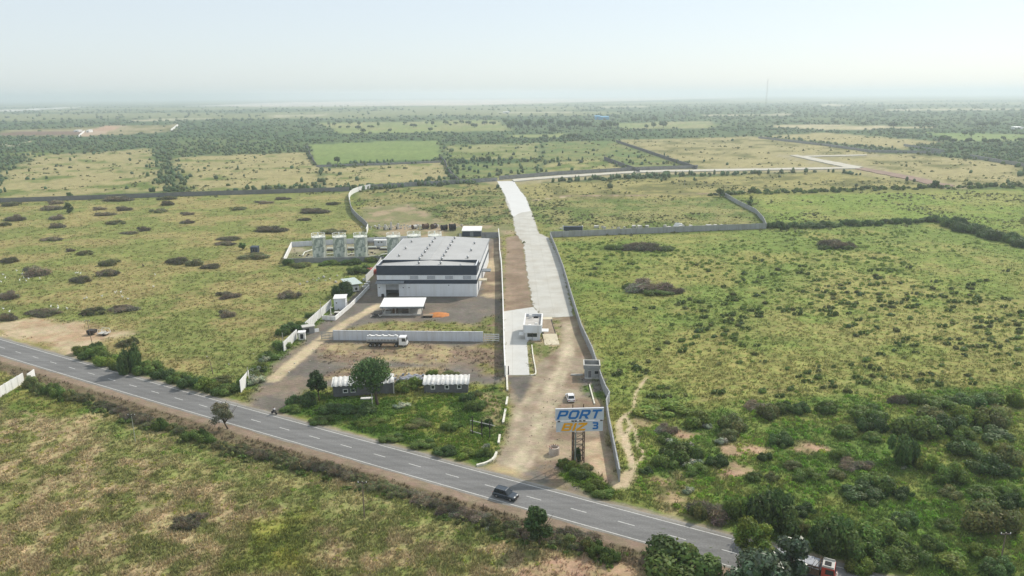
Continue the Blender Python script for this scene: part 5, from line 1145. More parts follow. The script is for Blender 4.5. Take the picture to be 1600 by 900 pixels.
# ================================================================ MOTORCYCLE AND RIDER
g = at(428.5, 647); rz = road_dir(g.x)
t = thing('motorcycle', 'dark motorcycle at the highway edge by the driveway mouth', 'motorcycle', (g.x, g.y, .02), rz + R(180))
for x in (-.62, .62): wheel(t, x, 0, .30, .11, DSTEEL)
m = MB(); m.tube([(-.62, .09, .30), (-.1, .09, .55), (.35, 0, .80), (.62, 0, .30)], .04, 6); m.tube([(-.62, -.09, .30), (-.1, -.09, .55), (.35, 0, .80)], .04, 6); m.build('frame', DSTEEL, t)
m = MB(); m.tube([(.0, 0, .80), (.36, 0, .86)], [.15, .11], 10); m.build('fuel_tank', BLACK, t)
m = MB(); m.box(-.7, .0, -.13, .13, .74, .84); m.build('seat', RUBBER, t)
m = MB(); m.box(-.15, .2, -.14, .14, .32, .62); m.build('engine', STEEL, t)
m = MB(); m.tube([(.42, -.34, 1.02), (.40, 0, .98), (.42, .34, 1.02)], .02, 6); m.build('handlebar', DSTEEL, t)
m = MB(); m.tube([(.48, 0, .88), (.60, 0, .86)], .09, 10); m.build('headlight', YLAMP, t)
m = MB(); m.tube([(-.1, -.16, .35), (-.8, -.18, .38)], .05, 6); m.build('exhaust', STEEL, t)
SKIN = mat('skin', (.20, .11, .07), .6, 0, .05, 3); SHIRT = mat('pale_shirt', (.60, .60, .62), .9, 0, .1, 4); TROU = mat('dark_trousers', (.035, .035, .045), .9, 0, .1, 4); HAIR = mat('black_hair', (.012, .010, .009), .6, 0, .1, 8)
def skin_body(name, verts, edges, rad, m, parent=None, lv=2):
    me = bpy.data.meshes.new(name); me.from_pydata(verts, edges, []); me.materials.append(m)
    o = bpy.data.objects.new(name, me); COL.objects.link(o)
    if parent is not None: o.parent = parent
    o.modifiers.new('skin', 'SKIN'); 
    if not me.skin_vertices: bpy.context.view_layer.objects.active = o; bpy.ops.mesh.customdata_skin_add()
    for v, r_ in zip(me.skin_vertices[0].data, rad): v.radius = (r_, r_)
    me.skin_vertices[0].data[0].use_root = True
    s = o.modifiers.new('sub', 'SUBSURF'); s.levels = lv; s.render_levels = lv
    return o
V = [(-.25, 0, .95), (-.22, 0, 1.15), (-.17, 0, 1.36), (-.13, 0, 1.47), (-.10, 0, 1.55), (-.08, 0, 1.66), (-.08, 0, 1.76)]; E_ = [(0, 1), (1, 2), (2, 3), (3, 4), (4, 5), (5, 6)]; Rd = [.145, .135, .15, .09, .055, .095, .07]
for s in (-1, 1):
    i = len(V); V += [(-.24, s * .10, .92), (.14, s * .20, .80), (.02, s * .20, .42), (.04, s * .2, .36), (.16, s * .21, .35)]; E_ += [(0, i), (i, i + 1), (i + 1, i + 2), (i + 2, i + 3), (i + 3, i + 4)]; Rd += [.09, .07, .05, .045, .04]
    i = len(V); V += [(-.13, s * .20, 1.42), (.0, s * .30, 1.20), (.28, s * .32, 1.06), (.37, s * .32, 1.04), (.42, s * .30, 1.03)]; E_ += [(2, i), (i, i + 1), (i + 1, i + 2), (i + 2, i + 3), (i + 3, i + 4)]; Rd += [.06, .045, .035, .03, .025]
    j = len(V)
    for k in range(4): V += [(.415, s * (.27 + k * .022), 1.055), (.445, s * (.27 + k * .022), 1.04), (.44, s * (.27 + k * .022), 1.0)]; E_ += [(i + 3, j), (j, j + 1), (j + 1, j + 2)]; Rd += [.010, .009, .008]; j += 3
body = skin_body('person', V, E_, Rd, SKIN); body.location = t.location; body.rotation_euler = t.rotation_euler
tag(body, 'person in a pale shirt and dark trousers riding the motorcycle by the driveway mouth', 'person')
skin_body('shirt', [V[0], V[1], V[2], (-.14, 0, 1.45)] + [q for s in (-1, 1) for q in ((-.13, s * .20, 1.42), (-.04, s * .27, 1.27))], [(0, 1), (1, 2), (2, 3), (2, 4), (4, 5), (2, 6), (6, 7)], [.16, .15, .165, .10, .075, .062, .075, .062], SHIRT, body)
skin_body('trousers', [(-.25, 0, .93)] + [q for s in (-1, 1) for q in ((-.24, s * .10, .92), (.14, s * .20, .80), (.02, s * .20, .46))], [(0, 1), (1, 2), (2, 3), (0, 4), (4, 5), (5, 6)], [.155, .10, .08, .06, .10, .08, .06], TROU, body)
skin_body('hair', [(-.10, 0, 1.70), (-.09, 0, 1.78)], [(0, 1)], [.10, .075], HAIR, body)

# ================================================================ POLES, MASTS
def pole(label, px, py, top, r=.13, arms=1, m=None, name='utility_pole', lean=0.):
    g = at(px, py); h = zat(px, py, top); m = m or WOOD; t = thing(name, label, 'pole', g)
    s = MB(); s.tube([(0, 0, 0), (lean * h, 0, h)], [r, r * .7], 8); s.build('shaft', m, t)
    for k in range(arms):
        z = h - .35 - k * .9; c = MB(); c.box(lean * z - .8, lean * z + .8, -.07, .07, z, z + .12); ca = c.build('cross_arm', DSTEEL, t)
        for x in (-.7, 0, .7): i = MB(); i.tube([(lean * z + x, 0, z + .123), (lean * z + x, 0, z + .36)], .06, 6); i.build('insulator', WHITE, ca)
    return t
pole('dark utility pole standing in the rough grass on the near side of the highway', 569.5, 808, 752, .12, 1)
pole('pale utility pole with a small transformer near the thorn hedge', 211.5, 690, 647, .09, 1, mat('aged_pole', (.36, .37, .30), .9)); g = at(211.5, 690); 
pole('leaning weathered pole beside the wrecked trailer on the bare soil', 145, 541, 500, .1, 1, WOOD, lean=-.06)
pole('thin pale pole at the end of the ribbed panel wall by the driveway', 443.5, 548, 520, .1, 0, CEML)
pole('thin pale pole beside the walled white hut', 502, 497, 470, .1, 0, CEML); pole('short pale pole next to the white corrugated panel', 389, 600, 574, .12, 0, CEML)
pole('pale pole standing in front of the big round tree on the green plot', 582, 637, 608, .1, 0, CEML)
pole('slim utility pole among thickets beyond the red lorry', 1563, 880, 832, .11, 1, WOOD)
pole('utility pole in the hedge opposite the driveway panel', 333, 585, 562, .12, 0, WOOD, lean=-.12)
pole('dark short post at the foot of the concrete pad', 794.5, 585.5, 572, .18, 0, DSTEEL, 'post')
for px, lab in ((1061, 'first of the twin lattice poles in the scrub beyond the grey pasture wall'), (1069.5, 'second of the twin lattice poles in the scrub beyond the grey pasture wall')): pole(lab, px, 291, 276, .12, 1, STEEL, 'lattice_pole')
# tall far mast
D_ = 2100.; gx = (1197 - 800) / FPX * D_ * .975; t = thing('radio_mast', 'tall thin lattice mast far away against the pale horizon', 'mast', (gx, D_, 0)); hm_ = g_height(Vector((gx, D_, 0)), 1197, 123)
for k in range(3): a = 2 * math.pi * k / 3 + .3; m = MB(); m.tube([(3.2 * math.cos(a), 3.2 * math.sin(a), 0), (.8 * math.cos(a), .8 * math.sin(a), hm_)], .10, 5); m.build('mast_leg', CEM, t)
m = MB()
for k in range(16):
    z0, z1 = hm_ * k / 16, hm_ * (k + 1) / 16
    for q in range(3):
        a, b = 2 * math.pi * q / 3 + .3, 2 * math.pi * (q + 1) / 3 + .3; r0_, r1_ = 3.2 - 2.4 * k / 16, 3.2 - 2.4 * (k + 1) / 16
        m.tube([(r0_ * math.cos(a), r0_ * math.sin(a), z0), (r1_ * math.cos(b), r1_ * math.sin(b), z1)], .05, 4)
m.build('lattice', CEM, t)
# far buildings
def far_shed(label, px, py, wpx, hpx, m, rm, d=14):
    g = at(px, py); w = wpx / pxm((g.x, g.y)); h = zat(px, py, py - hpx); t = hut('far_shed', label, 'shed', g, w, d, h, 0, m, rm, h * .25, .5, .4); q = MB(); q.box(-w * .1, w * .1, -.12, -.004, .1, h * .7); q.build('door', GREYC, t)
BLUES = mat('bright_blue_sheet', (.10, .34, .55), .5, 0, .06, .05)
far_shed('bright blue shed among far trees beyond the fields', 944, 187, 16, 4, BLUES, BLUES, 30); far_shed('smaller blue shed next to the bright blue one among far trees', 934, 187, 8, 5, BLUES, BLUES, 20)
far_shed('tiny white building at the end of the far brown strip', 119, 206, 8, 2, WHITE, WROOF); far_shed('second tiny white building on the reddish patch beside the far brown strip', 137, 207, 5, 3, WHITE, WROOF)
far_shed('tiny pale building at the edge of the frame among far woods', 1593, 202, 12, 3, WHITE, WROOF); far_shed('small white building in woods above the green field', 791, 177, 10, 2, WHITE, WROOF)
wall_run('far pale wall slanting down from the tan strip to the woods', [(278, 196.5), (267, 205)], 4, 1.2, WHITE); wall_run('short pale far wall beside the tiny white buildings', [(132, 206), (123, 214)], 3, 1.2, WHITE)
# ================================================================ VEGETATION
LEAF_G = leafmat('leaf_green', (.140, .205, .052), .42); LEAF_D = leafmat('leaf_dark', (.095, .155, .046), .36); LEAF_O = leafmat('leaf_olive', (.185, .205, .075), .40)
LEAF_T = leafmat('leaf_tree', (.078, .138, .040), .34); LEAF_B = leafmat('leaf_bright', (.190, .260, .052), .45); LEAF_S = leafmat('leaf_glossy', (.075, .115, .060), .18, .30, .5); TWIG = leafmat('grey_twigs', (.235, .205, .17), .1, .9, .05); GREYG = leafmat('grey_green_thorn', (.21, .21, .13), .3, .8, .1)
GRASSM = leafmat('grass_blades', (1, 1, 1), .30, .7, .1); WOODM = leafmat('far_wood_leaf', (.140, .200, .100), .40, .8, .1)
def rvec(rg, n):
    v = rg.normal(size=(n, 3)); return v / np.linalg.norm(v, axis=1, keepdims=True)
def leafcloud(rg, C, N, size, aspect=1.6, spread=.6):
    """leaf quads at points C facing roughly N"""
    n = len(C); d = N + rvec(rg, n) * spread; d /= np.linalg.norm(d, axis=1, keepdims=True)
    a = np.cross(d, rvec(rg, n)); a /= np.linalg.norm(a, axis=1, keepdims=True) + 1e-9; b = np.cross(d, a)
    s = (size * (.6 + .8 * rg.random(n)))[:, None]; a = a * s * aspect * .5; b = b * s * .5
    V = np.stack([C - a, C - b * .9 + a * .1, C + a, C + b * .9 + a * .1], 1).reshape(-1, 3)
    tone = (.70 + .6 * rg.random((n, 1))) * (1 + (rg.random((n, 3)) - .5) * [.30, .12, .25]); return V, np.arange(4 * n).reshape(n, 4), np.repeat(tone, 4, 0)
def lobes_cloud(rg, lobes, n, size, aspect=1.6, inner=.55, zmin=.0):
    """leaves spread through lobes (x, y, z, rx, rz): denser towards the skin, gaps between clumps"""
    w = np.array([l_[3] ** 2 for l_ in lobes]); k = rg.choice(len(lobes), n, p=w / w.sum()); Lb = np.array(lobes)[k]
    D = rvec(rg, n); rad = inner + (1 - inner) * rg.random(n) ** .5
    rad *= .78 + .44 * (.5 + .5 * np.sin(D[:, 0] * 7 + k * 2.1) * np.sin(D[:, 1] * 6 + k) * np.cos(D[:, 2] * 5))
    rad = rad + (rg.random(n) < .10) * rg.random(n) * .45                  # stray sprigs
    C = Lb[:, :3] + D * rad[:, None] * np.stack([Lb[:, 3], Lb[:, 3], Lb[:, 4]], 1); C[:, 2] = np.maximum(C[:, 2], zmin + .02 * rg.random(n))
    V, Fs, t = leafcloud(rg, C, D, size, aspect); lt = (.72 + .56 * rg.random((len(lobes), 1))) * (1 + (rg.random((len(lobes), 3)) - .5) * [.25, .08, .2]); return V, Fs, t * np.repeat(lt[k], 4, 0)
def mk_lobes(rg, n, R_, H, base=0., flat=.7):
    out = []; n = int(n * 1.5)
    for i in range(n):
        a = rg.random() * 6.283; r_ = R_ * .82 * math.sqrt(rg.random()); s = R_ * (.20 + .28 * rg.random() ** 1.3)
        z = base + H * (.18 + .62 * rg.random() * (1 - .6 * r_ / R_)); out.append((r_ * math.cos(a), r_ * math.sin(a), z, s, min(s * flat * H / R_ * 1.1, H * .55)))
    return out
def bush_proto(name, seed, n, size, m, lob=9, aspect=1.6, flat=.9):
    rg = np.random.default_rng(seed); V, Fs, t = lobes_cloud(rg, mk_lobes(rg, lob, 1, 1, 0, flat), n, size, aspect, .45)
    me = np_mesh(name, V, Fs, t); me.materials.append(m); return me
def thorn_proto(name, seed, n, m, ln=.42, th=.035, mix=None):
    """a dry thicket: thin crossing twigs through a low mound"""
    rg = np.random.default_rng(seed); lob = [(q[0] * 1.15, q[1] * 1.15, q[2] * .8, q[3] * .8, q[4] * .75) for q in mk_lobes(rg, 11, 1, .9, 0, .8)]; V, Fs, t = lobes_cloud(rg, lob, n, ln * .5, 1.6, .25)
    C = V.reshape(-1, 4, 3).mean(1); D = rvec(rg, n); D[:, 2] = np.abs(D[:, 2]) * .8; D /= np.linalg.norm(D, axis=1, keepdims=True); S = np.cross(D, rvec(rg, n)); S /= np.linalg.norm(S, axis=1, keepdims=True) + 1e-9
    l_ = (ln * (.5 + rg.random(n)))[:, None] * .5; w_ = (th * (.6 + .8 * rg.random(n)))[:, None]
    V = np.stack([C - D * l_ - S * w_, C - D * l_ + S * w_, C + D * l_ + S * w_ * .3, C + D * l_ - S * w_ * .3], 1).reshape(-1, 3); V[:, 2] = np.maximum(V[:, 2], .01)
    gr = np.repeat(rg.random(n) < .12, 4); t = np.where(gr[:, None], t * np.array([.85, 1.25, .55]), t * np.array([1.0, .96, .88])); me = np_mesh(name, V, Fs, t); me.materials.append(m); return me
PB = {k: [bush_proto('shrub_' + k, 10 * i + s, nn, sz, m_) for s in range(3)] for i, (k, nn, sz, m_) in enumerate((('green', 5200, .085, LEAF_G), ('dark', 5600, .082, LEAF_D), ('olive', 5000, .082, LEAF_O), ('bright', 5000, .085, LEAF_B)))}
PS = {k: [bush_proto('tuft_' + k, 60 + 10 * i + s, 170, .36, m_, 5) for s in range(4)] for i, (k, m_) in enumerate((('green', LEAF_G), ('dark', LEAF_D), ('olive', LEAF_O)))}
PT = [thorn_proto('thorn_%d' % s, 90 + s, 3600, TWIG, .34, .016) for s in range(3)]; PG = [thorn_proto('thorn_green_%d' % s, 95 + s, 3600, GREYG, .24, .026) for s in range(3)]
def plant(me, name, px, py, w, h, depth=None, z=0.):
    """an instance whose foot is at (px, py) and which measures w x h photograph pixels"""
    g = at(px, py); s = pxm((g.x, g.y)); el = math.atan(CAMH / math.hypot(g.x, g.y)); r_ = w / 2 / s; hh_ = max(h / s / math.cos(el) - .35 * r_ * math.sin(el), r_ * .35)
    o = link_mesh(name, me, None, None, (g.x, g.y + r_ * .35, z), random.uniform(0, 6.28), (r_ * random.uniform(.92, 1.08), (depth or .8) * r_, hh_ / 1.05)); o.rotation_euler = (0, 0, random.choice((0, math.pi)) + random.uniform(-.25, .25)); return o
def label_rows(L_, text, group, cat, per=7):
    """rows counted back from the highway, plants counted from the left within each row"""
    L_ = sorted(L_, key=lambda q: -q[1]); n = 0
    for r0 in range(0, len(L_), per):
        for k, q in enumerate(sorted(L_[r0:r0 + per], key=lambda q: q[0])):
            tag(q[2], '%s, %s from left in %s row back' % (text, ordinal(k + 1), ordinal(r0 // per + 1)), cat, group)
def label_line(L_, text, group, cat):
    for k, q in enumerate(sorted(L_, key=lambda q: q[0])): tag(q[2], text.format(ordinal(k + 1)), cat, group)

# grey thorn thickets of the big pasture
TH = [(15, 322, 34, 9), (78, 329, 34, 10), (83, 319, 28, 8), (22, 345, 30, 11), (8, 353, 20, 8), (88, 343, 26, 9), (87, 356, 28, 9), (180, 314, 54, 9), (258, 312, 28, 7), (260, 321, 24, 9), (152, 328, 26, 6), (190, 329, 28, 8), (244, 332, 30, 8), (160, 337, 34, 6), (290, 336, 22, 6), (292, 349, 20, 7), (180, 350, 36, 7), (222, 361, 22, 9), (200, 366, 30, 5), (80, 376, 32, 7), (132, 398, 32, 8), (108, 393, 16, 6), (12, 411, 32, 11), (50, 431, 48, 18), (168, 415, 36, 13), (168, 431, 36, 13), (123, 442, 36, 13), (275, 413, 42, 13), (302, 415, 28, 13), (328, 420, 34, 9), (352, 383, 32, 7), (356, 376, 40, 7), (394, 404, 46, 10), (10, 467, 36, 14), (352, 465, 44, 9), (352, 495, 28, 13), (145, 491, 46, 12), (188, 488, 48, 11), (10, 501, 30, 14), (62, 494, 60, 8), (370, 328, 30, 6), (410, 318, 30, 5), (420, 362, 56, 10), (488, 333, 50, 9), (520, 320, 26, 6), (452, 466, 38, 15), (440, 312, 26, 5), (475, 345, 26, 5), (520, 365, 40, 8)]
lst = [(x, y, plant(random.choice(PT if k % 4 else PG), 'thorn_bush', x, y, w * .92, h * 1.15)) for k, (x, y, w, h) in enumerate(TH)]
label_rows(lst, 'low grey thorn thicket before the tanks', 'grey thorn thickets in the big pasture', 'thorn bush')
for x, y, w, h, lab in ((1006, 392, 72, 14, 'wide grey brown thicket in the open pasture, nearest the far grey wall'), (1012, 455, 64, 22, 'large grey brown thicket alone in the middle of the open pasture'), (1046, 457, 40, 14, 'smaller thicket touching the large grey brown one in the open pasture'), (1308, 388, 60, 17, 'lone round thicket in the far straw coloured corner of the open pasture'), (286, 826, 44, 20, 'dark dry thicket on the rough grass of the near pasture'), (308, 812, 26, 12, 'small dark thicket touching the dry one on the near pasture')):
    tag(plant(random.choice(PT), 'thorn_bush', x, y, w, h * 1.1), lab, 'thorn bush')
for x, y, w, h in ((965, 390, 34, 9), (1042, 392, 30, 8), (984, 452, 26, 10), (1030, 461, 50, 9), (1290, 390, 20, 8), (1325, 390, 24, 8)): tag(plant(random.choice(PB['green']), 'shrub', x, y, w, h), 'green shrub growing at the skirt of a grey thicket in the open pasture', 'shrub', 'green shrubs at the thickets of the open pasture')
# the hedge of thorn and weeds on the near side of the highway
HL = [(46, 606), (100, 619), (150, 634), (200, 652), (250, 670), (300, 686), (350, 705), (400, 715), (450, 727), (500, 738), (560, 757), (620, 775), (680, 795), (740, 817), (800, 838), (860, 846), (910, 860), (965, 878)]
lst = []; x = 46.
while x < 965:
    y = np.interp(x, [p[0] for p in HL], [p[1] for p in HL]) + random.uniform(-3, 5); w = random.uniform(24, 40) * (.8 + x / 2400); h = random.uniform(13, 23) * (.8 + x / 2400)
    gn = fbm(np.array([x]), np.array([3.]), 70, 3)[0] + random.uniform(-.12, .12)
    me = random.choice(PT) if gn > .60 else random.choice(PG) if gn > .42 else random.choice(PB['green'] + PB['olive'])
    if 808 < x < 835: me = random.choice(PT)
    lst.append((x, y, plant(me, 'hedge_bush', x, y, w, h))); x += w * random.uniform(.42, .62)
label_line(lst, '{} bush from the left in the scrubby hedge on the near highway verge', 'scrub hedge along the near side of the highway', 'bush')
lst = []
for k in range(70):
    x = random.uniform(46, 960); y = np.interp(x, [p[0] for p in HL], [p[1] for p in HL]) + random.uniform(3, 14)
    lst.append((x, y, plant(random.choice(PS['green'] + PS['olive']), 'weed_clump', x, y, random.uniform(10, 20), random.uniform(5, 9))))
for q in lst: tag(q[2], 'leafy weed clump at the foot of the scrubby hedge along the highway', 'weed', 'weed clumps at the foot of the highway hedge')
# verge on the far side
VG = [(122, 555, 34, 14, 'bright'), (143, 562, 44, 20, 'green'), (166, 570, 40, 20, 'bright'), (148, 548, 24, 16, 'dark'), (226, 584, 44, 20, 'green'), (250, 592, 40, 18, 'dark'), (274, 598, 34, 16, 'green'), (296, 606, 40, 20, 'dark'), (322, 611, 44, 20, 'bright'), (348, 617, 44, 16, 'green'), (366, 612, 24, 14, 'green'), (378, 603, 24, 18, 'bright'), (240, 578, 40, 12, 'olive'), (186, 578, 30, 12, 'green'), (345, 600, 40, 12, 'olive'), (205, 538, 24, 14, 'olive')]
lst = [(x, y, plant(random.choice(PB[k]), 'verge_shrub', x, y, w, h)) for x, y, w, h, k in VG]
label_line(lst, '{} shrub from the left along the far highway verge before the driveway', 'shrubs along the far highway verge', 'shrub')
tag(plant(random.choice(PB['dark']), 'verge_shrub', 203, 584, 36, 54, 1.), 'tall dark bush on the far verge whose shadow falls on the highway', 'bush'); tag(plant(PG[0], 'verge_shrub', 196, 541, 34, 14), 'brownish thicket behind the tall dark bush of the highway verge', 'bush')
DV = [(470, 514, 28, 12, 'bright'), (458, 520, 40, 18, 'dark'), (437, 545, 34, 14, 'green'), (420, 562, 36, 12, 'green'), (405, 580, 36, 14, 'bright'), (440, 525, 24, 14, 'green'), (486, 497, 24, 10, 'green'), (530, 464, 36, 26, 'dark'), (546, 449, 26, 16, 'bright'), (560, 428, 40, 14, 'green'), (590, 410, 36, 12, 'bright'), (548, 414, 30, 10, 'dark'), (512, 415, 30, 8, 'green'), (470, 418, 30, 8, 'olive'), (452, 415, 20, 12, 'dark'), (398, 595, 30, 16, 'olive')]
lst = [(x, y, plant(random.choice(PB[k]), 'driveway_shrub', x, y, w, h)) for x, y, w, h, k in DV]
label_rows(lst, 'leafy shrub behind the driveway wall', 'shrubs behind the driveway wall', 'shrub', 4)
# thicket country at the lower right
def cv(L_, ox, oy, s): return [(ox + q[0] / s, oy + q[1] / s, q[2] / s, q[3] / s) for q in L_]
BR_ = cv([(530, 345, 260, 120), (560, 430, 200, 130), (900, 455, 330, 170), (1100, 425, 240, 140), (1230, 375, 260, 140), (1440, 385, 240, 150), (960, 335, 240, 110), (870, 225, 170, 85), (1060, 265, 240, 95), (1230, 255, 220, 115), (1390, 225, 180, 85), (1540, 245, 130, 125), (1180, 485, 180, 95), (1400, 485, 300, 95), (1240, 605, 240, 125), (1540, 645, 220, 155), (1350, 725, 260, 145), (1100, 785, 220, 145), (950, 695, 160, 115), (600, 835, 260, 135), (360, 455, 160, 85), (240, 295, 160, 95), (60, 295, 160, 95), (340, 605, 140, 85), (780, 885, 160, 85), (1120, 885, 180, 85), (1330, 885, 200, 85), (1520, 875, 160, 85), (1470, 565, 160, 85), (560, 485, 140, 65), (300, 745, 160, 65), (1560, 745, 120, 85)], 1240, 580, 4.444)
BR_ += cv([(380, 365, 420, 75), (640, 425, 280, 125), (930, 475, 280, 145), (1220, 375, 180, 115), (1340, 325, 180, 95), (1480, 335, 180, 85), (420, 565, 160, 85), (500, 705, 300, 155), (420, 745, 220, 105), (620, 685, 200, 125), (640, 805, 180, 75), (810, 745, 160, 85), (900, 535, 180, 85), (1310, 585, 200, 105), (1180, 695, 120, 65), (1100, 855, 140, 65), (1500, 855, 200, 85), (240, 805, 120, 55), (1250, 855, 140, 65), (1400, 765, 160, 65), (200, 345, 120, 40)], 960, 580, 5)
BR_ += cv([(230, 155, 130, 115), (30, 155, 100, 95), (920, 315, 240, 135), (1440, 225, 270, 155), (1560, 115, 140, 95), (1030, 195, 140, 75), (850, 65, 220, 65), (1230, 205, 100, 45), (1290, 415, 200, 75), (1080, 365, 180, 85), (960, 405, 200, 95), (1170, 305, 110, 65), (1480, 425, 160, 85), (830, 425, 140, 75), (1400, 345, 130, 65), (520, 235, 100, 75), (640, 250, 90, 70), (560, 140, 120, 60), (700, 190, 110, 50)], 1080, 760, 3.077)
lst = []
for k, (x, y, w, h) in enumerate(BR_):
    kind = ('green', 'dark', 'green', 'bright', 'olive')[int(fbm(np.array([x]), np.array([y]), 35, 77)[0] * 9.9 + random.random() * 1.5) % 5]
    lst.append((x, y, plant(random.choice(PB[kind]), 'thicket_shrub', x, y, w, h * .93, .9)))
label_rows(lst, 'green shrub in the thicket beyond the precast wall', 'green shrubs of the thicket by the highway', 'shrub', 9)
for x, y, w, h, k, lab in ((1413, 726, 54, 56, 'dark', 'tallest dark bush in the middle of the thicket, with deep shade at its foot'), (1219, 836, 84, 70, 'dark', 'large dark bush on the far verge beside the bright green tree'), (1318, 876, 76, 70, 'dark', 'large dark bush on the far verge right behind the red lorry'), (1071, 904, 124, 48, 'green', 'broad leafy bush on the near verge at the lower edge, before the glossy tree')):
    tag(plant(random.choice(PB[k]), 'large_bush', x, y, w, h, 1.), lab, 'bush')
for x, y, w, h, lab in ((1186, 640, 42, 17, 'grey dry thicket at the back edge of the green thicket, nearest the trail'), (1406, 632, 32, 18, 'grey dry thicket at the back edge of the green thicket, far from the trail'), (1340, 733, 48, 20, 'grey fallen thicket in front of the tallest dark bush'), (1041, 676, 34, 16, 'small grey dry thicket by the bare pink soil near the foot trail'), (1112, 812, 66, 30, 'red brown dry thicket on the far highway verge'), (903, 850, 62, 22, 'dark brown dry thicket on the near verge beside the small tree')):
    tag(plant(random.choice(PT), 'thorn_bush', x, y, w, h), lab, 'thorn bush')
SG = [(890, 735, 30, 14, 'bright'), (905, 748, 36, 16, 'green'), (930, 766, 40, 16, 'bright'), (945, 777, 34, 12, 'green'), (880, 728, 22, 10, 'green'), (915, 735, 26, 12, 'olive'), (900, 722, 14, 24, 'dark')]
lst = [(x, y, plant(random.choice(PB[k]), 'entrance_shrub', x, y, w, h)) for x, y, w, h, k in SG]; label_line(lst, '{} weedy shrub from the left at the foot of the sign tower', 'weedy shrubs at the foot of the sign tower', 'shrub')
GP = [(470, 637, 44, 22, 'dark'), (452, 645, 30, 12, 'green'), (640, 613, 44, 22, 'bright'), (625, 606, 24, 12, 'green'), (745, 640, 34, 16, 'green'), (730, 628, 26, 14, 'dark'), (705, 672, 30, 14, 'green'), (690, 712, 40, 14, 'dark'), (725, 715, 40, 14, 'bright'), (755, 715, 26, 14, 'green'), (560, 648, 50, 14, 'dark'), (520, 645, 50, 14, 'dark'), (758, 668, 22, 14, 'dark'), (610, 690, 40, 10, 'green'), (660, 700, 40, 12, 'green'), (700, 590, 30, 10, 'olive'), (676, 588, 22, 10, 'bright'), (745, 620, 20, 10, 'olive'), (650, 668, 44, 10, 'olive'), (500, 662, 40, 10, 'green'), (575, 665, 44, 10, 'bright')]
lst = [(x, y, plant(random.choice(PB[k]), 'plot_shrub', x, y, w, h)) for x, y, w, h, k in GP]; label_rows(lst, 'leafy shrub on the green plot by the sheds', 'shrubs on the green plot', 'shrub', 6)
LEAF_P = leafmat('leaf_pale', (.34, .38, .27), .25, .6, .3); PP = [bush_proto('shrub_pale_%d' % s, 130 + s, 900, .16, LEAF_P) for s in range(2)]
lst = [(x, y, plant(random.choice(PP), 'pale_shrub', x, y, w, h)) for x, y, w, h in ((394, 601, 32, 15), (404, 583, 24, 12), (412, 566, 18, 10), (1072, 708, 34, 16), (1050, 697, 26, 12), (1128, 695, 26, 10), (1106, 670, 20, 8), (1086, 731, 32, 12), (1075, 771, 22, 10), (626, 637, 26, 8), (760, 703, 14, 10), (1300, 830, 30, 10), (1415, 733, 14, 6), (768, 828, 20, 9))]
label_line(lst, '{} pale leaved shrub from the left among the greener plants', 'pale leaved shrubs', 'shrub')
# hedge beyond the open pasture and other far hedgerows
lst = []
for (x0, y0, x1, y1, st_, wr, hr) in ((1205, 358, 1478, 347, 11, (14, 26), (7, 13)), (1478, 352, 1625, 392, 9, (26, 44), (13, 20))):
    L_ = math.hypot(x1 - x0, y1 - y0); s = 0
    while s < L_:
        t_ = s / L_; x, y = x0 + (x1 - x0) * t_, y0 + (y1 - y0) * t_ + random.uniform(-2, 2)
        if x < 1210 and random.random() < .5: s += st_; continue
        lst.append((x, y, plant(random.choice(PB['dark']), 'field_hedge_bush', x, y, random.uniform(*wr), random.uniform(*hr)))); s += st_ * random.uniform(.8, 1.3)
label_line(lst, '{} bush from the left in the dark hedge behind the open pasture', 'dark hedge behind the open pasture', 'bush')
lst = []
for k in range(58):
    x = 1110 + 8.6 * k + random.uniform(-4, 4); y = np.interp(x, [1110, 1180, 1260, 1400, 1480, 1600], [307, 302, 300.5, 296, 294, 291.5]) + random.uniform(-2, 2)
    lst.append((x, y, plant(random.choice(PS['dark'] + PS['green']), 'far_hedge_bush', x, y, random.uniform(9, 18), random.uniform(4, 9))))
label_line(lst, '{} bush from the left in the hedge between bright green and straw fields', 'hedge between the bright green and straw fields', 'bush')

# small shrubs dotted over the open pasture: the largest as plants, the rest as ground scrub
pastr = G2([(868, 382), (1190, 364), (1475, 356), (1640, 400), (1640, 608), (1000, 636), (950, 600)]); PA = np.array(pastr); cand = []
while len(cand) < 3200:
    x, y = RNG.uniform(PA[:, 0].min(), PA[:, 0].max(), 900), RNG.uniform(PA[:, 1].min(), PA[:, 1].max(), 900)
    ins = sdf_poly(x, y, pastr) < -2; dens = fbm(x, y, 30, 91); ok = ins & (RNG.random(900) < sstep(.30, .62, dens) * np.where(x > 60, 1, .75)) & (np.abs(x) < .74 * y)
    cand += list(zip(x[ok], y[ok]))
cand = [(x, y, float(.34 + .95 * RNG.random() ** 3)) for x, y in cand[:3200]]; cand.sort(key=lambda q: -q[2] / q[1])
for x, y, r_ in cand[:290]:
    me = random.choice(PS['green'] + PS['green'] + PS['olive'] + PS['dark'][:2]); o = link_mesh('pasture_shrub', me, None, None, (x, y, 0), random.uniform(-.3, .3), (r_ * random.uniform(1., 1.35), r_, r_ * random.uniform(.8, 1.15)))
    tag(o, 'small dark green shrub dotted over the open pasture beyond the precast wall', 'shrub', 'small shrubs dotted over the open pasture')
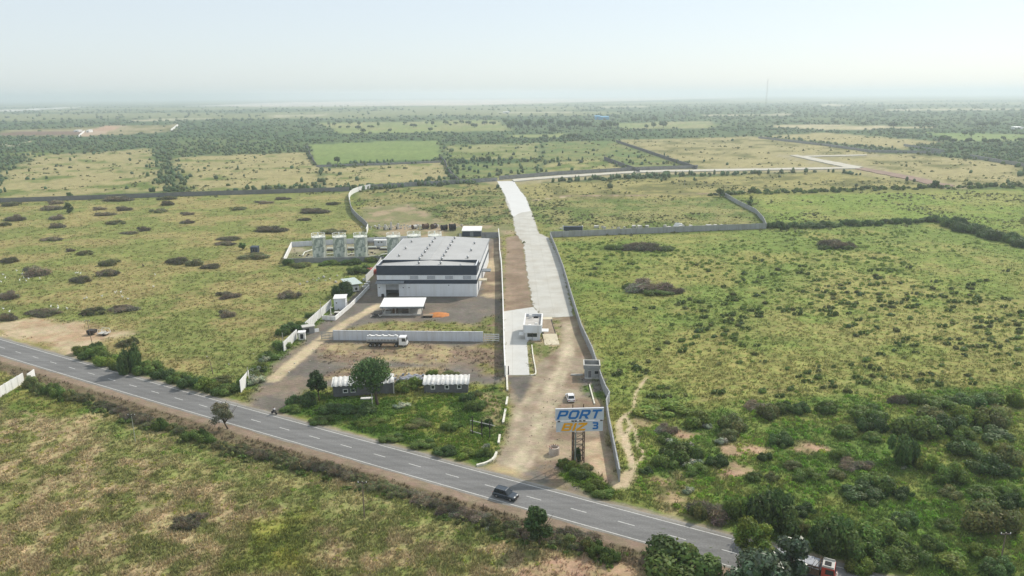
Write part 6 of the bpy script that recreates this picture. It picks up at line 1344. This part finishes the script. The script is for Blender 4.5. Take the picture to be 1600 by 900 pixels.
def scatter_bush(name, pts, seed, nl, size, m, zs=.8, cols=None, label=None):
    """ground scrub: little leaf clusters merged in one mesh"""
    rg = np.random.default_rng(seed); P = np.array(pts); n = len(P); r_ = P[:, 2]
    D = rvec(rg, n * nl); D[:, 2] = np.abs(D[:, 2]); k = np.repeat(np.arange(n), nl); rad = (.35 + .65 * rg.random(n * nl) ** .6)
    C = np.c_[P[k, 0], P[k, 1], np.zeros(n * nl)] + D * (rad * r_[k])[:, None] * [1, 1, zs]
    V, Fs, t = leafcloud(rg, C, D, 1.0, 1.5, .8); V = (V.reshape(-1, 4, 3) - C[:, None]) * (size * r_[k])[:, None, None] + C[:, None]; V = V.reshape(-1, 3); V[:, 2] = np.maximum(V[:, 2], .02)
    if cols is not None: t = t * np.repeat(cols[k], 4, 0)
    me = np_mesh(name, V, Fs, t); me.materials.append(m); o = link_mesh(name, me); tag(o, label, name.replace('_', ' ') if label else None, kind='stuff'); return o
scatter_bush('scrub', cand[290:1700], 5, 44, .46, LEAF_B, .8, label='scattered low scrub over the open pasture')
# screen-even random ground points over a wide area
def spread(n, y0, y1, seed, umax=.80):
    rg = np.random.default_rng(seed); q = rg.random(n); y = 1 / (1 / y0 + q * (1 / y1 - 1 / y0)); return rg.uniform(-umax, umax, n) * y, y, rg
X_, Y_, rg = spread(52000, 330, 1250, 3); c_, v_, w_ = ground_color(X_, Y_); d_ = fbm(X_, Y_, 28, 17); keep = (rg.random(len(X_)) < sstep(.40, .66, d_) * .75 * v_) & (v_ > .3) & (sdf_poly(X_, Y_, G2([(0, 320), (545, 303), (580, 362), (440, 411), (590, 420), (445, 547), (0, 512)])) > 0) & (sdf_poly(X_, Y_, pastr) > 0) & (sdf_poly(X_, Y_, G2([(482, 226), (600, 221), (684, 220), (690, 249), (493, 258)])) > 0)
pts = np.c_[X_[keep], Y_[keep], (.40 + 1.1 * rg.random(keep.sum()) ** 3) * np.clip(Y_[keep] / 560, .7, 1.7)]
scatter_bush('far_scrub', pts, 6, 12, .8, LEAF_O, .75, np.clip(.8 + .5 * fbm(pts[:, 0], pts[:, 1], 40, 19)[:, None] * np.array([1.1, 1, .9]), .5, 1.6), label='low scrub over the far fields')
# weeds over the lush plot, verges and thicket floor
def weeds(name, px, n, r0, r1, seed, m, label, nl=40, rough=.5):
    P = G2(px); A = np.array(P); rg = np.random.default_rng(seed); x, y = rg.uniform(A[:, 0].min(), A[:, 0].max(), n * 4), rg.uniform(A[:, 1].min(), A[:, 1].max(), n * 4)
    c_, v_, w_ = ground_color(x, y); ok = (sdf_poly(x, y, P) < 0) & (rg.random(len(x)) < v_ * sstep(.28, .60, fbm(x, y, 5, seed))) & (np.abs(road_sd(x, y)) > 7.0); x, y = x[ok][:n], y[ok][:n]
    cl = c_[ok][:n] * 8.5; cl = cl * .5 + .5 * np.array([.9, 1.0, .8])
    scatter_bush(name, np.c_[x, y, r0 + (r1 - r0) * rg.random(len(x)) ** 2], seed, nl, .36, m, .7, np.clip(cl, .5, 2.4), label)
weeds('weeds', [(440, 650), (490, 614), (520, 622), (735, 616), (785, 606), (794, 645), (776, 712), (748, 727), (600, 688)], 1500, .25, .8, 31, LEAF_G, 'leafy weeds covering the green plot')
weeds('thicket_undergrowth', [(1000, 648), (1150, 628), (1640, 600), (1700, 760), (1700, 930), (1330, 892), (1050, 808), (985, 762)], 2600, .25, .9, 32, LEAF_G, 'undergrowth between the thicket shrubs')
weeds('verge_weeds', [(90, 545), (190, 560), (378, 600), (470, 510), (560, 448), (575, 456), (470, 545), (385, 618), (200, 592), (110, 566)], 700, .25, .7, 33, LEAF_B, 'weeds along the verge and driveway wall', 30)
weeds('hedge_weeds', [(0, 590), (120, 622), (420, 712), (830, 838), (1000, 868), (1000, 905), (800, 880), (400, 750), (0, 640)], 900, .25, .7, 34, LEAF_G, 'weeds along the foot of the highway hedge', 30)
weeds('sign_weeds', [(872, 740), (905, 718), (968, 768), (930, 783)], 160, .25, .7, 36, LEAF_B, 'weeds at the foot of the sign tower', 36)
weeds('near_weeds', [(-20, 640), (400, 760), (900, 890), (900, 930), (-20, 930)], 900, .2, .6, 37, LEAF_O, 'weeds in the near rough pasture', 26)
# grass
def grass(name, n, y0, y1, seed, h0, h1, nb, label, umax=.95):
    x, y, rg = spread(n, y0, y1, seed, umax); c_, v_, w_ = ground_color(x, y); ok = (v_ > .15) & (rg.random(n) < v_ * (.25 + .75 * sstep(.32, .60, fbm(x, y, 2.5, 71)))) & (np.abs(road_sd(x, y)) > 6.6); x, y, c_ = x[ok], y[ok], c_[ok]
    n = len(x); k = np.repeat(np.arange(n), nb); N = n * nb; h = (h0 + (h1 - h0) * rg.random(n) ** 1.5)[k] * (.6 + .6 * rg.random(N)); a = rg.random(N) * 6.283; ln = .35 + .5 * rg.random(N)
    bx, by = x[k] + rg.normal(0, .16, N) * (1 + y[k] / 300), y[k] + rg.normal(0, .16, N) * (1 + y[k] / 300); w = (.035 + .05 * rg.random(N)) * (1 + y[k] / 130); pa = a + 1.57
    lean = np.stack([np.cos(a) * h * ln + h * .18, np.sin(a) * h * ln + h * .12, h], 1); s = np.stack([np.cos(pa) * w, np.sin(pa) * w, 0 * w], 1); B_ = np.stack([bx, by, 0 * bx], 1)
    V = np.stack([B_ - s, B_ + s, B_ + lean], 1).reshape(-1, 3); t = c_[k] * (.75 + .7 * rg.random((N, 1))) * (1 + (rg.random((N, 3)) - .5) * [.2, .1, .2]); tuft = (.8 + .45 * rg.random(n))[k][:, None]; t = t * tuft
    me = np_mesh(name, V, np.arange(3 * N).reshape(N, 3), np.repeat(t, 3, 0)); me.materials.append(GRASSM); o = link_mesh(name, me); tag(o, label, 'grass', kind='stuff')
grass('grass', 175000, 92, 520, 8, .22, .62, 5, 'rough mixed grass over the pastures')
# distant woods: crowns merged into one mass
X_, Y_, rg = spread(34000, 560, 6500, 12, .85); c_, v_, w_ = ground_color(X_, Y_); ok = rg.random(len(X_)) < w_ * (.25 + .75 * (w_ > .12)) * (.40 + .6 * sstep(.35, .6, fbm(X_, Y_ * .6, 60, 23)))
x, y = X_[ok], Y_[ok]; n = len(x); r_ = (1.3 + 1.8 * rg.random(n) ** 1.5) * np.clip(y / 1100, .8, 3.2); hh_ = (1.5 + 2.2 * rg.random(n)) * np.clip(y / 1800, .8, 1.8)
bm = bmesh.new(); bmesh.ops.create_icosphere(bm, subdivisions=1, radius=1); bv = np.array([v.co[:] for v in bm.verts]); bf = np.array([[v.index for v in f.verts] for f in bm.faces]); bm.free()
kv = len(bv); J = 1 + (rg.random((n, kv)) - .5) * .55; V = bv[None] * J[..., None] * np.stack([r_, r_, hh_], 1)[:, None]; V[..., 0] += x[:, None]; V[..., 1] += y[:, None]; V[..., 2] = np.maximum(V[..., 2] + hh_[:, None] * .55, 0)
t = (.78 + .44 * rg.random((n, 1, 1))) * (1 + (rg.random((n, 1, 3)) - .5) * [.35, .15, .3]) * (.85 + .3 * rg.random((n, kv, 1)))
me = np_mesh('far_woods', V.reshape(-1, 3), (bf[None] + (np.arange(n) * kv)[:, None, None]).reshape(-1, 3), t.reshape(-1, 3)); me.materials.append(WOODM); tag(link_mesh('far_woods', me), 'far woods fading towards the horizon', 'woods', kind='stuff')

# ---------------------------------------------------------------- trees
def trunk_mesh(rg, th, H, R_, r0, lean=0., nb=7):
    m = MB(); m.tube([(0, 0, 0), (lean * .3, 0, th * .5), (lean * .6, 0, th), (lean, 0, th + (H - th) * .5)], [r0, r0 * .78, r0 * .66, r0 * .3], 8)
    for k in range(nb):
        a = 6.283 * k / nb + rg.random(); z = th * (.75 + .35 * rg.random()); e = R_ * (.55 + .3 * rg.random()); zz = th + (H - th) * (.25 + .5 * rg.random())
        m.tube([(lean * .5, 0, z), (e * .45 * math.cos(a), e * .45 * math.sin(a), (z + zz) * .5 + .1), (e * math.cos(a), e * math.sin(a), zz)], [r0 * .42, r0 * .28, r0 * .1], 5)
    return m
def tree(name, label, px, pyb, l, r, top, bot, n, leaf, m, seed, lob=16, flat=.8, group=None, r0=None, inner=.5, aspect=1.6):
    rg = np.random.default_rng(seed); g = at(px, pyb); s = pxm((g.x, g.y)); R_ = (r - l) / 2 / s; H = zat(px, pyb, top); zb = zat(px, pyb, bot) if bot < pyb else .3; cx = ((l + r) / 2 - px) / s
    t = thing(name, label, 'tree', g, 0, group); Hc = H - zb
    lobes = []
    for i in range(lob):
        a = rg.random() * 6.283; q = math.sqrt(rg.random()) * .68; zz = rg.random(); wz = 1 - .45 * abs(zz - .4) * 2; sz = R_ * (.24 + .20 * rg.random())
        lobes.append((cx + R_ * q * wz * math.cos(a), R_ * q * wz * math.sin(a), zb + Hc * (.14 + .72 * zz), sz, min(sz * flat, Hc * .3)))
    V, Fs, tn = lobes_cloud(rg, lobes, n, leaf, aspect, inner, .15); me = np_mesh('crown', V, Fs, tn); me.materials.append(m); link_mesh('crown', me, t)
    trunk_mesh(rg, max(zb + Hc * .12, .6), H, R_, r0 or max(.09, R_ * .065), cx).build('trunk', BARK, t); return t
tree('broad_tree', 'big round dark green tree over the half hidden shed', 590, 632, 543, 622, 560, 606, 9000, .34, LEAF_T, 1, 30, .9)
tree('small_tree', 'small dark tree standing beside the driveway end of the dark shed', 499, 626, 479, 517, 579, 614, 3200, .30, LEAF_T, 2, 16, .9)
tree('thin_tree', 'thin leafed grey green tree on the near verge beside the hedge', 356, 670, 326, 370, 626, 664, 4200, .19, GREYG, 3, 16, .8, inner=.3)
tree('small_tree', 'leafy dark tree on the near verge with its shadow on the grass', 844, 853, 814, 867, 792, 844, 4200, .27, LEAF_T, 4, 18, .9)
tree('bright_tree', 'bright yellow green tree at the lower edge before the highway', 1175, 892, 1141, 1212, 806, 872, 7500, .24, LEAF_B, 5, 22, .6, inner=.4)
tree('glossy_tree', 'glossy dark leaved tree at the lower edge in front of the red lorry', 1252, 932, 1196, 1262, 832, 915, 6500, .40, LEAF_S, 6, 20, .9)
tree('glossy_tree', 'glossy dark leaved tree at the lower edge below the bright green tree', 1172, 948, 1128, 1232, 858, 930, 7500, .40, LEAF_S, 7, 22, .8)
for k, (px, py, l, r, tp, lab) in enumerate(((1172, 326, 1163, 1181, 304, 'dark upright tree at the bend of the pasture wall'), (1125, 308, 1116, 1134, 294, 'dark round tree among scrub beyond the bend of the pasture wall'), (1219, 360, 1211, 1228, 347, 'dark round bush tree at the start of the hedge behind the open pasture'), (108, 333, 100, 118, 318, 'small dark tree among thorn thickets, near the dark boundary wall'), (108, 311, 102, 116, 301, 'small dark tree in front of the dark boundary wall'), (287, 305, 281, 291, 297, 'tiny dark tree on the dark boundary wall'), (379, 391, 373, 386, 379, 'little green tree beside the tiny dark hut in the pasture'), (1462, 293, 1454, 1470, 283, 'dark round tree at the end of the brown dirt track'), (672, 287, 663, 682, 276, 'round dark bush tree behind the scrub plot wall'))):
    tree('dark_tree', lab, px, py, l, r, tp, py - 1.5, 900, .50, LEAF_D, 40 + k, 9, .9)
FT = cv([(490, 226, 24, 22), (590, 218, 30, 24), (645, 222, 24, 22), (525, 243, 22, 18), (640, 250, 36, 26), (670, 272, 40, 30), (575, 243, 30, 18), (718, 240, 44, 18), (763, 232, 18, 30), (837, 264, 26, 22), (930, 218, 36, 20), (985, 236, 44, 24), (1065, 216, 24, 18), (1105, 226, 22, 30), (1090, 260, 28, 26), (1185, 218, 36, 24), (1215, 228, 20, 16), (1250, 218, 36, 18), (1285, 214, 30, 24), (1330, 222, 40, 28), (1365, 238, 40, 30), (1430, 220, 36, 26), (1485, 222, 26, 26), (1560, 215, 40, 36), (1592, 246, 50, 50), (355, 240, 26, 34), (510, 462, 40, 44), (1458, 455, 38, 40), (1415, 448, 46, 26), (1245, 452, 66, 24)], 400, 140, 4)
FT += cv([(10, 236, 50, 50), (48, 240, 40, 40), (100, 238, 60, 54), (140, 244, 40, 36), (185, 238, 56, 56), (240, 218, 40, 36), (250, 272, 44, 40), (300, 240, 50, 50), (350, 240, 44, 40), (390, 240, 44, 56), (440, 240, 46, 44), (480, 244, 40, 44), (570, 245, 36, 40), (612, 238, 34, 46), (650, 236, 36, 32), (885, 240, 36, 36), (838, 244, 28, 28), (945, 238, 46, 40), (775, 200, 60, 26), (840, 202, 40, 24), (890, 202, 34, 34), (318, 306, 26, 24), (380, 305, 70, 34), (430, 306, 30, 24), (205, 300, 40, 20)], 800, 140, 4)
FT += cv([(595, 226, 36, 26), (782, 240, 50, 40), (940, 228, 50, 22), (1002, 230, 60, 24), (1230, 290, 40, 34), (1272, 295, 34, 34), (1095, 325, 70, 40), (1152, 332, 44, 30), (1250, 335, 40, 36), (1347, 336, 30, 36), (1400, 336, 40, 30), (1432, 334, 30, 28), (1470, 318, 28, 30), (1578, 325, 40, 26), (1515, 456, 32, 30), (1300, 382, 50, 28), (420, 218, 36, 24), (60, 222, 16, 30), (800, 285, 60, 26), (1340, 232, 60, 30), (1420, 232, 60, 36)], 1200, 140, 4)
protos = []
for s in range(4):
    rg = np.random.default_rng(500 + s); lob = [(q[0], q[1], .5 + q[2] * .9, q[3], q[4]) for q in mk_lobes(rg, 9, 1, 1.15, 0, .9)]; V, Fs, tn = lobes_cloud(rg, lob, 520, .30, 1.4, .5); me = np_mesh('crown', V, Fs, tn); me.materials.append(LEAF_D)
    tm = trunk_mesh(rg, .7, 1.6, 1, .09); root = thing('field_tree', None, None); link_mesh('crown', me, root); tm.build('trunk', BARK, root); protos.append((root, list(root.children)))
for k, (x, y, w, h) in enumerate(sorted(FT)):
    if k < 4: root = protos[k][0]
    else: root = copy_tree(protos[k % 4][0], None, protos[k % 4][1]) 
    g = at(x, y); s = pxm((g.x, g.y)); root.location = g; root.rotation_euler = (0, 0, random.uniform(0, 6.28)); root.scale = (w / 2 / s, w / 2 / s, h / s / 1.62)
    tag(root, '%s dark tree from the left among the hazy far fields' % ordinal(k + 1), 'tree', 'dark trees among the far fields')

# ================================================================ ANIMALS
EGM = mat('white_feathers', (.80, .80, .77), .8, 0, .05, 4); GOAT = mat('dark_goat_coat', (.05, .04, .035), .9, 0, .2, 5); BEAK = mat('yellow_beak', (.5, .34, .05), .5, 0, .05, 4)
def skinned(name, V, E_, Rd, m):
    o = skin_body(name, V, E_, Rd, m, None, 1); dg = bpy.context.evaluated_depsgraph_get(); dg.update(); me = bpy.data.meshes.new_from_object(o.evaluated_get(dg)); old = o.data; o.modifiers.clear(); o.data = me; me.name = name; return o
eg = skinned('egret', [(0, 0, .62), (-.22, 0, .60), (-.42, 0, .50), (.16, 0, .68), (.24, 0, .86), (.20, 0, 1.02), (.30, 0, 1.10), (0, .07, .30), (0, .07, .02), (0, -.07, .30), (0, -.07, .02)], [(0, 1), (1, 2), (0, 3), (3, 4), (4, 5), (5, 6), (0, 7), (7, 8), (0, 9), (9, 10)], [.16, .14, .05, .11, .05, .045, .055, .02, .018, .02, .018], EGM)
mb = MB(); mb.tube([(.33, 0, 1.10), (.48, 0, 1.07)], [.025, .005], 6); bk = mb.build('beak', BEAK, eg); ek = [bk]
EP = cv([(20, 525, 0, 0), (35, 545, 0, 0), (8, 570, 0, 0), (125, 560, 0, 0), (165, 565, 0, 0), (180, 550, 0, 0), (150, 545, 0, 0), (475, 515, 0, 0), (488, 514, 0, 0), (505, 517, 0, 0), (250, 548, 0, 0), (105, 500, 0, 0), (720, 637, 0, 0), (730, 632, 0, 0), (757, 634, 0, 0), (765, 664, 0, 0), (530, 676, 0, 0), (545, 672, 0, 0), (800, 678, 0, 0), (320, 725, 0, 0), (362, 722, 0, 0), (365, 735, 0, 0), (420, 738, 0, 0), (22, 740, 0, 0), (62, 757, 0, 0), (960, 600, 0, 0), (970, 525, 0, 0), (640, 660, 0, 0), (140, 520, 0, 0)], 0, 300, 4)
for k, q in enumerate(EP):
    o = eg if k == 0 else copy_tree(eg, None, ek); g = at(q[0], q[1]); o.location = g; o.rotation_euler = (0, 0, random.uniform(0, 6.28)); o.scale = (1.15,) * 3
    tag(o, 'small white egret standing among grass and thickets of the big pasture', 'bird', 'white egrets in the big pasture')
def goat():
    V = [(0, 0, .62), (.38, 0, .64), (-.38, 0, .63), (.55, 0, .80), (.66, 0, .94), (.84, 0, .88), (-.52, 0, .72)]; E_ = [(0, 1), (0, 2), (1, 3), (3, 4), (4, 5), (2, 6)]; Rd = [.19, .17, .16, .09, .085, .05, .025]
    for x, b in ((.36, .0), (-.38, -.06)):
        for s in (-1, 1):
            i = len(V); V += [(x, s * .11, .48), (x + b + (.02 if x > 0 else .06), s * .11, .30), (x + b, s * .11, .22), (x + b + .01, s * .11, .02)]; E_ += [(1 if x > 0 else 2, i), (i, i + 1), (i + 1, i + 2), (i + 2, i + 3)]; Rd += [.08, .045, .035, .03]
    for s in (-1, 1): i = len(V); V += [(.62, s * .12, 1.0)]; E_ += [(4, i)]; Rd += [.03]
    return skinned('goat', V, E_, Rd, GOAT)
gt = goat()
for k, (x, y, lab) in enumerate(((126, 494, 'dark goat below the long dark thicket by the bare soil, first of two'), (131.5, 495, 'dark goat below the long dark thicket by the bare soil, second of two'), (224, 417, 'dark goat alone in the middle of the big pasture'))):
    o = gt if k == 0 else copy_tree(gt); o.location = at(x, y); o.rotation_euler = (0, 0, .4 + k); o.scale = (1.25,) * 3; tag(o, lab, 'goat')
# ================================================================ AIR
hm = bpy.data.materials.new('haze'); hm.use_nodes = True; n = hm.node_tree.nodes; n.remove(n['Principled BSDF'])
pv = n.new('ShaderNodeVolumePrincipled'); pv.inputs['Color'].default_value = (.80, .89, .96, 1); pv.inputs['Density'].default_value = .00019; pv.inputs['Anisotropy'].default_value = .28
hm.node_tree.links.new(pv.outputs[0], n['Material Output'].inputs['Volume'])
hz = MB(); hz.box(-80000, 80000, -80000, 80000, -1.3, 128)
ho = hz.build('haze', hm); tag(ho, kind='stuff')
